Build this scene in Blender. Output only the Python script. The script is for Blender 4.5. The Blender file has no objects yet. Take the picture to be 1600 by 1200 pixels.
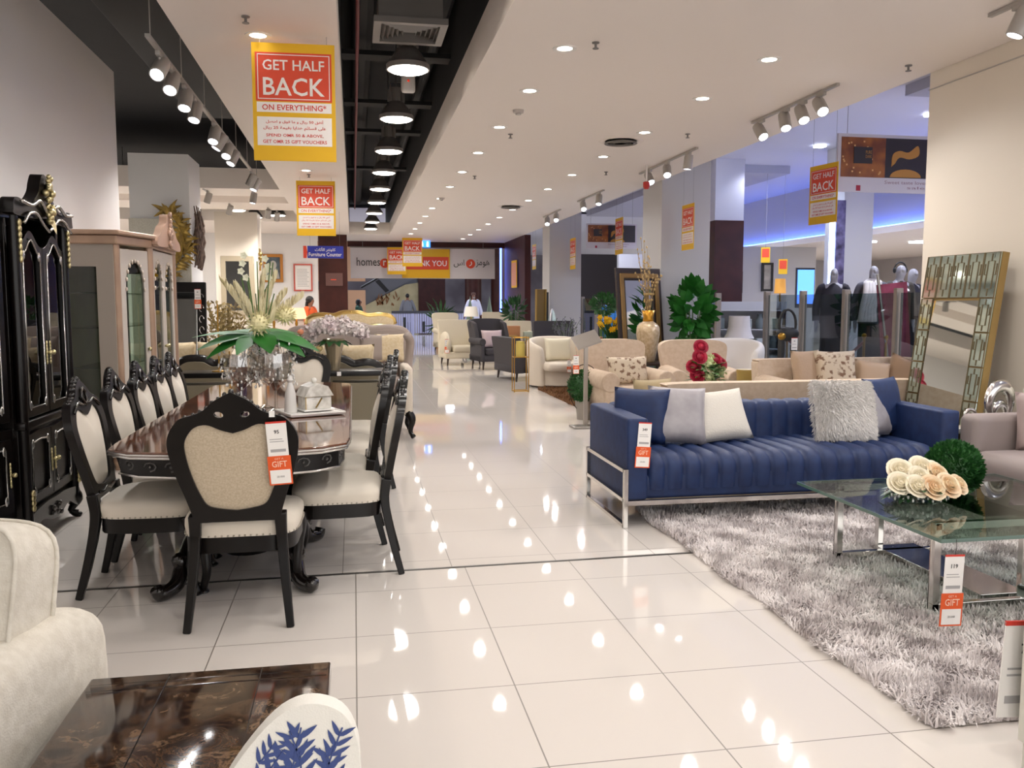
import bpy, bmesh, math, random, unicodedata
import numpy as np
from mathutils import Vector, Matrix, Euler
from mathutils.geometry import tessellate_polygon
random.seed(7); np.random.seed(7)
PI = math.pi
C = bpy.context.scene.collection
S = bpy.context.scene
# ---------------------------------------------------------------- camera, world, exposure, lamps
cam_d = bpy.data.cameras.new('camera'); cam = bpy.data.objects.new('camera', cam_d); C.objects.link(cam)
cam.location = (0, 0, 1.469)
cam.rotation_euler = (math.radians(90 - 5.353), 0, math.radians(-10.36))
cam_d.sensor_width = 36; cam_d.lens = 36 * 1350.2 / 1600; cam_d.clip_end = 200
S.camera = cam
S.view_settings.view_transform = 'Standard'; S.view_settings.look = 'None'
S.view_settings.gamma = 1; S.view_settings.use_curve_mapping = False
S.view_settings.exposure = 0.46
w = bpy.data.worlds.new('world'); S.world = w; w.use_nodes = True
w.node_tree.nodes['Background'].inputs[0].default_value = (1.0, 0.98, 0.96, 1)
w.node_tree.nodes['Background'].inputs[1].default_value = 1.5
cy = S.cycles
cy.use_denoising = True; cy.max_bounces = 8; cy.diffuse_bounces = 4; cy.glossy_bounces = 4
cy.transmission_bounces = 6; cy.transparent_max_bounces = 24; cy.caustics_reflective = False; cy.caustics_refractive = False
cy.sample_clamp_indirect = 4; cy.use_light_tree = True
# power of every kind of lamp the shop has, in watts (built with their fixtures, save the bare far and mall lamps)
P_DOWN, P_PEND, P_TRACK, P_LEFT, P_MALL, P_FAR = 31, 54, 42, 46, 110, 120
WARM, COOL, WHITE = (1, .96, .915), (.80, .87, 1), (1, .975, .95)

def lamp(kind, parent, loc, power, col, size=.06, aim=None, spot=150, blend=.6):
    l = bpy.data.lights.new('lamp_light', kind); l.energy = power; l.color = col
    if kind == 'SPOT':
        l.spot_size = math.radians(spot); l.spot_blend = blend; l.shadow_soft_size = size
    elif kind == 'POINT': l.shadow_soft_size = size
    else: l.shape = 'DISK'; l.size = size
    o = bpy.data.objects.new('lamp_light', l); C.objects.link(o)
    o.location = loc
    if aim is not None: o.rotation_euler = (Vector(aim) - Vector(loc)).to_track_quat('-Z', 'Y').to_euler()
    if parent: o.parent = parent
    return o
# ---------------------------------------------------------------- materials
def lin(h):
    h = h.lstrip('#'); c = [int(h[i:i+2], 16) / 255 for i in (0, 2, 4)]
    return tuple((x / 12.92 if x <= .04045 else ((x + .055) / 1.055) ** 2.4) for x in c) + (1,)
_M = {}
def M(name, hexc='#808080', rough=.5, metal=0, bump=0, scale=60, sheen=0, spec=.5, emit=0, c2=None, c2scale=8, coat=0, detail=2, lo=.35, hi=.65):
    if name in _M: return _M[name]
    m = bpy.data.materials.new(name); m.use_nodes = True; _M[name] = m
    nt = m.node_tree; b = nt.nodes['Principled BSDF']
    b.inputs['Base Color'].default_value = lin(hexc); b.inputs['Roughness'].default_value = rough
    b.inputs['Metallic'].default_value = metal; b.inputs['Specular IOR Level'].default_value = spec
    b.inputs['Sheen Weight'].default_value = sheen; b.inputs['Sheen Roughness'].default_value = .4; b.inputs['Sheen Tint'].default_value = lin(c2 or hexc)
    b.inputs['Coat Weight'].default_value = coat; b.inputs['Coat Roughness'].default_value = .05
    if emit:
        b.inputs['Emission Color'].default_value = lin(hexc); b.inputs['Emission Strength'].default_value = emit
    tc = nt.nodes.new('ShaderNodeTexCoord')
    if c2:
        n = nt.nodes.new('ShaderNodeTexNoise'); n.inputs['Scale'].default_value = c2scale; n.inputs['Detail'].default_value = detail
        nt.links.new(tc.outputs['Object'], n.inputs['Vector'])
        r = nt.nodes.new('ShaderNodeValToRGB'); r.color_ramp.elements[0].position = lo; r.color_ramp.elements[1].position = hi
        r.color_ramp.elements[0].color = lin(hexc); r.color_ramp.elements[1].color = lin(c2)
        nt.links.new(n.outputs['Fac'], r.inputs['Fac']); nt.links.new(r.outputs['Color'], b.inputs['Base Color'])
    if bump:
        n = nt.nodes.new('ShaderNodeTexNoise'); n.inputs['Scale'].default_value = scale; n.inputs['Detail'].default_value = 3
        nt.links.new(tc.outputs['Object'], n.inputs['Vector'])
        bp = nt.nodes.new('ShaderNodeBump'); bp.inputs['Strength'].default_value = bump; bp.inputs['Distance'].default_value = .01
        nt.links.new(n.outputs['Fac'], bp.inputs['Height']); nt.links.new(bp.outputs['Normal'], b.inputs['Normal'])
    return m
def MG(name, hexc='#ffffff', tint=1.0, ior=1.45, rough=0.0, extra=0.0):
    """thin clear glass: see-through with a fresnel mirror on top"""
    if name in _M: return _M[name]
    m = bpy.data.materials.new(name); m.use_nodes = True; _M[name] = m
    nt = m.node_tree; nt.nodes.clear()
    o = nt.nodes.new('ShaderNodeOutputMaterial'); mx = nt.nodes.new('ShaderNodeMixShader')
    t = nt.nodes.new('ShaderNodeBsdfTransparent'); t.inputs[0].default_value = lin(hexc)
    g = nt.nodes.new('ShaderNodeBsdfGlossy'); g.inputs['Roughness'].default_value = rough
    f = nt.nodes.new('ShaderNodeFresnel'); f.inputs[0].default_value = ior
    a = nt.nodes.new('ShaderNodeMath'); a.operation = 'ADD'; a.use_clamp = True; a.inputs[1].default_value = extra
    ge = nt.nodes.new('ShaderNodeNewGeometry'); inv = nt.nodes.new('ShaderNodeMath'); inv.operation = 'SUBTRACT'; inv.inputs[0].default_value = 1
    mul = nt.nodes.new('ShaderNodeMath'); mul.operation = 'MULTIPLY'; nt.links.new(ge.outputs['Backfacing'], inv.inputs[1])
    nt.links.new(f.outputs[0], a.inputs[0]); nt.links.new(a.outputs[0], mul.inputs[0]); nt.links.new(inv.outputs[0], mul.inputs[1]); nt.links.new(mul.outputs[0], mx.inputs[0])
    nt.links.new(t.outputs[0], mx.inputs[1]); nt.links.new(g.outputs[0], mx.inputs[2]); nt.links.new(mx.outputs[0], o.inputs[0])
    return m
# ---------------------------------------------------------------- mesh builder
def arr(a): return [tuple(x) for x in a]
class MB:
    def __init__(s): s.v = []; s.f = []; s.m = []; s.mi = 0
    def add(s, v, f, T=None):
        n = len(s.v)
        if T is not None: v = [T @ Vector(p) for p in v]
        s.v += [tuple(p) for p in v]; s.f += [tuple(i + n for i in q) for q in f]; s.m += [s.mi] * len(f)
        return s
    def box(s, x0, y0, z0, x1, y1, z1, T=None):
        v = [(x, y, z) for z in (z0, z1) for y in (y0, y1) for x in (x0, x1)]
        return s.add(v, [(0, 2, 3, 1), (4, 5, 7, 6), (0, 1, 5, 4), (2, 6, 7, 3), (0, 4, 6, 2), (1, 3, 7, 5)], T)
    def rbox(s, x0, y0, z0, x1, y1, z1, r=.03, seg=3, T=None):
        bm = bmesh.new(); bmesh.ops.create_cube(bm, size=1)
        sx, sy, sz = x1 - x0, y1 - y0, z1 - z0
        for q in bm.verts: q.co = Vector((q.co.x * sx + (x0 + x1) / 2, q.co.y * sy + (y0 + y1) / 2, q.co.z * sz + (z0 + z1) / 2))
        r = min(r, abs(sx) * .49, abs(sy) * .49, abs(sz) * .49)
        bmesh.ops.bevel(bm, geom=list(bm.edges), offset=r, segments=seg, profile=.5, affect='EDGES')
        bm.verts.index_update()
        s.add([q.co[:] for q in bm.verts], [[q.index for q in f.verts] for f in bm.faces], T); bm.free(); return s
    def tube(s, pts, r, n=8, cap=True, closed=False, sq=None):
        pts = [Vector(p) for p in pts]; k = len(pts); rs = r if isinstance(r, (list, tuple)) else [r] * k
        v = []; up = None
        for i, p in enumerate(pts):
            a = pts[i - 1] if i or closed else p; b = pts[(i + 1) % k] if i < k - 1 or closed else p
            t = (b - a)
            if t.length < 1e-9: t = Vector((0, 0, 1))
            t.normalize()
            if up is None:
                up = Vector((0, 0, 1)) if abs(t.z) < .9 else Vector((0, 1, 0))
            x = up.cross(t)
            if x.length < 1e-6: x = Vector((1, 0, 0))
            x.normalize(); y = t.cross(x); up = y
            q = sq or (1, 1)
            off = PI / 4 if n == 4 else 0
            for j in range(n):
                a = 2 * PI * j / n + off; v.append(p + x * math.cos(a) * rs[i] * q[0] + y * math.sin(a) * rs[i] * q[1])
        f = [(i * n + j, i * n + (j + 1) % n, ((i + 1) % k) * n + (j + 1) % n, ((i + 1) % k) * n + j) for i in range(k if closed else k - 1) for j in range(n)]
        if cap and not closed: f += [tuple(range(n))[::-1], tuple((k - 1) * n + j for j in range(n))]
        return s.add(v, f)
    def lathe(s, prof, n=20, c=(0, 0, 0), sx=1, sy=1, a0=0, a1=2 * PI, T=None):
        full = abs(a1 - a0 - 2 * PI) < 1e-6; m = n if full else n + 1; v = []; f = []
        for r, z in prof:
            for j in range(m):
                a = a0 + (a1 - a0) * j / n; v.append((c[0] + r * math.cos(a) * sx, c[1] + r * math.sin(a) * sy, c[2] + z))
        for i in range(len(prof) - 1):
            for j in range(n):
                k = (j + 1) % m; f.append((i * m + j, i * m + k, (i + 1) * m + k, (i + 1) * m + j))
        if full:
            if prof[0][0] > 1e-4: f.append(tuple(range(m))[::-1])
            if prof[-1][0] > 1e-4: f.append(tuple((len(prof) - 1) * m + j for j in range(m)))
        return s.add(v, f, T)
    def ball(s, c, r, nu=12, nv=8, T=None):
        r = r if isinstance(r, (tuple, list)) else (r, r, r); v = []; f = []
        for i in range(nv + 1):
            p = PI * i / nv
            for j in range(nu): a = 2 * PI * j / nu; v.append((c[0] + r[0] * math.sin(p) * math.cos(a), c[1] + r[1] * math.sin(p) * math.sin(a), c[2] + r[2] * math.cos(p)))
        for i in range(nv):
            for j in range(nu): f.append((i * nu + j, (i + 1) * nu + j, (i + 1) * nu + (j + 1) % nu, i * nu + (j + 1) % nu))
        return s.add(v, f, T)
    def prism(s, loops, d0, d1, axis='y', fn=None):
        """polygon (with holes: a list of loops) in x,z pushed along y from d0 to d1; axis z: x,y pushed along z; axis x: y,z pushed along x"""
        if not isinstance(loops[0][0], (tuple, list)): loops = [loops]
        put = {'y': lambda a, b, d: (a, d, b), 'z': lambda a, b, d: (a, b, d), 'x': lambda a, b, d: (d, a, b)}[axis]
        tri = tessellate_polygon([[Vector((a, b, 0)) for a, b in l] for l in loops])
        flat = [p for l in loops for p in l]; n = len(flat)
        v = [put(a, b, d0) for a, b in flat] + [put(a, b, d1) for a, b in flat]
        f = [tuple(t) for t in tri] + [tuple(i + n for i in t[::-1]) for t in tri]; o = 0
        for l in loops:
            k = len(l); f += [(o + i, o + (i + 1) % k, n + o + (i + 1) % k, n + o + i) for i in range(k)]; o += k
        if fn: v = [fn(*p) for p in v]
        return s.add(v, f)
    def grid(s, fn, nu, nv, cu=False, cv=False, T=None):
        mu = nu if cu else nu + 1; mv = nv if cv else nv + 1
        v = [fn(i / nu, j / nv) for i in range(mu) for j in range(mv)]
        f = [(i * mv + j, ((i + 1) % mu) * mv + j, ((i + 1) % mu) * mv + (j + 1) % mv, i * mv + (j + 1) % mv) for i in range(nu) for j in range(nv)]
        return s.add(v, f, T)
    def pillow(s, w, h, t, T=None, n=12, pinch=.06):
        for sg in (1, -1):
            def fn(u, v):
                a, b = 2 * u - 1, 2 * v - 1
                k = max(0, (1 - a ** 4) * (1 - b ** 4)) ** .5
                x = a * w / 2 * (1 - pinch * (1 - b * b) * abs(a) ** 3); z = b * h / 2 * (1 - pinch * (1 - a * a) * abs(b) ** 3)
                return (x, sg * t / 2 * k, z)
            s.grid(fn, n, n, T=T)
        return s
    def leaf(s, p, d, nrm, L, W, bend=.2, n=5, fold=.15, tip=1.0):
        p = Vector(p); d = Vector(d).normalized(); nrm = Vector(nrm); nrm = (nrm - d * nrm.dot(d)).normalized(); x = d.cross(nrm)
        v = []; f = []
        for i in range(n + 1):
            t = i / n; c = p + d * L * t - nrm * bend * L * t * t
            wd = W / 2 * math.sin(PI * min(1, .08 + .92 * t ** (.8 * tip))) ** .8 if 0 < i < n else W * .03
            v += [c - x * wd + nrm * wd * fold, c, c + x * wd + nrm * wd * fold]
        for i in range(n):
            a = i * 3; f += [(a, a + 1, a + 4, a + 3), (a + 1, a + 2, a + 5, a + 4)]
        return s.add(v, f)
    def mesh(s, name):
        me = bpy.data.meshes.new(name); me.from_pydata(s.v, [], s.f); me.update()
        return me
    def clean(s, eps=1e-5):
        return s
def Tr(x=0, y=0, z=0, rx=0, ry=0, rz=0, s=1):
    return Matrix.Translation((x, y, z)) @ Euler((math.radians(rx), math.radians(ry), math.radians(rz))).to_matrix().to_4x4() @ Matrix.Scale(s, 4)
def obj(name, mb, mat, parent=None, smooth=35, bevel=0, label=None, sub=0, weld=True, seg=2):
    me = mb.mesh(name)
    if weld and len(mb.v) < 60000:
        bm = bmesh.new(); bm.from_mesh(me); bmesh.ops.remove_doubles(bm, verts=bm.verts, dist=1e-5)
        bmesh.ops.recalc_face_normals(bm, faces=bm.faces); bm.to_mesh(me); bm.free()
        if any(mb.m): pass
    for x in (mat if isinstance(mat, (list, tuple)) else [mat]): me.materials.append(x)
    if any(mb.m) and len(me.polygons) == len(mb.m): me.polygons.foreach_set('material_index', mb.m)
    if smooth:
        me.shade_smooth()
        if smooth < 180: me.set_sharp_from_angle(angle=math.radians(smooth))
    o = bpy.data.objects.new(name, me); C.objects.link(o)
    if parent: o.parent = parent
    if bevel:
        b = o.modifiers.new('b', 'BEVEL'); b.width = bevel; b.segments = seg; b.limit_method = 'ANGLE'; b.angle_limit = math.radians(40); b.harden_normals = False
    if sub:
        b = o.modifiers.new('s', 'SUBSURF'); b.levels = sub; b.render_levels = sub
    if label: o['label'] = label
    return o
def tag(o, label=None, cat=None, group=None, kind=None):
    if label: o['label'] = label
    if cat: o['category'] = cat
    if group: o['group'] = group
    if kind: o['kind'] = kind
    return o
def thing(name, label, cat, loc=(0, 0, 0), rz=0, group=None):
    o = bpy.data.objects.new(name, None); C.objects.link(o); o.empty_display_size = .1
    o.location = loc; o.rotation_euler = (0, 0, math.radians(rz)); return tag(o, label, cat, group)
def one(name, mb, mat, label, cat, loc=(0, 0, 0), rz=0, group=None, **k):
    o = obj(name, mb, mat, None, **k); o.location = loc; o.rotation_euler = (0, 0, math.radians(rz)); return tag(o, label, cat, group)
def struct(name, mb, mat, parent=None, **k):
    o = obj(name, mb, mat, parent, **k)
    if not parent: o['kind'] = 'structure'
    return o
def kids(o): return [c for c in bpy.data.objects if c.parent is o]
_kc = {}
def dup(o, loc, rz=0, label=None, group=None, scale=None):
    """copy of a thing together with its parts and their sub-parts"""
    if o.name not in _kc:
        def tree(p): return [(c, tree(c)) for c in p.children]
        _kc[o.name] = tree(o)
    def cp(src, par):
        c = src.copy(); C.objects.link(c)
        if par: c.parent = par
        return c
    r = cp(o, None); r.location = loc; r.rotation_euler = (0, 0, math.radians(rz))
    if scale: r.scale = (scale,) * 3
    def rec(t, par):
        for c, sub in t: rec(sub, cp(c, par))
    rec(_kc[o.name], r)
    return tag(r, label, None, group)
# ---------------------------------------------------------------- lettering
_AR = {}
for cp_ in range(0xFE80, 0xFEFD):
    dc = unicodedata.decomposition(chr(cp_)).split()
    if len(dc) == 2: _AR.setdefault(chr(int(dc[1], 16)), {})[dc[0]] = chr(cp_)
def arabic(t):
    out = []
    def joins_next(c): return c in _AR and '<initial>' in _AR[c]
    for i, c in enumerate(t):
        if c not in _AR: out.append(c); continue
        p = i > 0 and joins_next(t[i - 1]); n = joins_next(c) and i + 1 < len(t) and t[i + 1] in _AR and '<final>' in _AR[t[i + 1]]
        k = '<medial>' if p and n else '<final>' if p else '<initial>' if n else '<isolated>'
        out.append(_AR[c].get(k, c))
    s = ''.join(out); words = s.split(' ')[::-1]
    return ' '.join(x if x.isdigit() else x[::-1] for x in words)
_TX = {}
def text_mesh(s, bold):
    k = (s, bold)
    if k not in _TX:
        cu = bpy.data.curves.new('t', 'FONT'); cu.body = s; cu.size = 1; cu.offset = bold; cu.resolution_u = 2
        o = bpy.data.objects.new('t', cu); C.objects.link(o)
        dg = bpy.context.evaluated_depsgraph_get(); dg.update()
        me = bpy.data.meshes.new_from_object(o.evaluated_get(dg))
        v = np.array([q.co[:] for q in me.vertices]) if me.vertices else np.zeros((1, 3))
        _TX[k] = (v, [tuple(p.vertices) for p in me.polygons])
        bpy.data.objects.remove(o); bpy.data.curves.remove(cu); bpy.data.meshes.remove(me)
    return _TX[k]
def put_text(mb, s, x, z, w=None, h=.1, y=0, bold=0, align='c', T=None):
    """lettering standing in the x,z plane, read from the -y side; h is its full height, w stretches it to a width"""
    v, f = text_mesh(s, bold); lo, hi = v.min(0), v.max(0); ext = hi - lo
    if ext[1] <= 0: return
    k = h / ext[1]; kx = (w / ext[0]) if w else k
    x0 = x - {'c': .5, 'l': 0, 'r': 1}[align] * ext[0] * kx
    mb.add([(x0 + (p[0] - lo[0]) * kx, y, z + (p[1] - lo[1]) * k) for p in v], f, T)
# ================================================================ the setting
def floor_mat():
    m = bpy.data.materials.new('polished_tile'); m.use_nodes = True; nt = m.node_tree; L = nt.links.new; N = nt.nodes.new
    b = nt.nodes['Principled BSDF']; tc = N('ShaderNodeTexCoord'); sp = N('ShaderNodeSeparateXYZ'); L(tc.outputs['Object'], sp.inputs[0])
    def math_(op, a, v):
        n = N('ShaderNodeMath'); n.operation = op
        for i, q in enumerate((a, v)):
            if q is None: continue
            if isinstance(q, (int, float)): n.inputs[i].default_value = q
            else: L(q, n.inputs[i])
        return n.outputs[0]
    far = math_('GREATER_THAN', math_('SUBTRACT', sp.outputs[1], math_('MULTIPLY', sp.outputs[0], .0205)), 4.672)
    x = math_('ADD', sp.outputs[0], math_('MULTIPLY', far, .07)); x = math_('ADD', x, 30.012)
    y = math_('ADD', sp.outputs[1], math_('MULTIPLY', far, .12)); y = math_('ADD', y, 30 - 2.56 + .6)
    def line(c):
        f = math_('FRACT', math_('DIVIDE', c, .6), None); f = math_('ABSOLUTE', math_('SUBTRACT', f, .5), None)
        return math_('GREATER_THAN', f, .5 - .0026 / .6)
    g = math_('MAXIMUM', line(x), line(y))
    mx = N('ShaderNodeMix'); mx.data_type = 'RGBA'; L(g, mx.inputs['Factor']); mx.inputs['A'].default_value = lin('#d9d2cb'); mx.inputs['B'].default_value = lin('#7d766e')
    L(mx.outputs['Result'], b.inputs['Base Color'])
    ro = math_('ADD', math_('MULTIPLY', g, .4), .035); L(ro, b.inputs['Roughness'])
    b.inputs['Specular IOR Level'].default_value = .62
    n = N('ShaderNodeTexNoise'); n.inputs['Scale'].default_value = 2.2; L(tc.outputs['Object'], n.inputs['Vector'])
    bp = N('ShaderNodeBump'); bp.inputs['Strength'].default_value = .05; bp.inputs['Distance'].default_value = .01; L(n.outputs['Fac'], bp.inputs['Height'])
    L(bp.outputs['Normal'], b.inputs['Normal'])
    return m
struct('floor', MB().box(-14, -5, -.1, 24, 62, 0), floor_mat())
m_ceil = M('ceiling_paint', '#f0e7df', .6); m_wall = M('wall_paint', '#dcd7d4', .55); m_bulk = M('bulkhead_paint', '#b7b0ab', .6)
m_cream = M('cream_wall_paint', '#e2d8c9', .5); m_black = M('black_ceiling_paint', '#0c0d11', .8, bump=.3, scale=3)
m_maroon = M('maroon_panel', '#431c16', .45, spec=.3, c2='#371410', c2scale=3); m_white = M('white_paint', '#e8e6e4', .5)
m_greywall = M('grey_wall_paint', '#b9b8ba', .55); m_mall = M('mall_ceiling_paint', '#c9c9d6', .6)
T = MB
struct('ceiling', T().box(1.1, -5, 3.5, 5.07, 29.4, 3.86), m_ceil)                     # over the aisle
struct('ceiling_strip', T().box(-1.27, -5, 3.5, -.08, 17.5, 3.86).box(-1.27, 17.5, 3.5, -.08, 29.4, 3.86), m_ceil)
struct('ceiling_end', T().box(-.08, 26.3, 3.5, 1.1, 29.4, 3.86), m_ceil)
struct('ceiling_band', T().box(-14, 16.3, 3.5, -1.27, 17.4, 3.86), m_ceil)
struct('ceiling_recess', T().box(-14, 17.4, 3.8, -1.27, 18.5, 3.9), m_ceil)
struct('ceiling_band', T().box(-14, 18.5, 3.5, -1.27, 19.9, 3.86), m_ceil)
struct('ceiling_rear', T().box(-14, 22.6, 3.5, -1.27, 29.4, 3.86), m_ceil)
struct('ceiling_void', T().box(-14, -5, 4.7, 5.07, 30, 4.8), m_black)
struct('trim_1', T().box(1.1, -5, 3.86, 1.12, 29.4, 4.7).box(-.1, -5, 3.86, -.08, 29.4, 4.7).box(-1.27, -5, 3.86, -1.25, 29.4, 4.7), m_black)
struct('wall_left', T().box(-2.57, .2, 0, -2.45, 10.0, 3.9), m_wall)
struct('wall_far_left', T().box(-14, -5, 0, -13.9, 30, 4.7), m_wall)
struct('wall_rear', T().box(-14, -5.1, 0, -4, -5, 4.7), m_wall)
struct('wall_back', T().box(-14, 26.5, 0, -1.02, 26.65, 3.5), m_white)
struct('wall_maroon', T().box(-1.0, 26.55, 0, -.16, 27.0, 3.5), m_maroon)
struct('trim_2', T().box(-.16, 29.2, 3.32, 5.07, 29.4, 3.5), m_maroon)                   # fascia over the shop's opening
struct('wall_maroon_side', T().box(5.07, 25.6, 0, 5.25, 29.9, 3.5), m_maroon)
struct('wall_right', T().box(5.075, 5.5, 0, 6.0, 7.1, 4.6), m_cream)                      # near column
for nm, (x0, x1, y0, y1), mm in (('column', (5.075, 5.93, 13.9, 14.85), m_greywall), ('column', (5.075, 5.93, 22.3, 23.15), m_greywall), ('column', (-2.98, -2.2, 12.7, 13.6), m_white), ('column', (-3.02, -2.1, 20.4, 21.2), m_cream)):
    struct(nm, T().box(x0, y0, 0, x1, y1, 3.5 if x0 < 5 else 4.6), mm)
struct('trim_3', T().box(5.062, 5.5, 3.35, 5.075, 7.1, 3.357), m_bulk)
struct('trim_4', T().rbox(-4.2, 4.662, 0, 3.4, 4.682, .004, .001, 1, Tr(rz=1.17)), M('floor_strip_metal', '#55524f', .35, .8))
struct('trim_5', T().box(-2.99, 12.66, 0, -2.2, 12.7, 2.62), M('striped_wallpaper', '#d5d1c4', .6, c2='#c6c1b2', c2scale=90))
# beyond the shop on the right: the mall
struct('ceiling_mall', T().box(5.07, -5, 4.6, 24, 30, 4.7).box(5.05, -5, 3.86, 5.07, 29.4, 4.6), m_mall)
mt = T()
mt.box(7.9, -3, 4.45, 9.9, 11.6, 4.6).box(7.9, 18.7, 4.42, 9.9, 29, 4.6)
struct('trim_6', mt, M('mall_ceiling_step', '#a9a9b6', .6))
struct('wall_mall', T().box(12.3, -5, 3.2, 12.5, 30, 4.6), m_mall)
struct('ceiling_shopfront', T().box(11.9, -5, 3.05, 20, 30, 3.2), m_ceil)
blue = M('blue_strip_light', '#4f7dff', emit=9)
struct('trim_7', T().box(12.18, 8, 3.22, 12.26, 29, 3.26), blue)
struct('wall_shop_back', T().box(19, -5, 0, 19.2, 30, 3.2), M('shop_wall_paint', '#bdb6b2', .6))
struct('wall_shop_side', T().box(9.3, 29.8, 0, 19, 30, 3.2), m_greywall)
struct('column_mall', T().box(9.66, 16, 0, 10.3, 16.7, 4.6), m_greywall)
o = one('light_pillar', T().box(9.36, 15.96, .2, 9.45, 16.02, 3.55), M('blue_white_light', '#a9c4ff', emit=8), 'glowing blue white light strip up the edge of a mall pillar', 'light')
pst = thing('poster_panel', 'narrow dark poster on the mall pillar beside the glowing strip', 'poster', (9.56, 15.97, 2.3))
obj('panel', T().box(-.1, -.03, -.6, .1, .03, 1.2), M('dark_poster', '#2a2440', .4, c2='#77709a', c2scale=5), pst)
obj('caption', T().box(-.1, -.032, -1.0, .1, .03, -.62), m_white, pst)

struct('wall_maroon_mall', T().box(7.8, 18, 0, 8.47, 18.5, 3.27), m_maroon)
struct('column_mall', T().box(7.8, 18.02, 3.27, 8.47, 18.5, 4.6), m_mall)
# beyond the opening at the end of the aisle
m_dk = M('mall_dark', '#241c1e', .5)
struct('wall_far_mall', T().box(-14, 56, 0, 20, 56.2, 6), M('far_mall_wall', '#76727c', .6, c2='#524c56', c2scale=.6))
struct('ceiling_far_mall', T().box(-14, 29.4, 4.6, 20, 56, 4.7), m_mall)
struct('wall_maroon_far', T().box(3.25, 44, 0, 4.6, 44.4, 4.6), m_maroon)
for k, x in enumerate((5.9, 7.2, 8.3)): struct('column_maroon', T().lathe([(.42, 0), (.42, 4.6)], 16, (x, 43, 0)), m_maroon)
struct('wall_maroon_far', T().box(8.8, 37, 0, 12, 37.3, 3.6), m_dk)
struct('wall_tan', T().box(-1.6, 40, 0, .55, 40.2, 2.05).box(-1.6, 40, 2.45, .55, 40.2, 4.6), M('tan_shopfront', '#b98f6d', .6))
o = one('light_strip', T().box(4.93, 29.24, 0, 4.99, 29.3, 3.32), M('blue_rope_light', '#5a76ff', emit=5), 'blue rope light up the right edge of the aisle opening', 'light')

# ---------------------------------------------------------------- lamps of the shop
m_lamp = M('lamp_white', '#fff4e6', emit=14); m_lampc = M('lamp_cool', '#eef3ff', emit=10); m_trim = M('lamp_trim_white', '#e9e4de', .4)
m_alu = M('grey_lamp_metal', '#7d7874', .4, .3); m_track = M('track_grey', '#aaa59f', .4, .2)
def downlight(): 
    r = thing('downlight', 'x', 'ceiling light', (0, 0, 3.5))
    obj('bezel', T().lathe([(.062, .02), (.062, -.004), (.098, -.008), (.1, .01)], 24), m_trim, r)
    obj('diffuser', T().lathe([(.001, -.002), (.07, -.002), (.07, .015), (.001, .015)], 20), m_lamp, r)
    return r
ords = 'nearest second third fourth fifth sixth seventh eighth ninth tenth eleventh twelfth thirteenth fourteenth fifteenth sixteenth seventeenth'.split()
ys = [-1.8, .0, 1.7, 3.45, 5.2, 6.95, 8.36] + [8.36 + 1.75 * k for k in range(1, 12)]
dl = downlight(); first = True
for rn, x, vis in (('left-hand', 1.7, 5), ('right-hand', 3.46, 4)):
    for k, y in enumerate(ys):
        lab = 'round white ceiling downlight, %s of the %s row over the aisle' % (ords[k - vis], rn) if k >= vis else 'round white ceiling downlight of the %s row, out of the picture above' % rn
        if first: o = dl; o.location = (x, y, 3.5); o['label'] = lab; o['group'] = 'downlights over the aisle'; first = False
        else: o = dup(dl, (x, y, 3.5), 0, lab, 'downlights over the aisle')
        lamp('SPOT', None, (x, y, 3.48), P_DOWN, WARM, .07, (x, y, 0), 165, .8)
for k, (x, y) in enumerate(((-.68, 7.04), (-.68, 3.2), (-.68, 13.9), (-.7, 20.5), (-.7, 24.6))):
    dup(dl, (x, y, 3.5), 0, ['round downlight in the narrow strip above the large sale sign', 'round downlight in the narrow strip, above the picture', 'round downlight in the narrow strip between the two sale signs', 'round downlight in the strip behind the second sale sign', 'small round downlight far along the narrow ceiling strip'][k], 'downlights in the ceiling strip')
    lamp('SPOT', None, (x, y, 3.48), P_DOWN, WARM, .07, (x, y, 0), 165, .8)
def pendant():
    r = thing('pendant_lamp', 'x', 'pendant lamp')
    obj('shade', T().lathe([(.02, .36), (.075, .355), (.075, .2), (.09, .19), (.13, .14), (.19, .05), (.2, .045), (.2, .0), (.185, 0), (.185, .02)], 24), m_alu, r)
    obj('diffuser', T().lathe([(.001, -.02), (.16, -.012), (.193, .012), (.19, .03), (.001, .03)], 24), m_lamp, r)
    f = T()
    for a in range(8): f.box(-.006, .07, .2, .006, .1, .34, Tr(rz=45 * a))
    obj('heat_sink', f, m_alu, r, smooth=0)
    obj('hanger', T().tube([(0, 0, .35), (0, 0, 1.1)], .008, 6).tube([(-.06, 0, .25), (-.06, 0, .42), (.06, 0, .42), (.06, 0, .25)], .007, 6), m_alu, r)
    return r
pd = pendant()
py = [-.3, 1.8, 3.95, 6.05, 8.22, 10.4, 12.6, 14.65, 16.75, 19.0, 21.2, 23.5, 25.6]
for k, y in enumerate(py):
    lab = 'round industrial pendant lamp, %s in the dark ceiling trough' % ords[k - 4] if k >= 4 else 'round industrial pendant lamp in the trough, above the picture'
    if k == 0: pd.location = (.53, y, 3.6); pd['label'] = lab; pd['group'] = 'pendant lamps in the trough'
    else: dup(pd, (.53, y, 3.6), 0, lab, 'pendant lamps in the trough')
    lamp('SPOT', None, (.53, y, 3.57), P_PEND, WHITE, .18, (.53, y, 0), 160, .7)
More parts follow.
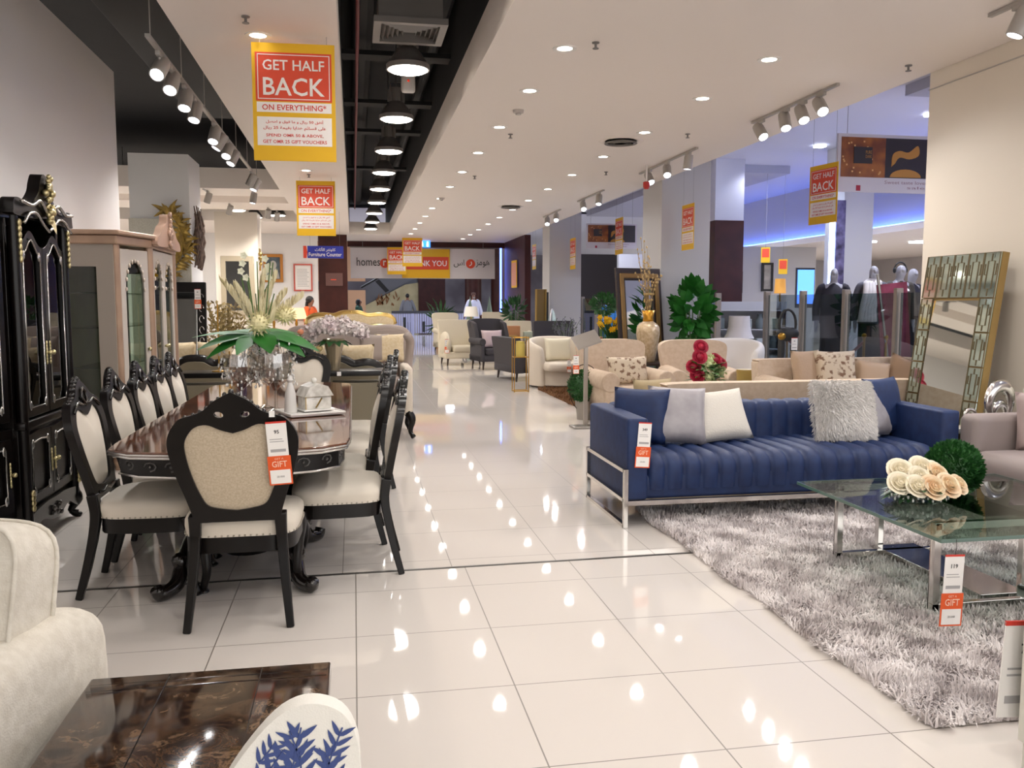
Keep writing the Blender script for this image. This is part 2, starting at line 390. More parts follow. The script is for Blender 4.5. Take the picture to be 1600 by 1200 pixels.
for k, (x, y) in enumerate(((-2.55, 20.6), (-2.35, 22.2), (-1.75, 21.6), (-3.6, 20.8), (-4.6, 19.2))):
    dup(pd, (x, y, 3.55), 0, ['pendant lamp left of the cream column top', 'pendant lamp in front of the rear ceiling band', 'pendant lamp nearest the far sale sign', 'pendant lamp behind the white column', 'pendant lamp seen beside the left wall end'][k], 'pendant lamps over the left displays')
    lamp('SPOT', None, (x, y, 3.5), P_PEND, WARM, .18, (x, y, 0), 160, .7)
# track lights: a rail and cylinder heads, each head a thing
def track(x, y0, y1, z, lab, drop):
    r = thing('light_track', lab, 'light track', (x, y0, z))
    obj('rail', T().box(-.018, 0, -.012, .018, y1 - y0, .012), m_track, r)
    h = T()
    for k in range(int((y1 - y0) / 1.2) + 1): h.tube([(0, .1 + k * 1.2, .01), (0, .1 + k * 1.2, drop)], .005, 5)
    obj('hanger', h, m_track, r)
def spot_proto():
    r = thing('track_spotlight', 'x', 'spotlight')
    obj('adapter', T().rbox(-.018, -.075, -.05, .018, .075, -.012, .006, 2).tube([(0, 0, -.04), (0, 0, -.11)], .012, 8), m_track, r)
    hd = obj('lamp_head', T().lathe([(.03, .1), (.056, .095), (.06, .06), (.06, -.09), (.05, -.095), (.05, -.06)], 20), m_track, r)
    lens = obj('lens', T().lathe([(.001, -.087), (.046, -.087), (.05, -.075), (.001, -.075)], 18), m_lampc, hd)
    return r
sp0 = None
def spot(x, y, z, tx, ty, lab, grp, power=P_TRACK, col=WHITE):
    global sp0
    if sp0 is None: sp0 = spot_proto(); o = sp0; o.location = (x, y, z); o['label'] = lab; o['group'] = grp
    else: o = dup(sp0, (x, y, z), 0, lab, grp)
    for c in o.children:
        if c.name.startswith('lamp_head'):
            c.location = (0, 0, -.14); c.rotation_euler = (math.radians(tx), math.radians(ty), 0)
    d = Euler((math.radians(tx), math.radians(ty), 0)).to_matrix() @ Vector((0, 0, -1))
    p = Vector((x, y, z - .14)) + d * .1
    lamp('SPOT', None, p, power, col, .045, p + d, 95, .8)
track(-1.45, 6.9, 14.8, 3.42, 'long grey light rail in the dark ceiling left of the narrow strip', 1.27)
gl = 'spotlights on the left rail'
for k, (y, tx, ty) in enumerate(((7.3, -48, 10), (7.75, -40, 4), (8.35, -28, 4), (8.85, -24, 8), (10.0, -30, 8), (10.4, -10, 30), (11.0, -36, 10), (11.5, -22, 22), (13.5, 10, 28), (14.0, -15, 20))):
    spot(-1.45, y, 3.42, tx, ty, 'grey track spotlight, %s on the left rail' % ords[k] if k < 10 else 'grey track spotlight on the left rail above the picture', gl, P_LEFT)
track(-1.45, 3.0, 4.8, 3.42, 'unseen short light rail above the picture, added to light the left wall', 1.27)  # unseen rail, added with its two spots to brighten the left wall
for k, (y, ty) in enumerate(((3.4, 46), (4.3, 46))): spot(-1.45, y, 3.42, 10, ty, 'unseen track spotlight above the picture, added to light the left wall', gl, 45)
track(-2.6, 16.4, 17.0, 3.5, 'short light rail on the left ceiling band', 0)
spot(-2.55, 16.6, 3.5, 10, 20, 'dim track spotlight left on the rear band, over the white column', 'spotlights on the rear band', 25, WARM)
spot(-1.75, 16.5, 3.5, -5, 10, 'lit track spotlight on the rear band left of the sale sign', 'spotlights on the rear band', 40, WARM)
spot(-2.45, 18.65, 3.5, 28, 20, 'tilted spotlight shining on the cream column top', 'spotlights on the rear band', 60, WARM)
spot(-3.3, 18.65, 3.5, 28, -20, 'bright spotlight right of the white column', 'spotlights on the rear band', 60, WARM)
spot(-1.75, 19.3, 3.5, 28, 10, 'bright pair spotlight below the rear pendant, nearer one', 'spotlights on the rear band', 60, WARM)
spot(-1.62, 19.9, 3.5, 28, 10, 'bright pair spotlight below the rear pendant, farther one', 'spotlights on the rear band', 60, WARM)
for gi, (y0, y1, hs) in enumerate(((7.55, 9.3, ((9.1, -42, -6), (8.55, -30, 6), (8.2, -38, 4), (7.85, -46, 8))), (10.9, 13.2, ((12.75, -42, -6), (12.0, -40, 14), (11.2, 4, 6))), (15.2, 17.0, ((16.6, -44, 6), (15.5, -20, 10))), (18.5, 20.2, ((19.8, -40, 10), (18.9, -44, 14))), (4.2, 5.6, ((5.3, 10, 20), (4.6, -10, 12))))):
    track(4.45, y0, y1, 3.485, 'short white light rail on the aisle ceiling edge, %s group' % (ords[gi] if gi < 4 else 'out of view'), 0)
    for k, (y, tx, ty) in enumerate(hs):
        spot(4.45, y, 3.49, tx, ty, 'cylindrical spotlight %d from the front in the %s group at the right ceiling edge' % (len(hs) - k, ords[gi]) if gi < 4 else 'cylindrical spotlight above the picture at the right', 'spotlights on the right rails', P_TRACK)
# far, mall and left-hand light from bare lamps, no fixtures built
for y in (3, 8, 13, 18, 23, 28): lamp('SPOT', None, (8.9, y, 4.35), P_MALL * 2.6, (.8, .84, 1), .12, (8.9, y, 0), 168, .6)
for y in (8, 14, 20, 26): lamp('SPOT', None, (14.5, y, 3.0), P_MALL * 2, (1, .95, .9), .12, (14.5, y, 0), 168, .6)
for x, y in ((0, 34), (4, 38), (8, 34), (0, 46), (5, 49), (-6, 38)): lamp('AREA', None, (x, y, 4.5), P_FAR, COOL, 1.2)
for x, y in ((-5, 8), (-5, 13), (-6, 18), (-5, 23), (-9, 14), (-9, 22)): lamp('AREA', None, (x, y, 3.4), 70, WARM, .6)
md = None
for k, (x, y) in enumerate(((9.5, 13.2), (9.2, 16.2), (7.6, 17.4), (9.4, 19.7), (8.2, 22))):
    b = T().box(-.09, -.09, -.02, .09, .09, .03)
    one('ceiling_light', b, m_lampc, 'square mall ceiling light %s' % ('near the ad banner', 'above the yellow sale sign', 'left of the yellow sale sign', 'over the far walkway', 'deep in the mall')[k], 'ceiling light', (x, y, 4.58), group='mall ceiling lights')
k = 0
for x, y, s in ((13, 20.5, .2), (14.4, 20.2, .22), (13.2, 24.2, .12), (15.5, 17.2, .25), (14.6, 23, .12), (16.3, 22, .12), (15.7, 15.2, .2), (14.0, 13.6, .3), (13.2, 17, .12)):
    one('ceiling_light', T().box(-s, -s, -.02, s, s, .02), m_lampc, 'square light in the shop ceiling across the mall, %s from the aisle' % ords[k], 'ceiling light', (x, y, 3.035), group='shop ceiling lights across the mall'); k += 1
# other things on the ceilings
v = thing('air_vent', 'square grey air diffuser hanging in the dark trough behind the first pendant', 'air vent', (.5, 7.55, 3.72))
obj('frame', T().prism([[(-.3, -.3), (.3, -.3), (.3, .3), (-.3, .3)], [(-.24, -.24), (-.24, .24), (.24, .24), (.24, -.24)]], 0, .05, 'z'), m_alu, v)
vs = T()
for q in range(4):
    for k in range(5):
        r = .05 + .04 * k
        vs.add([Tr(rz=90 * q) @ Vector(p) for p in ((-r, r, .0), (r, r, .0), (r + .02, r + .02, .04), (-r - .02, r + .02, .04))], [(0, 1, 2, 3)])
obj('vent_blades', vs, M('vent_grey', '#8d8985', .5), v, smooth=0)
obj('duct_box', T().box(-.26, -.26, .05, .26, .26, .28).tube([(0, 0, .28), (0, 0, .98)], .01, 6), m_alu, v)
sm = thing('smoke_alarm', 'white emergency light box with a red lamp between the first two pendants', 'alarm', (.62, 9.6, 3.72))
obj('housing', T().rbox(-.075, -.04, 0, .075, .04, .2, .03).box(-.05, -.03, .19, .05, .03, .25).tube([(0, 0, .25), (0, 0, .98)], .008, 6), m_trim, sm)
obj('red_lamp', T().ball((0, -.04, .12), .014), M('red_plastic', '#c2331f', .4, emit=.6), sm)
dk = M('black_duct', '#0e0f12', .7)
for k, (x, z, r) in enumerate(((.15, 4.45, .12), (.95, 4.4, .07))):
    one('ceiling_pipe', T().tube([(0, -4, 0), (0, 26, 0)], r, 10), dk, ['fat black pipe along the dark trough, left', 'thin black pipe along the dark trough, right'][k], 'pipe', (x, 0, z))
one('sprinkler_pipe', T().tube([(0, -4, 0), (0, 24, 0)], .018, 8), M('red_pipe', '#6e1f25', .5), 'thin red sprinkler pipe along the dark trough', 'pipe', (.08, 0, 4.0))
for k, y in enumerate((9.9, 12.2, 14.2, 18)):
    one('cable_tray', T().box(-.62, -.12, 0, .62, .12, .05), dk, 'black cable tray crossing the dark trough, %s' % ords[k], 'cable tray', (.51, y, 4.15))
one('duct', T().rbox(-.35, -5, 0, .35, 8, .4, .03), dk, 'long black air duct in the dark ceiling above the display cabinets', 'duct', (-2.0, 6, 4.25))
for k, (x, y, s, lab) in enumerate(((1.9, 6.75, 1, 'sprinkler head beside the nearest left row downlight'), (4.72, 6.9, 1, 'sprinkler head near the ceiling edge above the cream wall'), (1.9, 10.5, 1, 'sprinkler head after the third left row downlight'), (1.95, 14, 1, 'sprinkler head farther along the left row'), (4.0, 10.1, 1, 'sprinkler head between the right row and the spotlights'), (3.9, 13.2, 1, 'sprinkler head beside the second spotlight group'), (-.72, 6.6, 1, 'sprinkler head in the narrow strip above the sale sign'), (-.66, 14.3, 1, 'sprinkler head in the narrow strip behind the sale sign'))):
    one('sprinkler', T().lathe([(.001, 0), (.03, 0), (.03, -.008), (.01, -.012), (.01, -.04), (.025, -.045), (.025, -.05), (.001, -.05)], 12), m_alu, lab, 'sprinkler', (x, y, 3.5), group='sprinkler heads')
for k, (x, y, lab) in enumerate(((1.75, 9.2, 'round smoke detector between the second and third left downlights'), (1.72, 17.0, 'smoke detector far along the left downlight row'))):
    one('smoke_detector', T().lathe([(.001, 0), (.06, 0), (.055, -.03), (.03, -.035), (.03, -.05), (.001, -.05)], 18), m_bulk, lab, 'smoke detector', (x, y, 3.5))
for k, (x, y) in enumerate(((3.35, 10.7), (3.3, 18.2))):
    v2 = thing('ceiling_vent', 'round grey air vent in the aisle ceiling, %s' % ('nearer' if k == 0 else 'farther'), 'air vent', (x, y, 3.5))
    obj('vent_ring', T().lathe([(.2, 0), (.28, -.002), (.29, .004)], 28), m_ceil, v2); q = T()
    for r in (.06, .1, .14, .18): q.lathe([(r, -.01), (r + .025, -.035), (r + .03, -.03)], 24)
    obj('vent_blades', q, M('vent_dark', '#77716c', .5), v2)
st = thing('fire_strobe', 'small red fire alarm beacon under the second spotlight group', 'alarm', (4.3, 12.45, 3.5))
obj('bracket', T().tube([(0, 0, 0), (0, 0, -.24)], .014, 8), m_trim, st)
obj('beacon', T().lathe([(.03, -.24), (.05, -.25), (.05, -.32), (.03, -.35), (.001, -.35)], 14), M('red_beacon', '#b3261f', .4), st)
# ================================================================ dining set and display cabinets (left)
m_ebony = M('ebony_lacquer', '#0d0908', .3, spec=.3, coat=.08, bump=.05, scale=30)
m_carve = M('carved_ebony', '#15100e', .18, spec=.6, coat=.3)
m_ivory = M('ivory_fabric', '#d9d0c2', .75, bump=.12, scale=350, sheen=.3)
m_taupeweave = M('diamond_weave', '#c3b49d', .7, c2='#b3a38b', c2scale=120, bump=.1, scale=260)
m_nail = M('silver_nails', '#b8b0a4', .3, .9); m_silverline = M('silver_inlay', '#c9c6c2', .22, .9)
m_gold = M('antique_gold', '#b89b5e', .28, .95); m_palegold = M('pale_gold', '#d3c596', .3, .85); m_brass = M('brass', '#b48a3c', .3, .9)
m_card = M('white_card', '#efece8', .6); m_orange = M('orange_card', '#e2571c', .55); m_ink = M('black_print', '#222222', .6); m_red = M('red_print', '#d23a2c', .6)
m_grayp = M('grey_print', '#a9a6a6', .6)
def curve(pts, n=8):
    """smooth (Catmull-Rom) run through points"""
    P = [Vector(p) for p in pts]; P = [P[0] * 2 - P[1]] + P + [P[-1] * 2 - P[-2]]; out = []
    for i in range(1, len(P) - 2):
        for k in range(n):
            t = k / n; a, b, c, d = P[i - 1:i + 3]
            out.append(.5 * ((2 * b) + (c - a) * t + (2 * a - 5 * b + 4 * c - d) * t * t + (3 * b - a - 3 * c + d) * t ** 3))
    out.append(P[-2]); return out
def sym(half, n=6):
    """closed outline symmetric about x=0 from its right half, top to bottom"""
    h = [(p.x, p.y) for p in curve([(a, b, 0) for a, b in half], n)]
    return h + [(-a, b) for a, b in h[::-1] if abs(a) > 1e-4]
def price_tag(name, label, loc, rz=0, tilt=0, s=1, num='95', gift=True, group=None, lean=0):
    r = thing(name, label, 'price tag', loc, rz); r.rotation_euler = (math.radians(lean), math.radians(tilt), math.radians(rz)); r.scale = (s, s, s)
    obj('card', T().box(-.04, -.001, -.15, .04, .001, 0), m_card, r)
    obj('red_band', T().box(-.04, -.0015, -.006, .04, .0015, .001), m_red, r)
    obj('string', T().tube([(0, 0, 0), (.004, 0, .03), (0, 0, .06)], .0012, 4), m_ink, r)
    t = T(); put_text(t, num, .0, -.05, h=.016, y=-.002, bold=.02); obj('lettering', t, m_ink, r, smooth=0)
    obj('print_lines', T().box(-.03, -.0016, -.075, .02, .0016, -.072).box(-.03, -.0016, -.085, .025, .0016, -.082).box(-.03, -.0016, -.128, .03, .0016, -.116), m_grayp, r)
    if gift:
        obj('gift_card', T().box(-.046, -.003, -.27, .046, -.0015, -.145), m_orange, r)
        obj('gift_panel', T().box(-.04, -.004, -.264, .04, -.003, -.205), m_card, r)
        t = T(); put_text(t, 'GIFT', 0, -.192, h=.026, w=.06, y=-.0045, bold=.01); put_text(t, 'GET A', 0, -.16, h=.008, w=.035, y=-.0045); obj('lettering', t, M('pale_orange_print', '#f6cdb3', .6), r, smooth=0)
        t = T(); put_text(t, '20.000', 0, -.238, h=.008, w=.03, y=-.0045); obj('lettering', t, m_ink, r, smooth=0)
    return r
# ---- dining chair: origin on the floor under the seat, sitter faces +y
def make_chair():
    r = thing('dining_chair', 'x', 'chair')
    lean = lambda x, y, z: (x, y - .16 * max(0, z - .44) - .05 * max(0, z - .44) ** 2, z)
    out = sym([(0, 1.085), (.03, 1.07), (.075, 1.045), (.12, 1.005), (.165, .985), (.225, .965), (.27, .9), (.278, .83), (.255, .72), (.222, .62), (.195, .53), (.185, .49), (.1, .487), (0, .487)], 5)
    hole = sym([(0, .9), (.05, .915), (.11, .94), (.165, .925), (.203, .87), (.205, .81), (.185, .71), (.15, .61), (.12, .565), (.06, .548), (0, .54)], 5)
    pier = [[(sx * (.055 + .02 * math.cos(a) + .004 * math.sin(a)), .985 + .014 * math.sin(a)) for a in [2 * PI * k / 10 for k in range(10)]] for sx in (1, -1)]
    fr = obj('back_frame', T().prism([out, hole[::-1]] + pier, -.275, -.235, 'y', lean), m_ebony, r, bevel=.012, smooth=50, weld=True)
    cv = T()
    for sx in (1, -1):
        for k, (x, z, q) in enumerate(((.0, 1.083, .016), (.028, 1.07, .014), (.055, 1.052, .013), (.082, 1.036, .013), (.108, 1.012, .012), (.135, .996, .012), (.165, .984, .011), (.2, .974, .01))):
            cv.ball(lean(sx * x, -.252, z), (q * .8, q * 1.3, q), 8, 6)
        cv.tube([lean(sx * a, -.23, b) for a, b in ((.0, 1.04), (.03, 1.02), (.04, .99), (.02, .965), (0, .95))], .009, 6)
        cv.tube([lean(sx * a, -.23, b) for a, b in ((.02, .955), (.07, .96), (.12, .975), (.17, .955), (.21, .93))], .008, 6)
    obj('crest_carving', cv, m_carve, r, smooth=180)
    obj('rail_carving', T().tube([lean(a, -.23, b) for a, b in ((-.13, .52), (-.06, .51), (0, .525), (.06, .51), (.13, .52))], .009, 6), m_carve, r, smooth=180)
    pad = [(x * 1.03, .74 + (z - .74) * 1.03) for x, z in hole]
    def front(x, y, z): return lean(x, y, z)
    fp = T(); 
    def dome(yb, bul, rings=4):
        cx, cz = 0, .76; v = []; f = []; n = len(pad)
        for k in range(rings):
            s = 1 - k / rings
            for x, z in pad: v.append(lean(cx + (x - cx) * s, yb + bul * (1 - s * s), cz + (z - cz) * s))
        v.append(lean(cx, yb + bul, cz))
        for k in range(rings - 1): f += [(k * n + i, k * n + (i + 1) % n, (k + 1) * n + (i + 1) % n, (k + 1) * n + i) for i in range(n)]
        f += [((rings - 1) * n + i, (rings - 1) * n + (i + 1) % n, rings * n) for i in range(n)]
        return T().add(v, f)
    obj('backrest', dome(-.25, .035), m_ivory, r, smooth=180)
    obj('back_panel', dome(-.262, -.006), m_taupeweave, r, smooth=180)
    # seat
    def seat(u, v):
        a = 2 * PI * u; k = 5; ca, sa = math.cos(a), math.sin(a); q = (abs(ca) ** k + abs(sa) ** k) ** (-1 / k)
        wd = .25 + .02 * (sa * q + 1) / 2; x, y = ca * q * wd, sa * q * .24
        zs = [(.405, 1), (.42, 1.0), (.445, 1.02), (.47, 1.015), (.49, .95), (.5, .8), (.508, .45), (.51, .01)]
        z, sc = zs[int(round(v * 7))]; return (x * sc, y * sc, z)
    obj('seat', T().grid(seat, 40, 7, cu=True), m_ivory, r, smooth=180)
    nl = T()
    for k in range(64):
        x, y, z = seat(k / 64, 0); nl.ball((x * 1.015, y * 1.015, .411), .005, 5, 3)
    obj('nail_trim', nl, m_nail, r, smooth=180)
    obj('seat_frame', T().prism([(seat(k / 40, 0)[0] * .985, seat(k / 40, 0)[1] * .985) for k in range(40)], .33, .405, 'z'), m_ebony, r, bevel=.006)
    for sx in (1, -1):
        p = curve([(sx * .225, -.335, 0), (sx * .205, -.285, .2), (sx * .19, -.25, .4), (sx * .187, -.26, .52)], 5)
        obj('leg', T().tube(p, [.024 + .014 * i / (len(p) - 1) for i in range(len(p))], 4), m_ebony, r, bevel=.005, smooth=40)
        p = curve([(sx * .245, .235, 0), (sx * .243, .225, .03), (sx * .222, .2, .12), (sx * .232, .215, .25), (sx * .24, .215, .34), (sx * .23, .2, .4)], 5)
        n = len(p); rr = [.026, .028, .024, .021, .019] + [.018 + .03 * (i / n) ** 2 for i in range(5, n)]
        obj('leg', T().tube(p, rr[:n], 8), m_ebony, r, smooth=60)
    return r
gch = 'ebony dining chairs around the long table'
def place(o, x, y, rz, lab): return dup(o, (x, y, 0), rz, lab, gch)
ch0 = make_chair(); ch0.location = (-.53, 4.27, 0); tag(ch0, 'ebony dining chair at the near table end, back turned, price tags hanging on it', None, gch)
for k, y in enumerate((4.72, 5.36, 5.95, 6.5, 7.0)):
    place(ch0, -1.03 + .0, y, -90, ['ebony dining chair with ivory back on the cabinet side, nearest the cream sofa', 'second ebony chair from the front on the cabinet side of the table', 'third ebony chair from the front on the cabinet side of the table', 'fourth ebony chair from the front on the cabinet side of the table', 'farthest ebony chair on the cabinet side of the table'][k])
for k, (dx, y) in enumerate(((0, 4.85), (-.07, 5.45), (-.02, 6.3), (.06, 7.05))):
    place(ch0, -.1 + dx, y, 90, ['ebony dining chair nearest the front on the aisle side of the table', 'second ebony chair from the front on the aisle side, pushed further in', 'third ebony chair from the front on the aisle side of the table', 'farthest ebony chair on the aisle side of the table'][k])
place(ch0, -.5, 8.12, 180, 'ebony dining chair at the far table end, facing the picture')
price_tag('price_tag', 'white price card with orange gift card on the near chair back', (-.345, 3.885, .95), 0, -3, 1.1, '95', lean=11)
one('sticker', T().box(-.012, -.001, -.014, .012, .001, .014), m_card, 'small white sticker on the near chair frame', 'sticker', (-.36, 3.888, .985))
# ---- dining table
tb = thing('dining_table', 'long glossy dark dining table with carved black apron and silver edge', 'table', (-.6, 5.95, 0))
def topline(g=0):
    pts = [(.57, -1.45), (.555, -1.62), (.44, -1.735), (.2, -1.8), (0, -1.815)]
    q = [(a + g * (1 if a > .3 else 0), b - g) for a, b in pts]
    h = q + [(-a, b) for a, b in q[::-1][1:]]
    return h + [(-a, -b) for a, b in h]
m_ttop = M('walnut_gloss_top', '#4a2a1b', .07, spec=.6, c2='#6e4128', c2scale=3.5, coat=.6, detail=6)
obj('tabletop', T().prism(topline(), .752, .78, 'z'), m_ttop, tb, bevel=.004)
tl = [(a, b, .766) for a, b in topline(.006)]
obj('silver_edge', T().tube([(a, b, .766) for a, b in topline(.004)], .005, 6, closed=True).tube([(a, b, .752) for a, b in topline(.0)], .006, 6, closed=True).tube([(a, b, .655) for a, b in topline(-.035)], .006, 6, closed=True), m_silverline, tb)
obj('apron', T().prism(topline(-.04), .655, .752, 'z'), m_ebony, tb)
cv = T(); L_ = topline(-.04)
for i in range(len(L_)):
    a, b = Vector((*L_[i], 0)), Vector((*L_[(i + 1) % len(L_)], 0)); d = b - a; n = max(1, int(d.length / .085)); nr = Vector((-d.y, d.x, 0)).normalized()
    for k in range(n):
        p = a + d * ((k + .5) / n); p -= nr * 0
        q = [(p + d.normalized() * (.03 * math.cos(t)) + Vector((0, 0, .703 + .022 * math.sin(t)))) for t in [2 * PI * j / 8 for j in range(7)]]
        cv.tube(q, .005, 5); cv.ball(p + Vector((0, 0, .703)), .009, 6, 4)
obj('apron_carving', cv, M('dark_silver_carving', '#5c5a58', .3, .6), tb, smooth=180)  # the carving's own dark silver against the black apron
for py in (-1.05, 1.05):
    pdl = obj('pedestal', T().lathe([(.12, .1), (.14, .16), (.1, .22), (.13, .34), (.15, .42), (.09, .52), (.11, .6), (.18, .655)], 20, (0, py, 0)), m_ebony, tb, smooth=60)
    for sx in (-1, 1):
        for sy in (-1, 1):
            p = curve([(sx * .08, py + sy * .08, .3), (sx * .2, py + sy * .2, .3), (sx * .27, py + sy * .3, .17), (sx * .3, py + sy * .42, .06), (sx * .36, py + sy * .5, .035), (sx * .375, py + sy * .52, .07)], 6)
            n = len(p); lg = T().tube(p, [.05 - .018 * i / n for i in range(n)], 8); lg.ball((sx * .29, py + sy * .36, .16), .045, 8, 6)
            obj('leg', lg, m_carve, tb, smooth=180)
# ---- on the table
m_crystal = MG('crystal', '#f4f2ef', ior=1.8, rough=.06, extra=.3); m_sparkle = M('crystal_silver', '#f2f1ee', .12, .25, spec=1)
m_green = M('leaf_green', '#1a5a1c', .55, spec=.3, c2='#2a7426', c2scale=5); m_dkgreen = M('dark_leaf', '#173f1c', .45, c2='#2a5c2c', c2scale=9); m_stem = M('stem_green', '#4c6a34', .5)
vz = thing('crystal_vase_stand', 'cut crystal goblet vases strung with beads, in the middle of the table', 'vase', (-.6, 5.75, .78))
def goblet(x, y, h, r): return T().lathe([(.05, 0), (.05, .006), (.012, .02), (.01, h * .35), (.03, h * .42), (r * .8, h * .55), (r, h * .8), (r * .92, h), (r * .88, h), (r * .94, h * .8), (r * .7, h * .56), (.001, h * .48)], 12, (x, y, 0))
for x, y, h, r in ((-.12, 0, .36, .11), (.1, -.05, .37, .11), (.02, .12, .44, .10)): obj('goblet', goblet(x, y, h, r), m_crystal, vz, smooth=20)
bd = T()
for k in range(260):
    a, z = random.uniform(0, 2 * PI), random.uniform(.15, .44); q = random.choice(((-.12, 0), (.1, -.05), (.02, .12))); rr = .115 + random.uniform(-.01, .02)
    bd.ball((q[0] + rr * math.cos(a), q[1] + rr * math.sin(a), z), (.006, .006, .011), 6, 4)
for a in range(9):
    bd.tube([(.02 + .03 * math.cos(a), .05 * math.sin(a), .35), (.02 + .14 * math.cos(a * .7), .14 * math.sin(a * .7), .42 + .02 * (a % 3)), (.02 + .19 * math.cos(a * .7), .19 * math.sin(a * .7), .3)], .003, 4)
obj('crystal_beads', bd, m_sparkle, vz, smooth=180)
fl = thing('flower_arrangement', 'tall pampas, lily and monstera arrangement rising from the crystal vases', 'flowers', (-.6, 5.78, 1.25))
st = T()
for k in range(9): a = k * 2.4; st.tube([(0, 0, -.12), (.05 * math.cos(a), .05 * math.sin(a), .1), (.1 * math.cos(a), .1 * math.sin(a), .28 + .1 * (k % 3))], .004, 5)
obj('stems', st, m_stem, fl)
lf = T()
for (dx, dy, dz, L, W) in ((-1, -.3, -.1, .36, .15), (-1, -.6, -.32, .34, .13), (1, -.4, -.12, .38, .17), (.9, -.75, -.25, .36, .15), (-.9, .5, .1, .34, .14), (.7, .6, .1, .34, .16), (-.35, -.9, -.25, .28, .14), (.3, -1, -.2, .3, .15), (.1, .2, 1, .34, .07), (-.25, .1, 1, .3, .06), (-1, 0, .12, .38, .07)):
    lf.leaf((dx * .03, dy * .03, .02), (dx, dy, dz), (0, -.25, 1), L, W, .18, 7)
obj('leaves', lf, m_green, fl, smooth=60)
pm = T(); random.seed(3)
for (dx, dy, h) in ((-.26, 0, .44), (-.18, .1, .4), (.1, 0, .42), (.2, .05, .34), (-.14, -.05, .36), (.02, .1, .46), (.32, .0, .3), (.05, -.05, .5), (.13, .03, .5)):
    for k in range(90):
        t = random.uniform(.1, 1); b = Vector((dx * .85 * t, dy * t, .03 + h * t * .72)); q = random.uniform(0, 6.28)
        pm.leaf(b, (dx * .7 + .28 * math.cos(q), .28 * math.sin(q), 1), (math.cos(q), math.sin(q), 0), .11 * (1.15 - t * .6), .02, .1, 3)
obj('pampas_plumes', pm, M('pampas_cream', '#e6dcb9', .8), fl, smooth=0)
def pompom(mb, c, r, n=70, L=.035, wd=.012):
    for k in range(n):
        z = 1 - 2 * (k + .5) / n; a = k * 2.399; d = Vector((math.sqrt(1 - z * z) * math.cos(a), math.sqrt(1 - z * z) * math.sin(a), z)); u = d.orthogonal()
        mb.leaf(Vector(c) + d * (r - L * .6), d + Vector((0, 0, .15)), u, L, wd, .1, 3)
    return mb.ball(c, r * .75, 10, 7)
obj('chrysanthemum', pompom(T(), (.01, -.1, .09), .075), M('cream_petal', '#e9e0b0', .6), fl, smooth=0)
obj('chrysanthemum', pompom(T(), (.17, -.02, .14), .06), M('cream_petal', '#e9e0b0', .6), fl, smooth=0)
orc = T()
for (x, z) in ((.05, .5), (.065, .45), (.05, .42), (-.09, .47), (-.08, .52), (-.1, .42), (-.07, .38), (.07, .38)):
    for k in range(5): a = 2 * PI * k / 5; orc.leaf((x, -.02, z), (math.cos(a), -.3, math.sin(a)), (0, -1, 0), .026, .024, .1, 3)
obj('orchid_blossoms', orc, M('orchid_white', '#e6e6cc', .6), fl, smooth=60)
trr = thing('serving_tray', 'white square tray under the crystal box on the table', 'tray', (-.28, 5.5, .78), 22)
obj('plate', T().rbox(-.17, -.16, .004, .17, .16, .016, .006, 2), m_card, trr); obj('rim', T().tube([(-.17, -.16, .018), (.17, -.16, .018), (.17, .16, .018), (-.17, .16, .018)], .007, 6, closed=True), m_card, trr)
bx = thing('crystal_box', 'clear glass house shaped box with gilt edges on the white tray', 'glass box', (-.25, 5.52, .803), 25)
m_milky = M('milky_crystal', '#d3cfc6', .12, spec=1, c2='#f0ede6', c2scale=25)
obj('box_body', T().rbox(-.085, -.07, 0, .085, .07, .09, .008, 2), m_milky, bx); obj('box_base', T().rbox(-.1, -.085, 0, .1, .085, .012, .004, 2), m_sparkle, bx)
obj('lid', T().prism([(-.095, .09), (.095, .09), (.06, .15), (0, .17), (-.06, .15)], -.08, .08, 'y').ball((0, 0, .185), .018, 10, 6), m_milky, bx)
obj('gilt_edge', T().tube([(-.09, -.075, .09), (.09, -.075, .09), (.09, .075, .09), (-.09, .075, .09)], .003, 5, closed=True).tube([(-.085, -.072, .0), (-.085, -.072, .09)], .003, 5).tube([(-.02, -.072, .02), (.02, -.072, .08)], .005, 5), m_gold, bx)
one('glass_bottle', T().lathe([(.001, 0), (.038, 0), (.04, .01), (.032, .12), (.018, .17), (.012, .185), (.02, .2), (.008, .225), (.001, .23)], 16), M('frosted_glass', '#d9d6d2', .25, spec=.7), 'frosted pointed glass bottle on the tray beside the crystal box', 'bottle', (-.39, 5.44, .798))
tg = thing('tall_glass', 'tall pale lilac glass tumbler with a straw at the back of the table', 'glass', (-.82, 6.6, .78))
obj('glass', T().lathe([(.001, 0), (.035, 0), (.045, .3), (.043, .3), (.033, .01), (.001, .01)], 16), MG('lilac_glass', '#b9a8bd', extra=.08), tg); obj('drink', T().lathe([(.001, .01), (.033, .01), (.04, .24), (.001, .24)], 14), M('lilac_fill', '#a58fae', .4), tg)
obj('straw', T().tube([(0, 0, .02), (.02, -.02, .3), (.045, -.02, .37)], .005, 6), M('straw_white', '#dfe2ee', .4), tg)
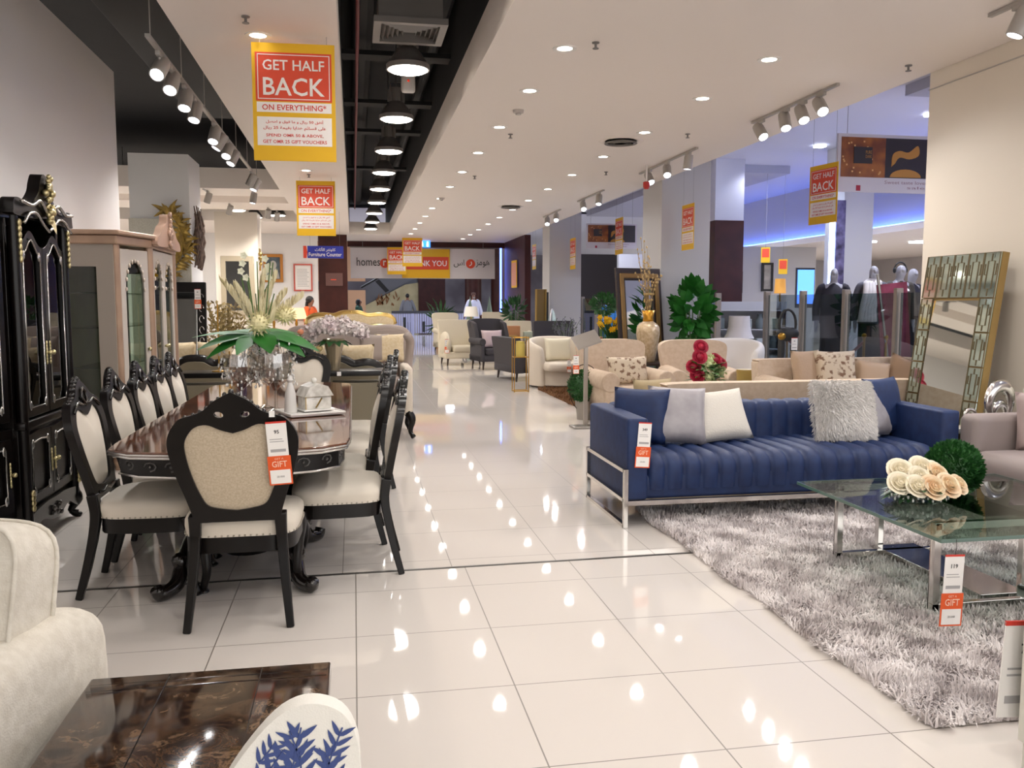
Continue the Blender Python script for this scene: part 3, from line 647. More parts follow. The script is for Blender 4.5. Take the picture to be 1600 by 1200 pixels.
# ---- ebony china cabinet: front faces local -y, turned to face +x
cc = thing('china_cabinet', 'black carved china cabinet with gilt mounts beside the dining chairs', 'cabinet', (-1.93, 5.87, 0), 90)
def arch(x0, x1, z0, z1, rise, n=14, dip=0):
    """door outline whose top edge swells in an ogee"""
    t = [(x0 + (x1 - x0) * k / n, z1 + rise * (.5 - .5 * math.cos(2 * PI * k / n)) ** 1.3) for k in range(n + 1)]
    return [(x0, z0), (x1, z0)] + t[::-1]
def shrink(l, d):
    cx = sum(p[0] for p in l) / len(l); cz = (min(p[1] for p in l) + max(p[1] for p in l)) / 2; w_ = max(p[0] for p in l) - min(p[0] for p in l); h_ = max(p[1] for p in l) - min(p[1] for p in l)
    return [(cx + (x - cx) * (w_ - 2 * d) / w_, cz + (z - cz) * (h_ - 2 * d) / h_) for x, z in l]
m_inside = M('cabinet_inside', '#1d1210', .5); m_pane = MG('cabinet_glass', '#c8c4c0', ior=1.55, extra=.04)
body = T()
body.box(-.46, .0, .14, .46, .5, .74).box(-.46, .48, .74, .46, .5, 2.0).box(-.46, .02, .74, -.42, .5, 2.0).box(.42, .02, .74, .46, .5, 2.0).box(-.46, .02, 1.98, .46, .5, 2.03)
for sx in (-1, 1):
    a, b = sx * .46, sx * 1.12
    body.prism([(a, .03), (b, .2), (b, .5), (a, .5)], .16, .74, 'z').prism([(a, .48), (b, .48), (b, .5), (a, .5)], .74, 1.98, 'z').prism([(b, .2), (b, .5), (b - sx * .03, .5), (b - sx * .03, .2)], .74, 1.98, 'z').prism([(a, .03), (b, .2), (b, .5), (a, .5)], 1.94, 1.99, 'z')
obj('body', body, m_ebony, cc, bevel=.004)
def side_T(sx): return Matrix.Translation((sx * .46, .03, 0)) @ Matrix.Rotation(sx * math.atan2(.17, .66), 4, 'Z')
def cab_door(x0, x1, z0, z1, rise, glass, TT, name='door', knobx=None):
    o = arch(x0, x1, z0, z1 - rise, rise); i = shrink(o, .052)
    tb_ = T().prism([o, i[::-1]], -.03, 0, 'y'); tb_.v = [tuple(TT @ Vector(p)) for p in tb_.v]
    d = obj(name, tb_, m_ebony, cc, bevel=.004)
    pn = T().prism(shrink(o, .05), -.016, -.012, 'y'); pn.v = [tuple(TT @ Vector(p)) for p in pn.v]
    obj('pane' if glass else 'panel', pn, m_pane if glass else m_ebony, d)
    ins = shrink(o, .056); ln = T().tube([TT @ Vector((x, -.032, z)) for x, z in ins], .006, 6, closed=True)
    for cx, cz in ((x0 + .07, z0 + .07), (x1 - .07, z0 + .07), (x0 + .07, z1 - rise - .06), (x1 - .07, z1 - rise - .06)): ln.ball(TT @ Vector((cx, -.033, cz)), (.02, .008, .03), 8, 6)
    obj('silver_beading', ln, m_silverline, d, smooth=180)
    if knobx is not None:
        zc = (z0 + z1) / 2 if not glass else 1.16
        k = T()
        for dz in (-.06, -.04, -.02, 0, .02, .04, .06): k.ball(TT @ Vector((knobx, -.038, zc + dz)), (.009, .007, .015), 6, 5)
        k.ball(TT @ Vector((knobx + .012, -.055, zc)), .015, 8, 6); obj('handle', k, m_palegold, d, smooth=180)
I4 = Matrix.Identity(4)
cab_door(-.4, -.005, .27, .70, .012, False, I4, knobx=-.03); cab_door(.005, .4, .27, .70, .012, False, I4, knobx=.03)
cab_door(-.4, -.005, .79, 1.9, .09, True, I4, knobx=-.03); cab_door(.005, .4, .79, 1.9, .09, True, I4, knobx=.03)
for sx in (-1, 1):
    M_ = side_T(sx); x0, x1 = (.06, .6) if sx > 0 else (-.6, -.06)
    cab_door(x0, x1, .27, .70, .012, False, M_, knobx=(x0 + .03 if sx > 0 else x1 - .03)); cab_door(x0, x1, .79, 1.88, .05, True, M_)
for z in (.76, 1.1, 1.45): obj('shelf', T().box(-.41, .05, z, .41, .47, z + .008), MG('shelf_glass', '#b9c6bd', extra=.05), cc)
obj('waist_moulding', T().rbox(-.47, -.045, .725, .47, .02, .775, .012, 2), m_ebony, cc)
gm = T()
for x in (-.43, .43):
    obj('corner_column', T().tube([(x, -.02, .16), (x, -.02, 2.0)], .03, 12), m_ebony, cc)
    for dz in range(7): gm.ball((x, -.055, 1.93 - dz * .035), (.022 - .002 * dz, .012, .022), 8, 6)
    for dz in range(4): gm.ball((x, -.055, .26 + dz * .03), (.024, .012, .02), 8, 6)
for sx in (-1, 1):
    p = side_T(sx) @ Vector((sx * .64, 0, 0)); obj('corner_column', T().tube([(p.x, p.y, .18), (p.x, p.y, 1.96)], .026, 12), m_ebony, cc)
    for dz in range(6): gm.ball((p.x, p.y - .03, 1.86 - dz * .035), (.014, .01, .022), 8, 6)
cn = T()
hc = sym([(0, 2.26), (.035, 2.25), (.075, 2.2), (.11, 2.14), (.2, 2.08), (.3, 2.05), (.42, 2.07), (.5, 2.06), (.52, 2.0), (.5, 1.97), (.25, 1.97), (0, 1.99)], 5)
cn.prism(hc, -.06, .01, 'y'); cn.rbox(-.5, -.03, 1.99, .5, .5, 2.06, .015, 2)
for sx in (-1, 1):
    q = [(sx * .46, -.02), (sx * 1.16, .15), (sx * 1.16, .5), (sx * .46, .5)]; cn.prism(q, 1.95, 2.05, 'z')
    cn.rbox(sx * .55 - .05, .05, 2.04, sx * .55 + .05, .15, 2.12, .01, 2)
obj('cornice', cn, m_ebony, cc, bevel=.008)
cl = T()
for sx in (-1, 1):
    p = curve([(sx * .02, -.075, 2.02), (sx * .16, -.085, 2.08), (sx * .3, -.085, 2.04), (sx * .45, -.08, 2.05)], 5); cl.tube(p, .012, 6)
    cl.tube(curve([(sx * .42, -.08, 1.93), (sx * .32, -.075, 1.99), (sx * .2, -.075, 2.0), (sx * .1, -.075, 1.95), (0, -.075, 1.91)], 5), .01, 6)
obj('silver_moulding', cl, m_silverline, cc, smooth=180)
random.seed(5)
for k in range(26):
    z = 1.97 + .28 * random.random(); ww = .06 * (1 - abs(z - 2.12) / .2); gm.ball((random.uniform(-ww, ww), -.08 - random.uniform(0, .02), z), (random.uniform(.014, .024),) * 3, 7, 5)
gm.leaf((0, -.08, 2.02), (0, -.2, -1), (0, -1, 0), .13, .1, -.1, 5)
obj('gilt_mounts', gm, m_palegold, cc, smooth=180)
ap = T(); apc = sym([(0, .1), (.12, .12), (.25, .15), (.38, .1), (.45, .09), (.47, .2), (.2, .24), (0, .24)], 5); ap.prism(apc, -.04, 0, 'y')
for k in range(9): ap.ball((random.uniform(-.09, .09), -.05, .16 + random.uniform(-.04, .03)), (.025, .012, .018), 7, 5)
obj('apron', ap, M('ebony_carved_grey', '#2b2725', .25, coat=.3), cc, smooth=50)
for x, y in ((-.44, 0), (.44, 0), (-.44, .46), (.44, .46), (-1.08, .3), (1.08, .3)):
    obj('leg', T().tube(curve([(x, y, .18), (x * 1.03, y - .03, .12), (x, y + .01, .05), (x * 1.02, y - .03, .02), (x * 1.02, y - .035, .03)], 4), [.04, .042, .042, .04, .036, .03, .026, .024, .022, .022, .024, .026, .028, .028, .026, .022, .02][:17], 8), m_ebony, cc, smooth=180)
price_tag('price_tag', 'orange gift card and white card hanging on the black cabinet door', (-1.955, 5.97, 1.3), 90, 4, .8, '795')
# ---- champagne display cabinet behind it
m_champ = M('champagne_paint', '#b89a82', .38, .25, c2='#a98c77', c2scale=4); m_champside = M('champagne_side', '#a59b90', .4); m_pearl = M('pearl_white', '#cfc6bb', .4, .15)
dc = thing('display_cabinet', 'tall champagne display cabinet with arched glass doors and carved crest', 'cabinet', (-1.86, 9.0, 0), 90)
body = T().box(-1.0, .16, .12, .95, .56, .5).box(-1.0, .54, .5, .95, .56, 2.0).box(-1.0, .16, 1.93, .95, .56, 2.0).box(-.5, .0, .12, .55, .2, .5).box(-.5, 0, 1.95, .55, .2, 2.02)
obj('body', body, m_champ, dc, bevel=.005)
sp_ = T().prism([[(.16, .12), (.56, .12), (.56, 1.98), (.16, 1.98)], [(.3, .55), (.3, 1.78), (.53, 1.78), (.53, .55)]], -1.03, -1.0, 'x'); obj('side_panel', sp_, m_champside, dc)
sp_ = T().prism([[(.16, .12), (.56, .12), (.56, 1.98), (.16, 1.98)], [(.3, .55), (.3, 1.78), (.53, 1.78), (.53, .55)]], .95, .98, 'x'); obj('side_panel', sp_, m_champside, dc)
m_gpane = MG('green_glass', '#c9d6cc', ior=1.5, extra=.03)
obj('side_glass', T().box(-1.02, .3, .55, -1.015, .53, 1.78), m_gpane, dc)
for z in (.52, .9, 1.25, 1.55): obj('shelf', T().box(-.98, .17, z, .94, .53, z + .01), m_gpane, dc)
def ddoor(x0, x1, z0, z1, TT, kn=None):
    o = [(x0, z0), (x1, z0), (x1, z1), (x0, z1)]; c = (x0 + x1) / 2; hw = (x1 - x0) / 2 - .07
    i = [(c - hw, z0 + .09), (c + hw, z0 + .09), (c + hw, z1 - .35)] + [(c + hw * math.cos(a) , z1 - .35 + .25 * math.sin(a) ** .9) for a in [PI * k / 10 for k in range(1, 10)]] + [(c - hw, z1 - .35)]
    q = T().prism([o, i[::-1]], -.03, 0, 'y'); q.v = [tuple(TT @ Vector(p)) for p in q.v]; d = obj('door', q, m_pearl, dc, bevel=.005)
    q = T().prism(i, -.014, -.01, 'y'); q.v = [tuple(TT @ Vector(p)) for p in q.v]; obj('pane', q, m_gpane, d)
    g = T()
    for k in range(12): p = i[(2 + k) % len(i)]; g.ball(TT @ Vector((p[0], -.034, p[1])), (.02, .01, .02), 6, 5)
    obj('arch_carving', g, M('carved_pearl', '#d6c7b8', .35, .2), d, smooth=180)
    if kn is not None: obj('handle', T().ball(TT @ Vector((kn, -.05, 1.05)), .018, 8, 6).lathe([(.008, 0), (.008, .03)], 6, (0, 0, 0), T=TT @ Tr(kn, -.03, 1.05, rx=90)), m_palegold, d, smooth=180)
ddoor(-.44, .02, .14, 1.96, I4, -.02); ddoor(.03, .49, .14, 1.96, I4, .07)
a_ = math.atan2(.14, .44); ddoor(-.46, -.04, .14, 1.94, Matrix.Translation((-.5, .0, 0)) @ Matrix.Rotation(-math.atan2(.16, .46), 4, 'Z'), -.09)
ddoor(.04, .4, .14, 1.94, Matrix.Translation((.55, .0, 0)) @ Matrix.Rotation(math.atan2(.16, .4), 4, 'Z'), .09)
for x, y in ((-.49, -.01), (.54, -.01), (-.97, .16), (.93, .16)): obj('corner_column', T().tube([(x, y, .1), (x, y, 1.98)], .04, 12), m_champ, dc)
cn = T().prism([(-1.06, .12), (-.52, -.05), (.57, -.05), (.98, .12), (.98, .58), (-1.06, .58)], 1.97, 2.05, 'z').prism([(-1.1, .09), (-.53, -.08), (.58, -.08), (1.02, .09), (1.02, .58), (-1.1, .58)], 2.05, 2.09, 'z')
obj('cornice', cn, m_champ, dc, bevel=.012)
cr = T().prism([(x + .02, z) for x, z in sym([(0, 2.33), (.09, 2.31), (.12, 2.24), (.26, 2.19), (.36, 2.12), (.5, 2.07), (.52, 2.0), (.2, 2.0), (0, 2.02)], 5)], -.1, -.03, 'y')
for k in range(20): z = random.uniform(2.02, 2.33); cr.ball((.02 + random.uniform(-.09, .09) * (2.42 - z) * 3, -.11, z), (.025, .02, .03), 7, 5)
obj('crest_carving', cr, M('rose_champagne', '#c9a893', .3, .4), dc, smooth=50)
for x, y in ((-.95, .2), (.9, .2), (-.95, .5), (.9, .5), (-.45, .04), (.5, .04)): obj('leg', T().lathe([(.04, .12), (.05, .08), (.03, .03), (.035, 0)], 10, (x, y, 0)), m_champ, dc)
# ---- foreground: cream sofa corner, marble table, leaf-print chair
m_linen = M('cream_linen', '#d6d0c4', .8, bump=.25, scale=180, sheen=.3, c2='#cbc4b7', c2scale=30)
sf = thing('cream_sofa', 'cream linen sofa at the near left with a rounded arm', 'sofa', (-.70, 2.66, 0), -15)
arm = T(); prof = [(.0, .05), (.0, .5), (-.01, .57), (-.045, .605), (-.1, .615), (-.16, .61), (-.2, .58), (-.21, .5), (-.21, .05)]
def armsec(u, v): 
    x, z = prof[int(round(v * 8))]; y = -1.0 + 1.0 * u; e = 1 - .06 * max(0, (u - .85) / .15) ** 2 * 1.5; return (-.105 + (x + .105) * (1 if u < .9 else 1 - .3 * ((u - .9) / .1) ** 2), y, z * e)
ga = T().grid(armsec, 14, 8); n_ = 9
ga.f += [tuple(range(9))[::-1], tuple(14 * 9 + k for k in range(9))]; ga.m += [0, 0]
obj('arm', ga, m_linen, sf, smooth=60, sub=1)
obj('seat_base', T().rbox(-1.45, -.95, .08, -.2, -.05, .42, .05), m_linen, sf); obj('back', T().rbox(-1.45, -.2, .1, -.16, .0, .72, .07, 4), m_linen, sf)
obj('seat_cushion', T().rbox(-1.12, -.98, .42, -.2, -.18, .58, .06, 4), m_linen, sf)
def boxcush(w_, h_, t_, T_):
    q = T()
    def fn(u, v):
        a = 2 * PI * u; k = 6; ca, sa = math.cos(a), math.sin(a); s = (abs(ca) ** k + abs(sa) ** k) ** (-1 / k)
        sec = [(0, -.5 - .12), (.5, -.5 - .1), (.85, -.5 - .03), (1, -.5), (1.02, 0), (1, .5), (.85, .53), (.5, .6), (0, .62)][int(round(v * 8))]
        return (ca * s * w_ / 2 * max(sec[0], .01), sec[1] * t_, sa * s * h_ / 2 * max(sec[0], .01))
    q.grid(fn, 80, 8, cu=True, T=T_); p = T()
    for sd in (-.5, .5): p.tube([T_ @ Vector((fn(k / 80, 3 / 8)[0] * 1.01, sd * t_, fn(k / 80, 3 / 8)[2] * 1.01)) for k in range(80)], .007, 6, closed=True)
    return q, p
q, p = boxcush(.66, .50, .18, Tr(-.42, -.27, .635, rx=-14)); bc = obj('back_cushion', q, m_linen, sf, smooth=60); obj('piping', p, m_linen, bc, smooth=180)
for x, y in ((-.1, -.9), (-.1, -.08), (-1.38, -.9), (-1.38, -.08)): obj('leg', T().lathe([(.025, 0), (.035, .09)], 10, (x, y, 0)), m_ebony, sf)
m_marble = bpy.data.materials.new('brown_marble'); m_marble.use_nodes = True; _M['brown_marble'] = m_marble
def marble():
    nt = m_marble.node_tree; N = nt.nodes.new; L = nt.links.new; b = nt.nodes['Principled BSDF']; tc = N('ShaderNodeTexCoord')
    n = N('ShaderNodeTexNoise'); n.inputs['Scale'].default_value = 7; n.inputs['Detail'].default_value = 10; n.inputs['Roughness'].default_value = .65; n.inputs['Distortion'].default_value = 1.6; L(tc.outputs['Object'], n.inputs['Vector'])
    r = N('ShaderNodeValToRGB'); e = r.color_ramp.elements; e[0].position = .3; e[0].color = lin('#170f0d'); e[1].position = .46; e[1].color = lin('#2a1c16')
    for p_, c_ in ((.515, '#4d3727'), (.55, '#211712'), (.61, '#6f5743'), (.65, '#2a1e18')): k = e.new(p_); k.color = lin(c_)
    L(n.outputs['Fac'], r.inputs['Fac']); L(r.outputs['Color'], b.inputs['Base Color']); b.inputs['Roughness'].default_value = .08; b.inputs['Specular IOR Level'].default_value = .25
marble()
mt_ = thing('marble_coffee_table', 'dark brown marble coffee table beside the cream sofa', 'coffee table', (-.4, 1.85, 0))
obj('tabletop', T().rbox(-.32, -.6, .405, .32, .59, .45, .006, 2), m_marble, mt_)
obj('inlay_strip', T().box(-.115, -.59, .4502, -.112, .58, .4506).box(.13, -.59, .4502, .133, .58, .4506).box(-.31, .5, .4502, .31, .503, .4506).box(-.31, .54, .4502, .31, .5415, .4506), M('marble_joint', '#0d0a09', .1), mt_)
obj('body', T().box(-.28, -.56, .12, .28, .55, .405), m_ebony, mt_)
for x in (-.26, .26):
    for y in (-.54, .53): obj('leg', T().box(x - .03, y - .03, 0, x + .03, y + .03, .13), m_ebony, mt_)
lc = thing('leaf_print_chair', 'white armchair with blue leaf print, its rounded back at the bottom edge', 'armchair', (-.05, 1.45, 0), 0)
m_lw = M('white_canvas', '#e4e1d9', .75, bump=.15, scale=300)
def lback(u, v):
    a = PI * (v * 2) ; x = -.26 + .34 * u
    return (x, 0, 0)
bk = T()
o_ = [(-.22, .3), (.05, .3), (.05, .67), (.045, .74), (.02, .79), (-.03, .81), (-.08, .795), (-.13, .745), (-.175, .68), (-.21, .6), (-.22, .5)]
o_ = [(p.x, p.y) for p in curve([(a, b, 0) for a, b in o_[2:]], 4)] + [(-.22, .3), (.05, .3)]
bk.prism(o_, -.04, .0, 'y'); obj('backrest', bk, m_lw, lc, bevel=.018, seg=4, smooth=60)
obj('seat', T().rbox(-.22, -.6, .3, .05, -.02, .47, .05, 4), m_lw, lc)
for x in (-.19, .02):
    for y in (-.55, .05): obj('leg', T().lathe([(.014, 0), (.022, .32)], 10, (x, y, 0)), m_ebony, lc)
pr = T(); random.seed(11)
def sprig(mb, p, ang, n, L, W, y):
    d = Vector((math.cos(ang), 0, math.sin(ang))); p = Vector((p[0], y, p[1]))
    mb.tube([p, p + d * n * L * .48], .0018, 4)
    for k in range(n):
        for s in (-1, 1):
            dd = Matrix.Rotation(s * .75, 3, 'Y') @ d
            mb.leaf(p + d * k * L * .5, dd, (0, -1, 0), L * (1 - .05 * k), W, 0, 5, fold=.02)
for (x, z, an, n, L, W) in ((-.165, .6, .86, 5, .04, .008), (-.19, .58, .93, 8, .05, .0095), (-.14, .57, 1.1, 6, .052, .010), (-.085, .6, 1.35, 7, .052, .010), (-.045, .585, 1.6, 6, .05, .010), (.02, .58, 1.75, 7, .046, .0095), (-.005, .7, 1.2, 4, .036, .008), (-.115, .715, .9, 3, .03, .007), (-.05, .72, 1.9, 3, .034, .008)):
    sprig(pr, (x, z), an, n, L, W, -.0415)
clip = [(x, z) for x, z in o_]
obj('leaf_print', pr, M('navy_print', '#3a4a80', .75), lc, smooth=0)
# ================================================================ seating by the rug (right)
m_chrome = M('chrome', '#d9d6d2', .12, 1); m_satin = M('satin_steel', '#a9a5a0', .3, .9)
m_navy = M('navy_velvet', '#10234c', .6, sheen=.3, bump=.06, scale=200, c2='#152c58', c2scale=14)
m_greyvel = M('grey_velvet', '#a5a0a3', .55, sheen=.6, bump=.05, scale=120, c2='#948f93', c2scale=9)
m_fur = M('white_fur', '#e2deda', .9); m_greysofa = M('mauve_grey_fabric', '#8f8380', .75, bump=.12, scale=250, sheen=.4)
m_beige = M('beige_linen', '#cbb7a1', .8, bump=.15, scale=220, sheen=.3, c2='#c2ac95', c2scale=20); m_wood = M('walnut_leg', '#6b3f24', .4)
m_darkleg = M('dark_wood_leg', '#2a1a12', .35)
def chan(n, L, prof, amp):
    """channelled upholstery: profile (y,z) swept along x with n padded channels"""
    P = curve([(0, a, b) for a, b in prof], 4); k = len(P); ns = n * 8
    def fn(u, v):
        i = int(round(v * (k - 1))); p = P[i]; a = P[max(0, i - 1)]; b = P[min(k - 1, i + 1)]; t = (b - a).normalized(); nr = Vector((0, t.z, -t.y))
        s = abs(math.sin(PI * u * n)) ** .38; q = p + nr * amp * (1 - s)
        return (L * (u - .5), q.y, q.z)
    return T().grid(fn, ns, k - 1)
bs = thing('blue_sofa', 'navy blue velvet sofa with channel tufting and a chrome frame, on the shaggy rug', 'sofa', (2.95, 5.80, 0))
W_ = 2.42
obj('seat_base', T().rbox(-W_ / 2 + .02, -.44, .18, W_ / 2 - .02, .44, .34, .02), m_navy, bs)
obj('seat', chan(17, W_ - .3, [(-.455, .24), (-.468, .34), (-.455, .42), (-.40, .465), (-.3, .478), (0, .475), (.3, .465)], .04), m_navy, bs, smooth=180)
obj('backrest', chan(17, W_ - .26, [(.27, .44), (.275, .55), (.28, .66), (.3, .715), (.35, .73), (.44, .72), (.455, .6), (.455, .2)], .022), m_navy, bs, smooth=180)
obj('back_panel', T().rbox(-W_ / 2 + .01, .33, .18, W_ / 2 - .01, .46, .715, .02), m_navy, bs)
for sx, nm in ((-1, 'l'), (1, 'r')):
    obj('arm', T().rbox(min(sx * W_ / 2, sx * (W_ / 2 - .14)), -.47, .18, max(sx * W_ / 2, sx * (W_ / 2 - .14)), .46, .72, .018, 3), m_navy, bs)
    x = sx * (W_ / 2 + .012); f = T(); q = .015
    for y in (-.47, .44): f.box(x - q, y - q, 0, x + q, y + q, .39)
    for z in (.0, .17, .365): f.box(x - q, -.47, z, x + q, .44, z + .025)
    obj('side_frame', f, m_chrome, bs, smooth=0, bevel=.002)
obj('front_rail', T().box(-W_ / 2, -.485, .15, W_ / 2, -.455, .18).box(-W_ / 2, .43, .15, W_ / 2, .455, .18), m_chrome, bs, smooth=0)
price_tag('price_tag', 'white price card with orange gift card on the left arm of the blue sofa', (1.855, 5.322, .695), 0, 4, 1.1, '349')
def cushion(name, lab, mat, loc, w_, h_, t_, rx, rz, grp=None, fur=0, ry=0):
    r = T().pillow(w_, h_, t_, Tr(0, 0, h_ / 2), n=12)
    if fur:
        v = np.array(r.v); q = []
        base = MB(); base.pillow(w_, h_, t_, Tr(0, 0, h_ / 2), n=16); ctr = Vector((0, 0, h_ / 2))
        rnd = random.Random(4); vs = []; fs = []
        for k in range(fur):
            a, b = rnd.uniform(-1, 1), rnd.uniform(-1, 1); sg = -1 if rnd.random() < .8 else 1
            kk = max(0, (1 - a ** 4) * (1 - b ** 4)) ** .5
            p = Vector((a * w_ / 2 * .98, sg * t_ / 2 * kk, h_ / 2 + b * h_ / 2 * .98)); d = Vector((a * .7 + rnd.uniform(-.5, .5), sg * .6, b * .5 - .45 + rnd.uniform(-.4, .4))).normalized()
            s = d.cross(Vector((0, 1, .3))).normalized() * rnd.uniform(.002, .0035); L_ = rnd.uniform(.02, .04); e = p + d * L_ + Vector((0, 0, -.3 * L_)); i = len(vs)
            vs += [p - s, p + s, (p + e) / 2 + s * .8 + d * .003, (p + e) / 2 - s * .8 + d * .003, e]; fs += [(i, i + 1, i + 2, i + 3), (i + 3, i + 2, i + 4)]
        r.add(vs, fs)
    o = one(name, r, mat, lab, 'cushion', loc, 0, grp, smooth=180, weld=not fur)
    o.rotation_euler = (math.radians(rx), math.radians(ry), math.radians(rz)); return o
cushion('throw_pillow', 'navy velvet pillow in the left corner of the blue sofa, mostly hidden', m_navy, (1.97, 5.83, .475), .42, .4, .14, -14, -38)
cushion('throw_pillow', 'shiny grey velvet pillow leaning left of a white plush pillow on the blue sofa', m_greyvel, (2.24, 5.74, .475), .42, .42, .16, -20, -8, ry=3)
cushion('fur_pillow', 'smooth off white plush pillow on the left half of the blue sofa', M('plush_white', '#d3cdc3', .9, bump=.35, scale=90), (2.62, 5.80, .472), .48, .40, .16, -28, 4, ry=-4)
cushion('fur_pillow', 'long haired white fur pillow on the right half of the blue sofa', m_fur, (3.52, 5.70, .47), .47, .45, .17, -18, 0, fur=9000, ry=2)
cushion('throw_pillow', 'grey velvet pillow behind the long haired white pillow', m_greyvel, (3.80, 5.78, .475), .40, .42, .14, -16, 20)
cushion('throw_pillow', 'navy velvet pillow in the right corner of the blue sofa', m_navy, (3.95, 5.86, .475), .40, .44, .15, -12, 22)
# ---- shag rug: every strand a blade
def shag(name, lab, x0, y0, x1, y1, n, cols, Lr, cat='rug', wav=.012):
    rng = np.random.default_rng(2); bx_ = np.array([x0, y0]); sz = np.array([x1 - x0, y1 - y0])
    p = rng.random((n, 2)) * sz + bx_
    def field(p, f, s):
        return np.sin(p[:, 0] * f + s) * np.cos(p[:, 1] * f * 1.13 + 2 * s) + np.sin((p[:, 0] + p[:, 1]) * f * .7 + 3 * s)
    edge = wav * field(p, 9, 1.0); p[:, 0] += edge * (np.abs(p[:, 0] - x0) < .2); 
    an = 1.6 * field(p, 11, .3) + 1.6 * field(p, 29, 1.7) + rng.normal(0, 1.0, n); tilt = np.clip(.6 + .25 * field(p, 17, .9) + rng.normal(0, .3, n), .05, 1.2)
    L = rng.uniform(Lr * .7, Lr * 1.25, n); d = np.c_[np.cos(an) * np.sin(tilt), np.sin(an) * np.sin(tilt), np.cos(tilt)]
    s = np.c_[-np.sin(an), np.cos(an), np.zeros(n)] * (rng.uniform(.0022, .0042, n)[:, None])
    b = np.c_[p, np.full(n, .008)]; m = b + d * (L * .55)[:, None] + np.array([0, 0, .004]); e = b + d * L[:, None]; e[:, 2] = np.maximum(e[:, 2] - .012, .006)
    V = np.stack([b - s, b + s, m + s * .8, m - s * .8, e], 1).reshape(-1, 3); i = np.arange(n) * 5
    F4 = np.c_[i, i + 1, i + 2, i + 3]; F3 = np.c_[i + 3, i + 2, i + 4]
    me = bpy.data.meshes.new(name); nf = 2 * n; me.vertices.add(5 * n + 8); bv = np.array([(x, y, z) for z in (.001, .01) for y in (y0 + .03, y1 - .03) for x in (x0 + .03, x1 - .03)])
    me.vertices.foreach_set('co', np.r_[V, bv].ravel().astype(np.float32)); o_ = 5 * n
    bf = np.array([(0, 2, 3, 1), (4, 5, 7, 6), (0, 1, 5, 4), (2, 6, 7, 3), (0, 4, 6, 2), (1, 3, 7, 5)]) + o_
    lp = np.r_[F4.ravel(), F3.ravel(), bf.ravel()]; me.loops.add(len(lp)); me.loops.foreach_set('vertex_index', lp.astype(np.int32))
    me.polygons.add(nf + 6); st_ = np.r_[np.arange(n) * 4, 4 * n + np.arange(n) * 3, 7 * n + np.arange(6) * 4]
    me.polygons.foreach_set('loop_start', st_.astype(np.int32)); me.polygons.foreach_set('material_index', np.zeros(nf + 6, np.int32)); me.update(calc_edges=True); me.validate()
    me.materials.append(M(name + '_pile', cols[0], .9, c2=cols[1], c2scale=5.5, detail=4, spec=.2, lo=.38, hi=.62))
    o = bpy.data.objects.new(name, me); C.objects.link(o); tag(o, lab, cat); return o
shag('shaggy_rug', 'light grey long pile shaggy rug under the blue sofa and glass table', 1.93, 2.55, 4.1, 5.75, 120000, ('#c6bdbc', '#f3edeb'), .058)
# ---- glass coffee table with a chrome base
gt = thing('glass_coffee_table', 'square glass coffee table on crossed chrome frames, standing on the shaggy rug', 'coffee table', (3.08, 3.83, .03))
m_tglass = MG('table_glass', '#b4c2ba', ior=1.42)
obj('tabletop', T().rbox(-.63, -.61, .42, .63, .61, .434, .003, 1), m_tglass, gt)
obj('glass_edge', T().prism([[(-.632, -.612), (.632, -.612), (.632, .612), (-.632, .612)], [(-.626, -.606), (-.626, .606), (.626, .606), (.626, -.606)]], .419, .435, 'z'), M('glass_edge_green', '#4f6a60', .1, spec=.8), gt)
def loop(x0, y0, x1, y1, z1=.42, q=.017):
    f = T()
    for x, y in ((x0, y0), (x1, y1)): f.box(x - q, y - q, 0, x + q, y + q, z1)
    for z in (0, z1 - 2 * q): f.box(min(x0, x1) - q, min(y0, y1) - q, z, max(x0, x1) + q, max(y0, y1) + q, z + 2 * q)
    return f
obj('frame', loop(-.4, .55, .22, .55), m_chrome, gt, smooth=0, bevel=.002); obj('frame', loop(-.42, -.3, .24, -.3), m_chrome, gt, smooth=0, bevel=.002); obj('frame', loop(-.1, .62, .12, -.22), m_chrome, gt, smooth=0, bevel=.002)
price_tag('price_tag', 'white 119 price card with orange gift card hanging from the glass coffee table', (2.505, 3.2, .40), 0, 2, 1.15, '119')
def rose(mb, c, r, nrm):
    """cupped overlapping petals around an axis"""
    n_ = Vector(nrm).normalized(); a0 = n_.orthogonal().normalized(); b0 = n_.cross(a0); c = Vector(c)
    for ring, (k, R, ht, fl) in enumerate(((5, 1.0, .35, .30), (5, .8, .52, .22), (4, .58, .64, .12), (4, .38, .70, .05), (3, .2, .72, 0))):
        for j in range(k):
            az = 2 * PI * j / k + ring * .75
            def fn(u, v):
                e = abs(2 * u - 1); a = az + (u - .5) * 2 * PI / k * 1.5
                rr = r * R * (.25 + .75 * math.sin(v * PI / 2) + fl * v ** 4) * (1 + .05 * (u - .5)); h = r * (-.25 + (ht + .25) * v - .16 * e ** 2 * v - fl * .45 * v ** 5)
                return c + (a0 * math.cos(a) + b0 * math.sin(a)) * rr + n_ * h
            mb.grid(fn, 6, 6)
    return mb
ra = thing('rose_arrangement', 'cream and peach roses in a low crystal bowl on the glass coffee table', 'flowers', (2.80, 3.88, .464))
obj('bowl', T().lathe([(.001, .004), (.09, .004), (.12, .03), (.125, .055), (.12, .055), (.085, .012), (.001, .012)], 22, sx=1.25), m_crystal, ra, smooth=60)
bd = T()
for k in range(40): a = k * 2 * PI / 40; bd.ball((.155 * math.cos(a), .125 * math.sin(a), .03 + .015 * (k % 2)), (.006, .006, .01), 6, 4)
obj('crystal_studs', bd, m_sparkle, ra, smooth=180)
lf = T(); random.seed(21)
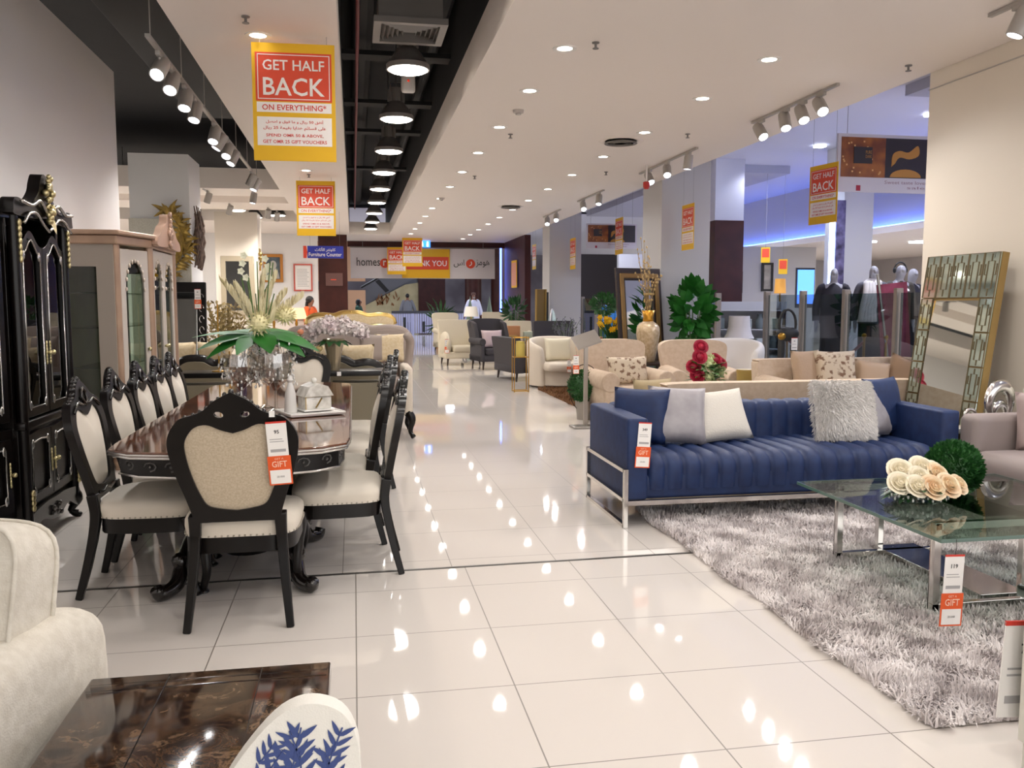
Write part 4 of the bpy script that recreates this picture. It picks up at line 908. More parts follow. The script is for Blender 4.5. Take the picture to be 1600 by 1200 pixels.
for k in range(46):
    a = random.uniform(0, 2 * PI); e = random.uniform(-.1, .8); lf.leaf((.05 * math.cos(a), .04 * math.sin(a), .06), (math.cos(a), math.sin(a), e), (0, 0, 1), random.uniform(.09, .15), .055, .3, 5)
obj('leaves', lf, m_dkgreen, ra, smooth=60)
m_rc = M('rose_cream', '#efe6cf', .6); m_rp = M('rose_peach', '#e9c79f', .6, c2='#f0e2c4', c2scale=20)
for k, (x, y, z, r, mm) in enumerate(((-.14, -.06, .11, .05, m_rc), (-.07, -.1, .1, .05, m_rc), (.0, -.12, .095, .055, m_rp), (.09, -.11, .1, .055, m_rp), (.17, -.08, .095, .045, m_rp), (-.1, .0, .16, .055, m_rc), (.02, .0, .17, .055, m_rc), (.08, -.04, .145, .05, m_rp), (-.03, -.05, .14, .045, m_rc), (.12, .03, .15, .045, m_rc))):
    ro = T().ball((x, y, z), r * .55, 8, 6); rose(ro, (x, y, z), r, (x * 1.5, -.6 + y, .55)); obj('rose', ro, mm, ra, smooth=60)
def boxball(mb, c, r, n, L=.03, W=.016):
    for k in range(n):
        z = 1 - 2 * (k + .5) / n; a = k * 2.39996; d = Vector((math.sqrt(1 - z * z) * math.cos(a), math.sqrt(1 - z * z) * math.sin(a), z)); t = (d + Vector((random.uniform(-.6, .6), random.uniform(-.6, .6), random.uniform(-.2, .7)))).normalized()
        mb.leaf(Vector(c) + d * r * random.uniform(.88, 1), t, d.orthogonal(), L, W, .1, 2)
    return mb.ball(c, r * .9, 14, 10)
m_box = M('boxwood_green', '#1d4a22', .5, c2='#33692f', c2scale=30)
def topiary_ball(lab, loc, r, n, L=.03, grp=None): return one('topiary_ball', boxball(T(), (0, 0, r), r, n, L, L * .55), m_box, lab, 'artificial plant', loc, 0, grp, smooth=0, weld=False)
topiary_ball('large green boxwood ball behind the roses on the glass coffee table', (3.12, 4.03, .464), .132, 1900)
# white flower heads stuck beside the ball
# ---- mirrored corner table at the right edge
ctb = thing('mirrored_table', 'pale mirrored table corner at the right picture edge with a price card', 'side table', (2.375, 2.02, 0), 4)
m_mir = M('mirror', '#dfe4e2', .02, 1); m_bevelm = M('pale_mirror_glass', '#d6d5cb', .12, .4)
obj('tabletop', T().rbox(-.34, -.3, .56, .34, .3, .60, .008, 2), M('dark_mirror_edge', '#4c5852', .08, .8), ctb)
obj('body', T().box(-.32, -.28, .1, .32, .28, .56), m_bevelm, ctb)
for x in (-.28, .28):
    for y in (-.24, .24): obj('leg', T().box(x - .03, y - .03, 0, x + .03, y + .03, .1), m_bevelm, ctb)
price_tag('price_tag', 'tall white price card hung at the mirrored table on the right edge', (2.10, 2.33, .46), 0, 3, 2.1, '79', gift=False, lean=0)
# ---- mauve grey sofa at the right edge
gs = thing('grey_sofa', 'mauve grey sofa at the right picture edge facing the glass table', 'sofa', (4.6, 4.4, 0), -90)
obj('arm', T().rbox(-.98, -.42, .06, -.80, .42, .70, .05, 4), m_greysofa, gs); obj('arm', T().rbox(.80, -.42, .06, .98, .42, .70, .05, 4), m_greysofa, gs)
obj('seat_base', T().rbox(-.82, -.4, .08, .82, .4, .3, .03), m_greysofa, gs); obj('seat_cushion', T().rbox(-.8, -.46, .29, .8, .3, .47, .08, 5), m_greysofa, gs)
obj('backrest', T().rbox(-.84, .24, .08, .84, .44, .74, .06, 4), m_greysofa, gs)
for x in (-.85, .85):
    for y in (-.34, .34): obj('leg', T().lathe([(.02, 0), (.028, .08)], 10, (x, y, 0)), m_darkleg, gs)
cushion('throw_pillow', 'pinkish grey pillow standing against the far arm of the grey sofa', M('mauve_velvet', '#a3918d', .6, sheen=.5), (4.62, 5.03, .47), .42, .4, .13, -12, -25)
# ---- geometric mirror leaning on the near column
mi = thing('geometric_mirror', 'tall mirror with a gilt fretwork frame leaning on the cream column', 'mirror', (4.66, 6.33, 0)); mi.rotation_euler = (math.radians(-7.5), 0, math.radians(-90))
m_bg = M('bronze_gilt', '#9b8150', .35, .6); m_fr = M('bronze_line', '#6f5f45', .4, .7); m_mint = M('mint_mirror', '#c3d2c8', .06, .85)
obj('case', T().box(-.43, .0, 0, .43, .06, 1.88), m_bg, mi, smooth=0)
obj('mirror_glass', T().box(-.27, -.012, .18, .27, -.002, 1.5), m_mir, mi, smooth=0)
tiles = [(-.43 + .172 * k, 1.52, .172, .36) for k in range(5)] + [(s, z, .155, .27) for s in (-.43, .275) for z in [.16 + .2725 * k for k in range(5)]]
tp = T(); ln = T()
for x, z, w_, h_ in tiles:
    tp.box(x + .004, -.014, z + .004, x + w_ - .004, -.002, z + h_ - .004)
    ln.tube([(x + .004, -.016, z + .004), (x + w_ - .004, -.016, z + .004), (x + w_ - .004, -.016, z + h_ - .004), (x + .004, -.016, z + h_ - .004)], .0045, 4, closed=True)
    cx, cz = x + w_ / 2, z + h_ / 2; a, b = w_ * .2, h_ * .3
    ln.tube([(cx - a, -.016, cz - b), (cx + a, -.016, cz - b), (cx + a, -.016, cz + b), (cx - a, -.016, cz + b)], .004, 4, closed=True)
    for sx in (-1, 1):
        ln.tube([(cx + sx * a, -.016, cz), (cx + sx * w_ * .36, -.016, cz), (cx + sx * w_ * .36, -.016, cz + b * .8)], .004, 4); ln.tube([(cx, -.016, cz + sx * b), (cx, -.016, cz + sx * h_ * .46)], .004, 4)
obj('mirror_tiles', tp, m_mint, mi, smooth=0); obj('fretwork', ln, m_fr, mi, smooth=0)
price_tag('price_tag', 'white and orange price card on the upper right of the leaning mirror', (4.885, 5.965, 1.80), -90, 0, 1.0, '239')
# ---- little console with ring ornament beside the sofa
sd = thing('side_table', 'narrow mirrored side table between the blue sofa and the grey sofa', 'side table', (4.68, 5.58, 0))
obj('tabletop', T().rbox(-.36, -.13, .52, .3, .13, .56, .006, 2), m_bevelm, sd); obj('body', T().box(-.33, -.11, .44, .27, .11, .52), m_bg, sd)
for x in (-.32, .26):
    for y in (-.1, .1): obj('leg', T().box(x - .02, y - .02, 0, x + .02, y + .02, .44), m_bg, sd)
ro = thing('ring_sculpture', 'polished silver ring sculpture on the side table by the grey sofa', 'ornament', (4.66, 5.56, .56), 10)
def ring(R, cz, th, a0, a1, n=30): return T().tube([(R * math.sin(a0 + (a1 - a0) * k / n), 0, cz + R * 1.15 * math.cos(a0 + (a1 - a0) * k / n)) for k in range(n + 1)], [th * (.35 + .65 * math.sin(PI * k / n)) for k in range(n + 1)], 10, sq=(1, 1.8))
obj('outer_ring', ring(.11, .175, .03, -2.9, 2.6), m_chrome, ro, smooth=180); obj('inner_ring', ring(.06, .1, .02, -2.8, 1.9), m_chrome, ro, smooth=180)
obj('base', T().rbox(-.06, -.04, 0, .06, .04, .03, .01), m_chrome, ro)
one('ring_sculpture', ring(.045, .08, .01, -3, 3).lathe([(.03, 0), (.03, .012), (.001, .013)], 14), m_chrome, 'small silver loop ornament on the left end of the side table', 'ornament', (4.42, 5.56, .56), smooth=180)
wf = thing('flower_vase', 'white hydrangea heads in a small silver vase at the right edge', 'flowers', (4.9, 5.5, .56))
obj('vase', T().lathe([(.001, 0), (.035, 0), (.04, .03), (.025, .1), (.032, .15), (.028, .15)], 16), m_sparkle, wf)
hy = T()
for c in ((0, 0, .24), (-.06, -.01, .215), (.05, .02, .22), (0, .04, .26), (-.02, -.05, .21)): hy.ball(c, .055, 10, 7); 
for k in range(260):
    c = random.choice(((0, 0, .24), (-.06, -.01, .215), (.05, .02, .22), (0, .04, .26), (-.02, -.05, .21))); d = Vector((random.gauss(0, 1), random.gauss(0, 1), random.gauss(0, 1))).normalized(); hy.leaf(Vector(c) + d * .05, d.orthogonal(), d, .022, .018, 0, 2)
obj('blossoms', hy, M('hydrangea_white', '#e9e6da', .7), wf, smooth=60)
lf = T(); [lf.leaf((0, 0, .14), (math.cos(a), math.sin(a), .2), (0, 0, 1), .09, .05, .3) for a in (0, 1.3, 2.6, 3.9, 5.2)]; obj('leaves', lf, m_dkgreen, wf)
# ---- generic upholstery
def uphol(name, label, cat, loc, rz, mat, w_=.85, d=.85, h=.95, seat=.42, arm=.6, aw=.15, style='roll', leg=.14, grp=None, legm=None, top='round', ncush=1, cmat=None, tuft=False):
    r = thing(name, label, cat, loc, rz, grp); hw = w_ / 2; cm = cmat or mat
    obj('seat_base', T().rbox(-hw + .02, -d / 2 + .03, leg, hw - .02, d / 2 - .02, seat - .12, .03), mat, r)
    n = ncush; cw = (w_ - 2 * aw) / n
    for k in range(n): obj('seat_cushion', T().rbox(-hw + aw + k * cw + .003, -d / 2, seat - .13, -hw + aw + (k + 1) * cw - .003, d / 2 - .2, seat + .02, .05, 4), cm, r)
    bw = hw - (.0 if style == 'wing' else .01); zt = h
    o = {'round': sym([(0, zt), (bw * .55, zt - .005), (bw * .85, zt - .03), (bw * .98, zt - .1), (bw * .93, zt - .3), (bw * .86, seat), (bw * .86, leg)], 5),
         'flat': sym([(0, zt), (bw * .9, zt), (bw * .98, zt - .03), (bw, zt - .08), (bw, seat), (bw, leg)], 4),
         'carved': sym([(0, zt + .06), (bw * .2, zt + .05), (bw * .4, zt), (bw * .7, zt + .015), (bw * .93, zt - .03), (bw, zt - .15), (bw * .98, seat), (bw * .96, leg)], 5)}[top]
    lean = lambda x, y, z: (x, y + .16 * max(0, z - seat), z)
    bk = obj('backrest', T().prism(o, d / 2 - .2, d / 2 - .03, 'y', lean), mat, r, bevel=.05, seg=4, smooth=60)
    if tuft:
        b = T()
        for j in range(3):
            for k in range(int(w_ / .16)): x = -hw + .12 + (k + .5 * (j % 2)) * .16; b.ball(lean(x, d / 2 - .2, seat + .16 + .12 * j), .012, 6, 4)
        obj('buttons', b, mat, bk)
    for sx in (-1, 1):
        x0, x1 = (hw - aw, hw) if sx > 0 else (-hw, -hw + aw); cx = (x0 + x1) / 2
        if style in ('roll', 'wing'):
            R = aw * .5; a = T().rbox(x0 + .02, -d / 2 + .02, leg, x1 - .02, d / 2 - .08, arm - R, .03)
            a.tube([(cx + sx * .01, -d / 2 + .005, arm - R), (cx + sx * .01, d / 2 - .1, arm - R + .02)], R + .012, 18)
            obj('arm', a, mat, r, bevel=.012, smooth=60)
        elif style == 'square': obj('arm', T().rbox(x0, -d / 2 + .01, leg, x1, d / 2 - .06, arm, .045, 4), mat, r)
        elif style == 'fluffy': obj('arm', T().ball((cx, -.02, (arm + leg) / 2 + .04), (aw * .62, d / 2, (arm - leg) / 2 + .03), 16, 10), mat, r, smooth=180)
        if style == 'wing': 
            wp = T().prism([(-.12, seat + .1), (d / 2 - .15, seat), (d / 2 - .02, h - .04), (d / 2 - .1, h - .03), (.05, h - .1), (-.06, arm + .1)], cx - .045, cx + .045, 'x', lambda x, y, z: (x, y + .1 * max(0, z - seat), z)); obj('wing', wp, mat, r, bevel=.03, seg=3, smooth=60)
        for y in (-d / 2 + .08, d / 2 - .1): obj('leg', T().tube([(sx * (hw - .1), y, leg + .02), (sx * (hw - .08), y + (.02 if y > 0 else -.01), 0)], [.028, .016], 8), legm or m_darkleg, r)
    return r
def tub(name, label, loc, rz, mat, R=.46, h=.8, grp=None, legs=False, white=None):
    r = thing(name, label, 'armchair', loc, rz, grp); z0 = .12 if legs else .03
    def shell(inner):
        def fn(u, v):
            a = math.radians(-35 + 250 * u); ht = h - .17 * abs(2 * u - 1) ** 2.2; rr = (R - .13 if inner else R) 
            z = z0 + (ht - z0) * v; fl = .05 * v; return ((rr + fl) * math.cos(a), (rr + fl) * math.sin(a) * .95, z)
        return fn
    def full(u, v):
        q = v * 12; 
        if q <= 5: return shell(False)(u, q / 5)
        if q >= 7:
            p = shell(True)(u, (12 - q) / 5); return p
        a = Vector(shell(False)(u, 1)); b = Vector(shell(True)(u, 1)); return (a + b) / 2 + Vector((0, 0, .045))
    s = T().grid(full, 32, 12); m_ = 13; s.f += [tuple(range(13))[::-1], tuple(32 * 13 + k for k in range(13))]; s.m += [0, 0]
    obj('shell', s, mat, r, smooth=180, sub=1)
    obj('seat_base', T().lathe([(.001, z0), (R - .08, z0), (R - .08, .3), (.001, .3)], 28, sy=.95), mat, r)
    obj('seat_cushion', T().rbox(-R + .12, -R * .98, .29, R - .12, R * .6, .44, .06, 4), mat, r)
    obj('plinth', T().lathe([(R - .06, 0), (R - .06, z0 + .01), (.001, z0 + .01)], 24, sy=.95), m_darkleg, r)
    return r
# beige set behind the blue sofa
uphol('beige_sofa', 'long beige sofa seen from behind, right behind the blue sofa', 'sofa', (3.75, 7.25, 0), 180, m_beige, 2.45, .85, .80, .4, .55, .2, 'roll', .1, top='flat', ncush=3)
cushion('throw_pillow', 'olive beige pillow at the left end of the beige sofa', M('olive_linen', '#a1906f', .8, bump=.2, scale=150), (2.62, 7.28, .44), .4, .36, .14, -8, 12)
m_floral = M('floral_fabric', '#cdbda6', .8, c2='#7b5e4a', c2scale=16, detail=4, lo=.52, hi=.6, bump=.1, scale=120); m_ridged = M('ridged_beige', '#b49b82', .85, bump=.5, scale=40)
uphol('armchair', 'beige wing armchair with a floral lumbar pillow, left of the tall gold vase', 'armchair', (3.36, 10.5, 0), 8, m_beige, .96, .9, 1.0, .43, .62, .22, 'roll', .1, top='round', grp='beige wing armchairs')
cushion('throw_pillow', 'floral lumbar pillow on the beige armchair', m_floral, (3.38, 10.33, .45), .56, .36, .14, -14, 8)
uphol('armchair', 'beige armchair behind the red bouquet, right of the tall gold vase', 'armchair', (4.42, 10.6, 0), -8, m_beige, .94, .9, .98, .43, .62, .22, 'roll', .1, top='round', grp='beige wing armchairs')
uphol('beige_sofa', 'beige sofa with patterned pillows in front of the glass partition', 'sofa', (5.62, 9.0, 0), 0, m_beige, 2.1, .85, .82, .42, .62, .18, 'roll', .1, top='flat', ncush=2)
cushion('throw_pillow', 'cream and brown floral pillow in the middle of the sofa by the partition', m_floral, (5.42, 8.98, .44), .5, .5, .16, -14, -4)
cushion('throw_pillow', 'ridged beige pillow behind the floral pillow, left', m_ridged, (5.12, 9.06, .44), .44, .5, .14, -12, 16)
cushion('throw_pillow', 'plain beige pillow right of the floral pillow', M('beige_satin', '#b79c80', .55), (5.85, 9.0, .44), .42, .38, .14, -18, -12, ry=8)
cushion('throw_pillow', 'brown edged beige pillow tilted at the right end of the sofa', M('brown_satin', '#94775b', .55), (6.2, 9.02, .44), .42, .42, .14, -14, -30, ry=20)
# coffee table with the red bouquet
ct = thing('coffee_table', 'low dark coffee table behind the beige sofa back', 'coffee table', (3.75, 8.45, 0)); obj('tabletop', T().rbox(-.5, -.3, .4, .5, .3, .44, .01), m_darkleg, ct)
for x in (-.45, .45):
    for y in (-.26, .26): obj('leg', T().box(x - .025, y - .025, 0, x + .025, y + .025, .4), m_darkleg, ct)
one('woven_tray', T().lathe([(.001, 0), (.24, 0), (.27, .09), (.25, .09), (.22, .015), (.001, .015)], 28), M('wicker', '#8a6a4a', .8, c2='#5e4530', c2scale=40), 'round woven tray under the red bouquet', 'tray', (3.58, 8.42, .44))
bq = thing('bouquet', 'crimson and cream flower bouquet in kraft paper behind the blue sofa', 'flowers', (3.58, 8.4, .456))
obj('paper_wrap', T().lathe([(.05, 0), (.08, .08), (.11, .2), (.1, .2), (.07, .08), (.04, .01)], 9), M('kraft_paper', '#c7a57c', .8), bq, smooth=0)
lf = T(); random.seed(8)
for k in range(80):
    a = random.uniform(0, 2 * PI); q = random.uniform(.02, .12); lf.leaf((q * math.cos(a), q * math.sin(a), .16 + random.uniform(0, .2)), (math.cos(a) * .8, math.sin(a) * .8, random.uniform(.2, 1)), (0, 0, 1), .15, .06, .4, 4)
obj('leaves', lf, M('light_leaf', '#5c8a44', .5, c2='#2f5a2a', c2scale=12), bq)
for k, (x, y, z) in enumerate(((-.1, -.05, .46), (-.16, -.04, .36), (-.13, -.07, .27), (-.07, 0, .56), (.1, .02, .42), (.16, .03, .38))):
    q = T().ball((x, y, z), .045, 8, 6); rose(q, (x, y, z), .062, (x, -.8, .4)); obj('peony', q, M('crimson_petal', '#8e1230', .6, c2='#b01c3c', c2scale=20), bq, smooth=60)
q = T()
for c in ((.0, -.06, .38), (.07, -.05, .34), (.03, 0, .43), (.15, -.02, .3), (-.02, -.1, .25)):
    for k in range(60): d = Vector((random.gauss(0, 1), random.gauss(0, 1), random.gauss(.4, 1))).normalized(); q.leaf(Vector(c) + d * .04, d, d.orthogonal(), .03, .02, 0, 2)
    q.ball(c, .04, 8, 6)
obj('hydrangea', q, M('pale_green_petal', '#c9d3a2', .7), bq, smooth=60)
# white side table with flowers left of the sofa
wt = thing('stool', 'round white topped stool on slanted wooden legs behind the left arm of the blue sofa', 'stool', (2.15, 6.72, 0))
obj('seat', T().lathe([(.001, .42), (.2, .42), (.245, .44), (.25, .47), (.235, .5), (.001, .505)], 28), M('stool_white', '#dfdee2', .6, bump=.3, scale=30), wt)
for a in (30, 120, 215, 300): c, s = math.cos(math.radians(a)), math.sin(math.radians(a)); obj('leg', T().tube([(.15 * c, .15 * s, .43), (.24 * c, .24 * s, 0)], [.02, .013], 10), m_wood, wt)
yf = thing('flower_bowl', 'yellow and white flowers in a low bowl behind the left arm of the blue sofa', 'flowers', (2.3, 6.66, .505))
obj('bowl', T().lathe([(.001, 0), (.06, 0), (.11, .12), (.1, .12), (.055, .01)], 18), m_card, yf)
q = T(); q2 = T()
for k in range(22): a = k * 2.4; rr = .12 * math.sqrt(k / 22); (q if k % 2 else q2).ball((rr * math.cos(a), rr * math.sin(a), .13 + .03 * random.random()), .028, 7, 5)
obj('yellow_blossoms', q, M('yellow_petal', '#d9a91e', .6), yf); obj('white_blossoms', q2, M('white_petal', '#e5e2cf', .6), yf)
# sign stand on the aisle
ss = thing('sign_stand', 'grey metal price stand with a tilted panel beside the beige armchair', 'sign stand', (2.68, 9.83, 0))
obj('base', T().rbox(-.17, -.12, 0, .17, .12, .025, .008), m_satin, ss); obj('pole', T().box(-.022, -.022, .02, .022, .022, 1.0), m_satin, ss)
pn = T().box(-.15, -.012, -.11, .15, .012, .11, Tr(0, -.02, 1.04, -52, -18, 0)); obj('panel', pn, m_satin, ss)
price_tag('price_tag', 'small orange and white tag hanging from the tilted sign panel', (2.55, 9.78, .86), 0, 0, .8, '89')
# brown shag rug, topiary in a wire stand
shag('brown_rug', 'small brown shaggy rug under the beige armchairs', 3.05, 11.3, 5.0, 14.4, 16000, ('#6b4a31', '#8d6848'), .07)
tpi = thing('topiary_stand', 'green topiary ball in a grey pot inside a round wire stand beside the sign stand', 'artificial plant', (2.86, 10.55, 0))
obj('pot', T().lathe([(.001, 0), (.09, 0), (.12, .24), (.11, .24), (.001, .2)], 18), M('grey_pot', '#9b948c', .6), tpi); obj('foliage', boxball(T(), (0, 0, .42), .19, 700, .05, .03), m_box, tpi, smooth=0, weld=False)
obj('wire_hoop', T().tube([(.2 * math.cos(a), -.02, .4 + .3 * math.sin(a)) for a in [2 * PI * k / 24 for k in range(24)]], .006, 5, closed=True), m_darkleg, tpi)
# table with the tall vase
vt = thing('console_table', 'dark topped metal table carrying the tall gold vase', 'table', (4.25, 12.2, 0))
obj('tabletop', T().rbox(-.42, -.25, .56, .42, .25, .6, .006), m_darkleg, vt)
for x in (-.4, .4):
    for y in (-.23, .23): obj('leg', T().box(x - .015, y - .015, 0, x + .015, y + .015, .56), m_satin, vt)
tv = thing('floor_vase', 'tall champagne vase with a gold neck holding dry twigs', 'vase', (4.27, 12.2, .6))
obj('body', T().lathe([(.001, 0), (.1, 0), (.11, .02), (.14, .2), (.175, .42), (.165, .52), (.12, .57), (.075, .6)], 28), M('champagne_crackle', '#cdb899', .35, .3, c2='#b59c78', c2scale=25, bump=.1, scale=50), tv, smooth=180)
obj('neck', T().lathe([(.076, .6), (.078, .63), (.07, .66), (.1, .76), (.095, .76), (.065, .66)], 24), M('gold_leaf', '#c08a2e', .3, .7), tv, smooth=180)
tw = T(); bu = T(); random.seed(12)
for k in range(17):
    a, sp = random.uniform(0, 2 * PI), random.uniform(.05, .28); top = Vector((sp * math.cos(a) + .03, sp * math.sin(a), random.uniform(1.25, 1.85))); mid = Vector((top.x * .35, top.y * .35, 1.0)); P_ = curve([(0, 0, .5), mid, top], 5); tw.tube(P_, [.007 - .005 * i / len(P_) for i in range(len(P_))], 5)
    for p in P_[3:]: bu.ball(p + Vector((random.uniform(-.015, .015), 0, 0)), (.012, .012, .018), 5, 4)
obj('twigs', tw, M('twig_gold', '#8d7550', .5, .2), tv); obj('buds', bu, M('bud_gold', '#b79a62', .4, .4), tv)
fm = thing('floor_mirror', 'large dark framed mirror with a gold inner edge leaning behind the gold vase', 'mirror', (4.68, 13.55, 0), 24); fm.rotation_euler = (math.radians(-7), 0, math.radians(16))
obj('frame', T().prism([[(-.44, 0), (.44, 0), (.44, 2.05), (-.44, 2.05)], [(-.27, .2), (-.27, 1.85), (.27, 1.85), (.27, .2)]], -.05, 0, 'y'), m_darkleg, fm, bevel=.01)
obj('gold_edge', T().prism([[(-.38, .09), (.38, .09), (.38, 1.96), (-.38, 1.96)], [(-.3, .17), (-.3, 1.88), (.3, 1.88), (.3, .17)]], -.07, -.05, 'y'), M('old_gold', '#8a6a3a', .4, .5), fm, bevel=.01)
obj('mirror_glass', T().box(-.28, -.02, .19, .28, -.015, 1.86), m_mir, fm)
# ================================================================ signs
m_yel = M('sign_yellow', '#e6b414', .55); m_sred = M('sign_red', '#dc4a2c', .55); m_spink = M('sign_white', '#f1ebe6', .6)
def promo(lab, loc, rz, wires=True, back=False):
    r = thing('sale_sign', lab, 'sign', loc, rz, 'yellow sale signs hanging from the ceiling'); w_, h = .62, .88
    obj('panel', T().box(-w_ / 2, -.003, 0, w_ / 2, .003, h), m_yel, r, smooth=0)
    def both(nm, boxes, mat, y):
        q = T()
        for x0, z0, x1, z1 in boxes:
            q.box(x0, -y, z0, x1, -.002, z1)
            q.box(x0, .002, z0, x1, y, z1)
        return obj(nm, q, mat, r, smooth=0)
    both('red_panel', [(-.285, .448, .285, .81)], m_sred, .0045)
    fr = []
    for x0, z0, x1, z1 in ((-.27, .79, .27, .796), (-.27, .462, .27, .468), (-.27, .462, -.264, .796), (.264, .462, .27, .796)): fr.append((x0, z0, x1, z1))
    both('white_border', fr, m_spink, .0055); both('white_strip', [(-.28, .365, .28, .44)], m_spink, .0045); both('white_panel', [(-.28, .115, .28, .33)], m_spink, .0045)
    def texts(items, nm, mat):
        q = T()
        for side in (Tr(), Tr(rz=180)):
            for s, z, h_, w_ in items: put_text(q, s, 0, z, w_, h_, -.0065, .012, T=side)
        obj(nm, q, mat, r, smooth=0)
    texts([('GET HALF', .678, .078, .46), ('BACK', .49, .135, .46)], 'white_lettering', m_spink)
    texts([('ON EVERYTHING*', .38, .045, .48), (arabic('أنفق 50 ريال و ما فوق و احصل'), .278, .034, .43), (arabic('على قسائم هدايا بقيمة 25 ريال'), .228, .034, .47), ('SPEND OMR 50 & ABOVE,', .178, .026, .43), ('GET OMR 25 GIFT VOUCHERS', .132, .026, .48)], 'red_lettering', m_red)
    if wires: obj('wire', T().tube([(-.25, 0, h), (-.25, 0, h + wires)], .002, 4).tube([(.25, 0, h), (.25, 0, h + wires)], .002, 4), m_alu, r)
    return r
p0 = promo('large yellow and red GET HALF BACK sign hanging over the dining chairs', (-.42, 7.0, 2.56), -2, .06)
def promo2(lab, loc, rz): return promo(lab, loc, rz, (3.5 if loc[0] < 5 else 4.6 if loc[1] < 29.4 else 4.6) - loc[2] - .88)
promo2('second yellow GET HALF BACK sign, farther along the narrow ceiling strip', (-.57, 14.6, 2.56), -3)
promo2('small yellow sale sign hanging right in front of the store banner', (1.83, 27.2, 2.6), -4)
promo2('yellow sale sign partly hidden at the left in front of the store banner', (1.42, 28.7, 2.40), -8)
for k, (x, y, lab) in enumerate(((6.98, 12.15, 'yellow sale sign hanging over the mall beside the chocolate ad, seen at a slant'), (5.36, 13.45, 'yellow sale sign hanging in front of the big grey column'), (6.43, 20.59, 'yellow sale sign hanging between the two grey columns'), (5.6, 21.9, 'yellow sale sign hanging in front of the farther grey column'), (6.36, 30.4, 'yellow sale sign hanging right of the maroon wall'))):
    o = promo(lab, (x, y, (2.66, 2.33, 2.66, 2.34, 2.66)[k]), -80 - 10 * (k > 0), (1.06, 1.86, 1.06, 1.68, 1.06)[k])
    if k in (1, 3): o.scale = ((.83, .9)[k == 3],) * 3
sgn = thing('maroon_wall_sign', 'narrow pale sign fixed on the maroon wall end', 'sign', (4.99, 26.9, 1.95), -85); obj('panel', T().box(-.3, -.01, 0, .3, .01, .85), m_yel, sgn); obj('paper', T().box(-.26, -.014, .06, .26, .0, .78), M('pale_red_print', '#d99a88', .6), sgn)
bn = thing('store_banner', 'wide white store banner with a THANK YOU panel hung across the aisle end', 'banner', (2.33, 29.1, 2.28))
obj('sheet', T().grid(lambda u, v: (-2.4 + 4.8 * u, .012 * math.sin(u * 21), 1.02 * v), 40, 4), M('banner_white', '#d9d4d6', .6), bn); obj('rail', T().tube([(-2.42, 0, 1.02), (2.42, 0, 1.02)], .02, 8).tube([(-2.0, 0, 1.02), (-2.0, 0, 1.2)], .008, 5).tube([(2.0, 0, 1.02), (2.0, 0, 1.2)], .008, 5), m_alu, bn)
obj('yellow_panel', T().box(-.72, -.03, .02, .87, -.015, .98), m_yel, bn, smooth=0); obj('red_panel', T().box(-.66, -.036, .3, .83, -.03, .72), m_sred, bn, smooth=0)
q = T(); put_text(q, 'THANK YOU', .085, .41, 1.36, .19, -.042, .015); obj('white_lettering', q, m_spink, bn, smooth=0)
q = T(); put_text(q, 'homes', -1.82, .41, .76, .27, -.02); put_text(q, 'us', -.98, .41, .26, .17, -.02); put_text(q, arabic('هومز'), 1.98, .38, .46, .26, -.02); put_text(q, arabic('اس'), 1.18, .38, .36, .26, -.02); obj('black_lettering', q, m_ink, bn, smooth=0)
q = T(); q.lathe([(.001, -.034), (.15, -.034), (.15, -.016), (.001, -.016)], 24, T=Tr(-1.29, 0, .5, rx=-90) @ Tr(0, 0, 0)); q.lathe([(.001, -.034), (.15, -.034), (.15, -.016), (.001, -.016)], 24, T=Tr(1.57, 0, .5, rx=-90)); obj('logo_disc', T().prism([(-1.29 + .155 * math.cos(a), .5 + .155 * math.sin(a)) for a in [2 * PI * k / 24 for k in range(24)]], -.03, -.012).prism([(1.57 + .155 * math.cos(a), .5 + .155 * math.sin(a)) for a in [2 * PI * k / 24 for k in range(24)]], -.03, -.012), m_sred, bn, smooth=0)
q = T(); put_text(q, 'r', -1.29, .42, .1, .17, -.034, .02); put_text(q, arabic('ر'), 1.57, .42, .1, .16, -.034, .02); obj('logo_letter', q, m_spink, bn, smooth=0)
ex = thing('exit_sign', 'small glowing blue restroom sign above the store banner', 'sign', (2.33, 28.6, 3.28)); obj('panel', T().box(-.18, -.02, 0, .18, .02, .22), M('blue_lit_sign', '#2f74e8', emit=2.5), ex)
q = T()
for x in (-.09, .09): q.box(x - .03, -.026, .03, x + .03, -.021, .13).prism([(x + .025 * math.cos(a), .165 + .025 * math.sin(a)) for a in [2 * PI * k / 10 for k in range(10)]], -.026, -.021)
obj('white_icon', q, M('lit_white', '#ffffff', emit=3), ex, smooth=0)
cs = thing('counter_sign', 'blue hanging Furniture Counter sign with a red end', 'sign', (-.63, 20.0, 2.47)); obj('panel', T().box(-.36, -.015, 0, .43, .015, .27), M('sign_blue', '#2632a0', .4), cs); obj('red_end', T().prism([(-.45, 0), (-.38, 0), (-.36, .13), (-.38, .27), (-.45, .27)], -.016, .016), M('sign_end_red', '#d8432a', .5), cs)
q = T(); put_text(q, 'Furniture Counter', .03, .04, .72, .085, -.02, .01); put_text(q, arabic('كاونتر الأثاث'), .03, .14, .45, .1, -.02, .01); obj('white_lettering', q, m_spink, cs, smooth=0)
obj('wire', T().tube([(-.3, 0, .27), (-.3, 0, 1.03)], .003, 4).tube([(.35, 0, .27), (.35, 0, 1.03)], .003, 4), m_alu, cs)
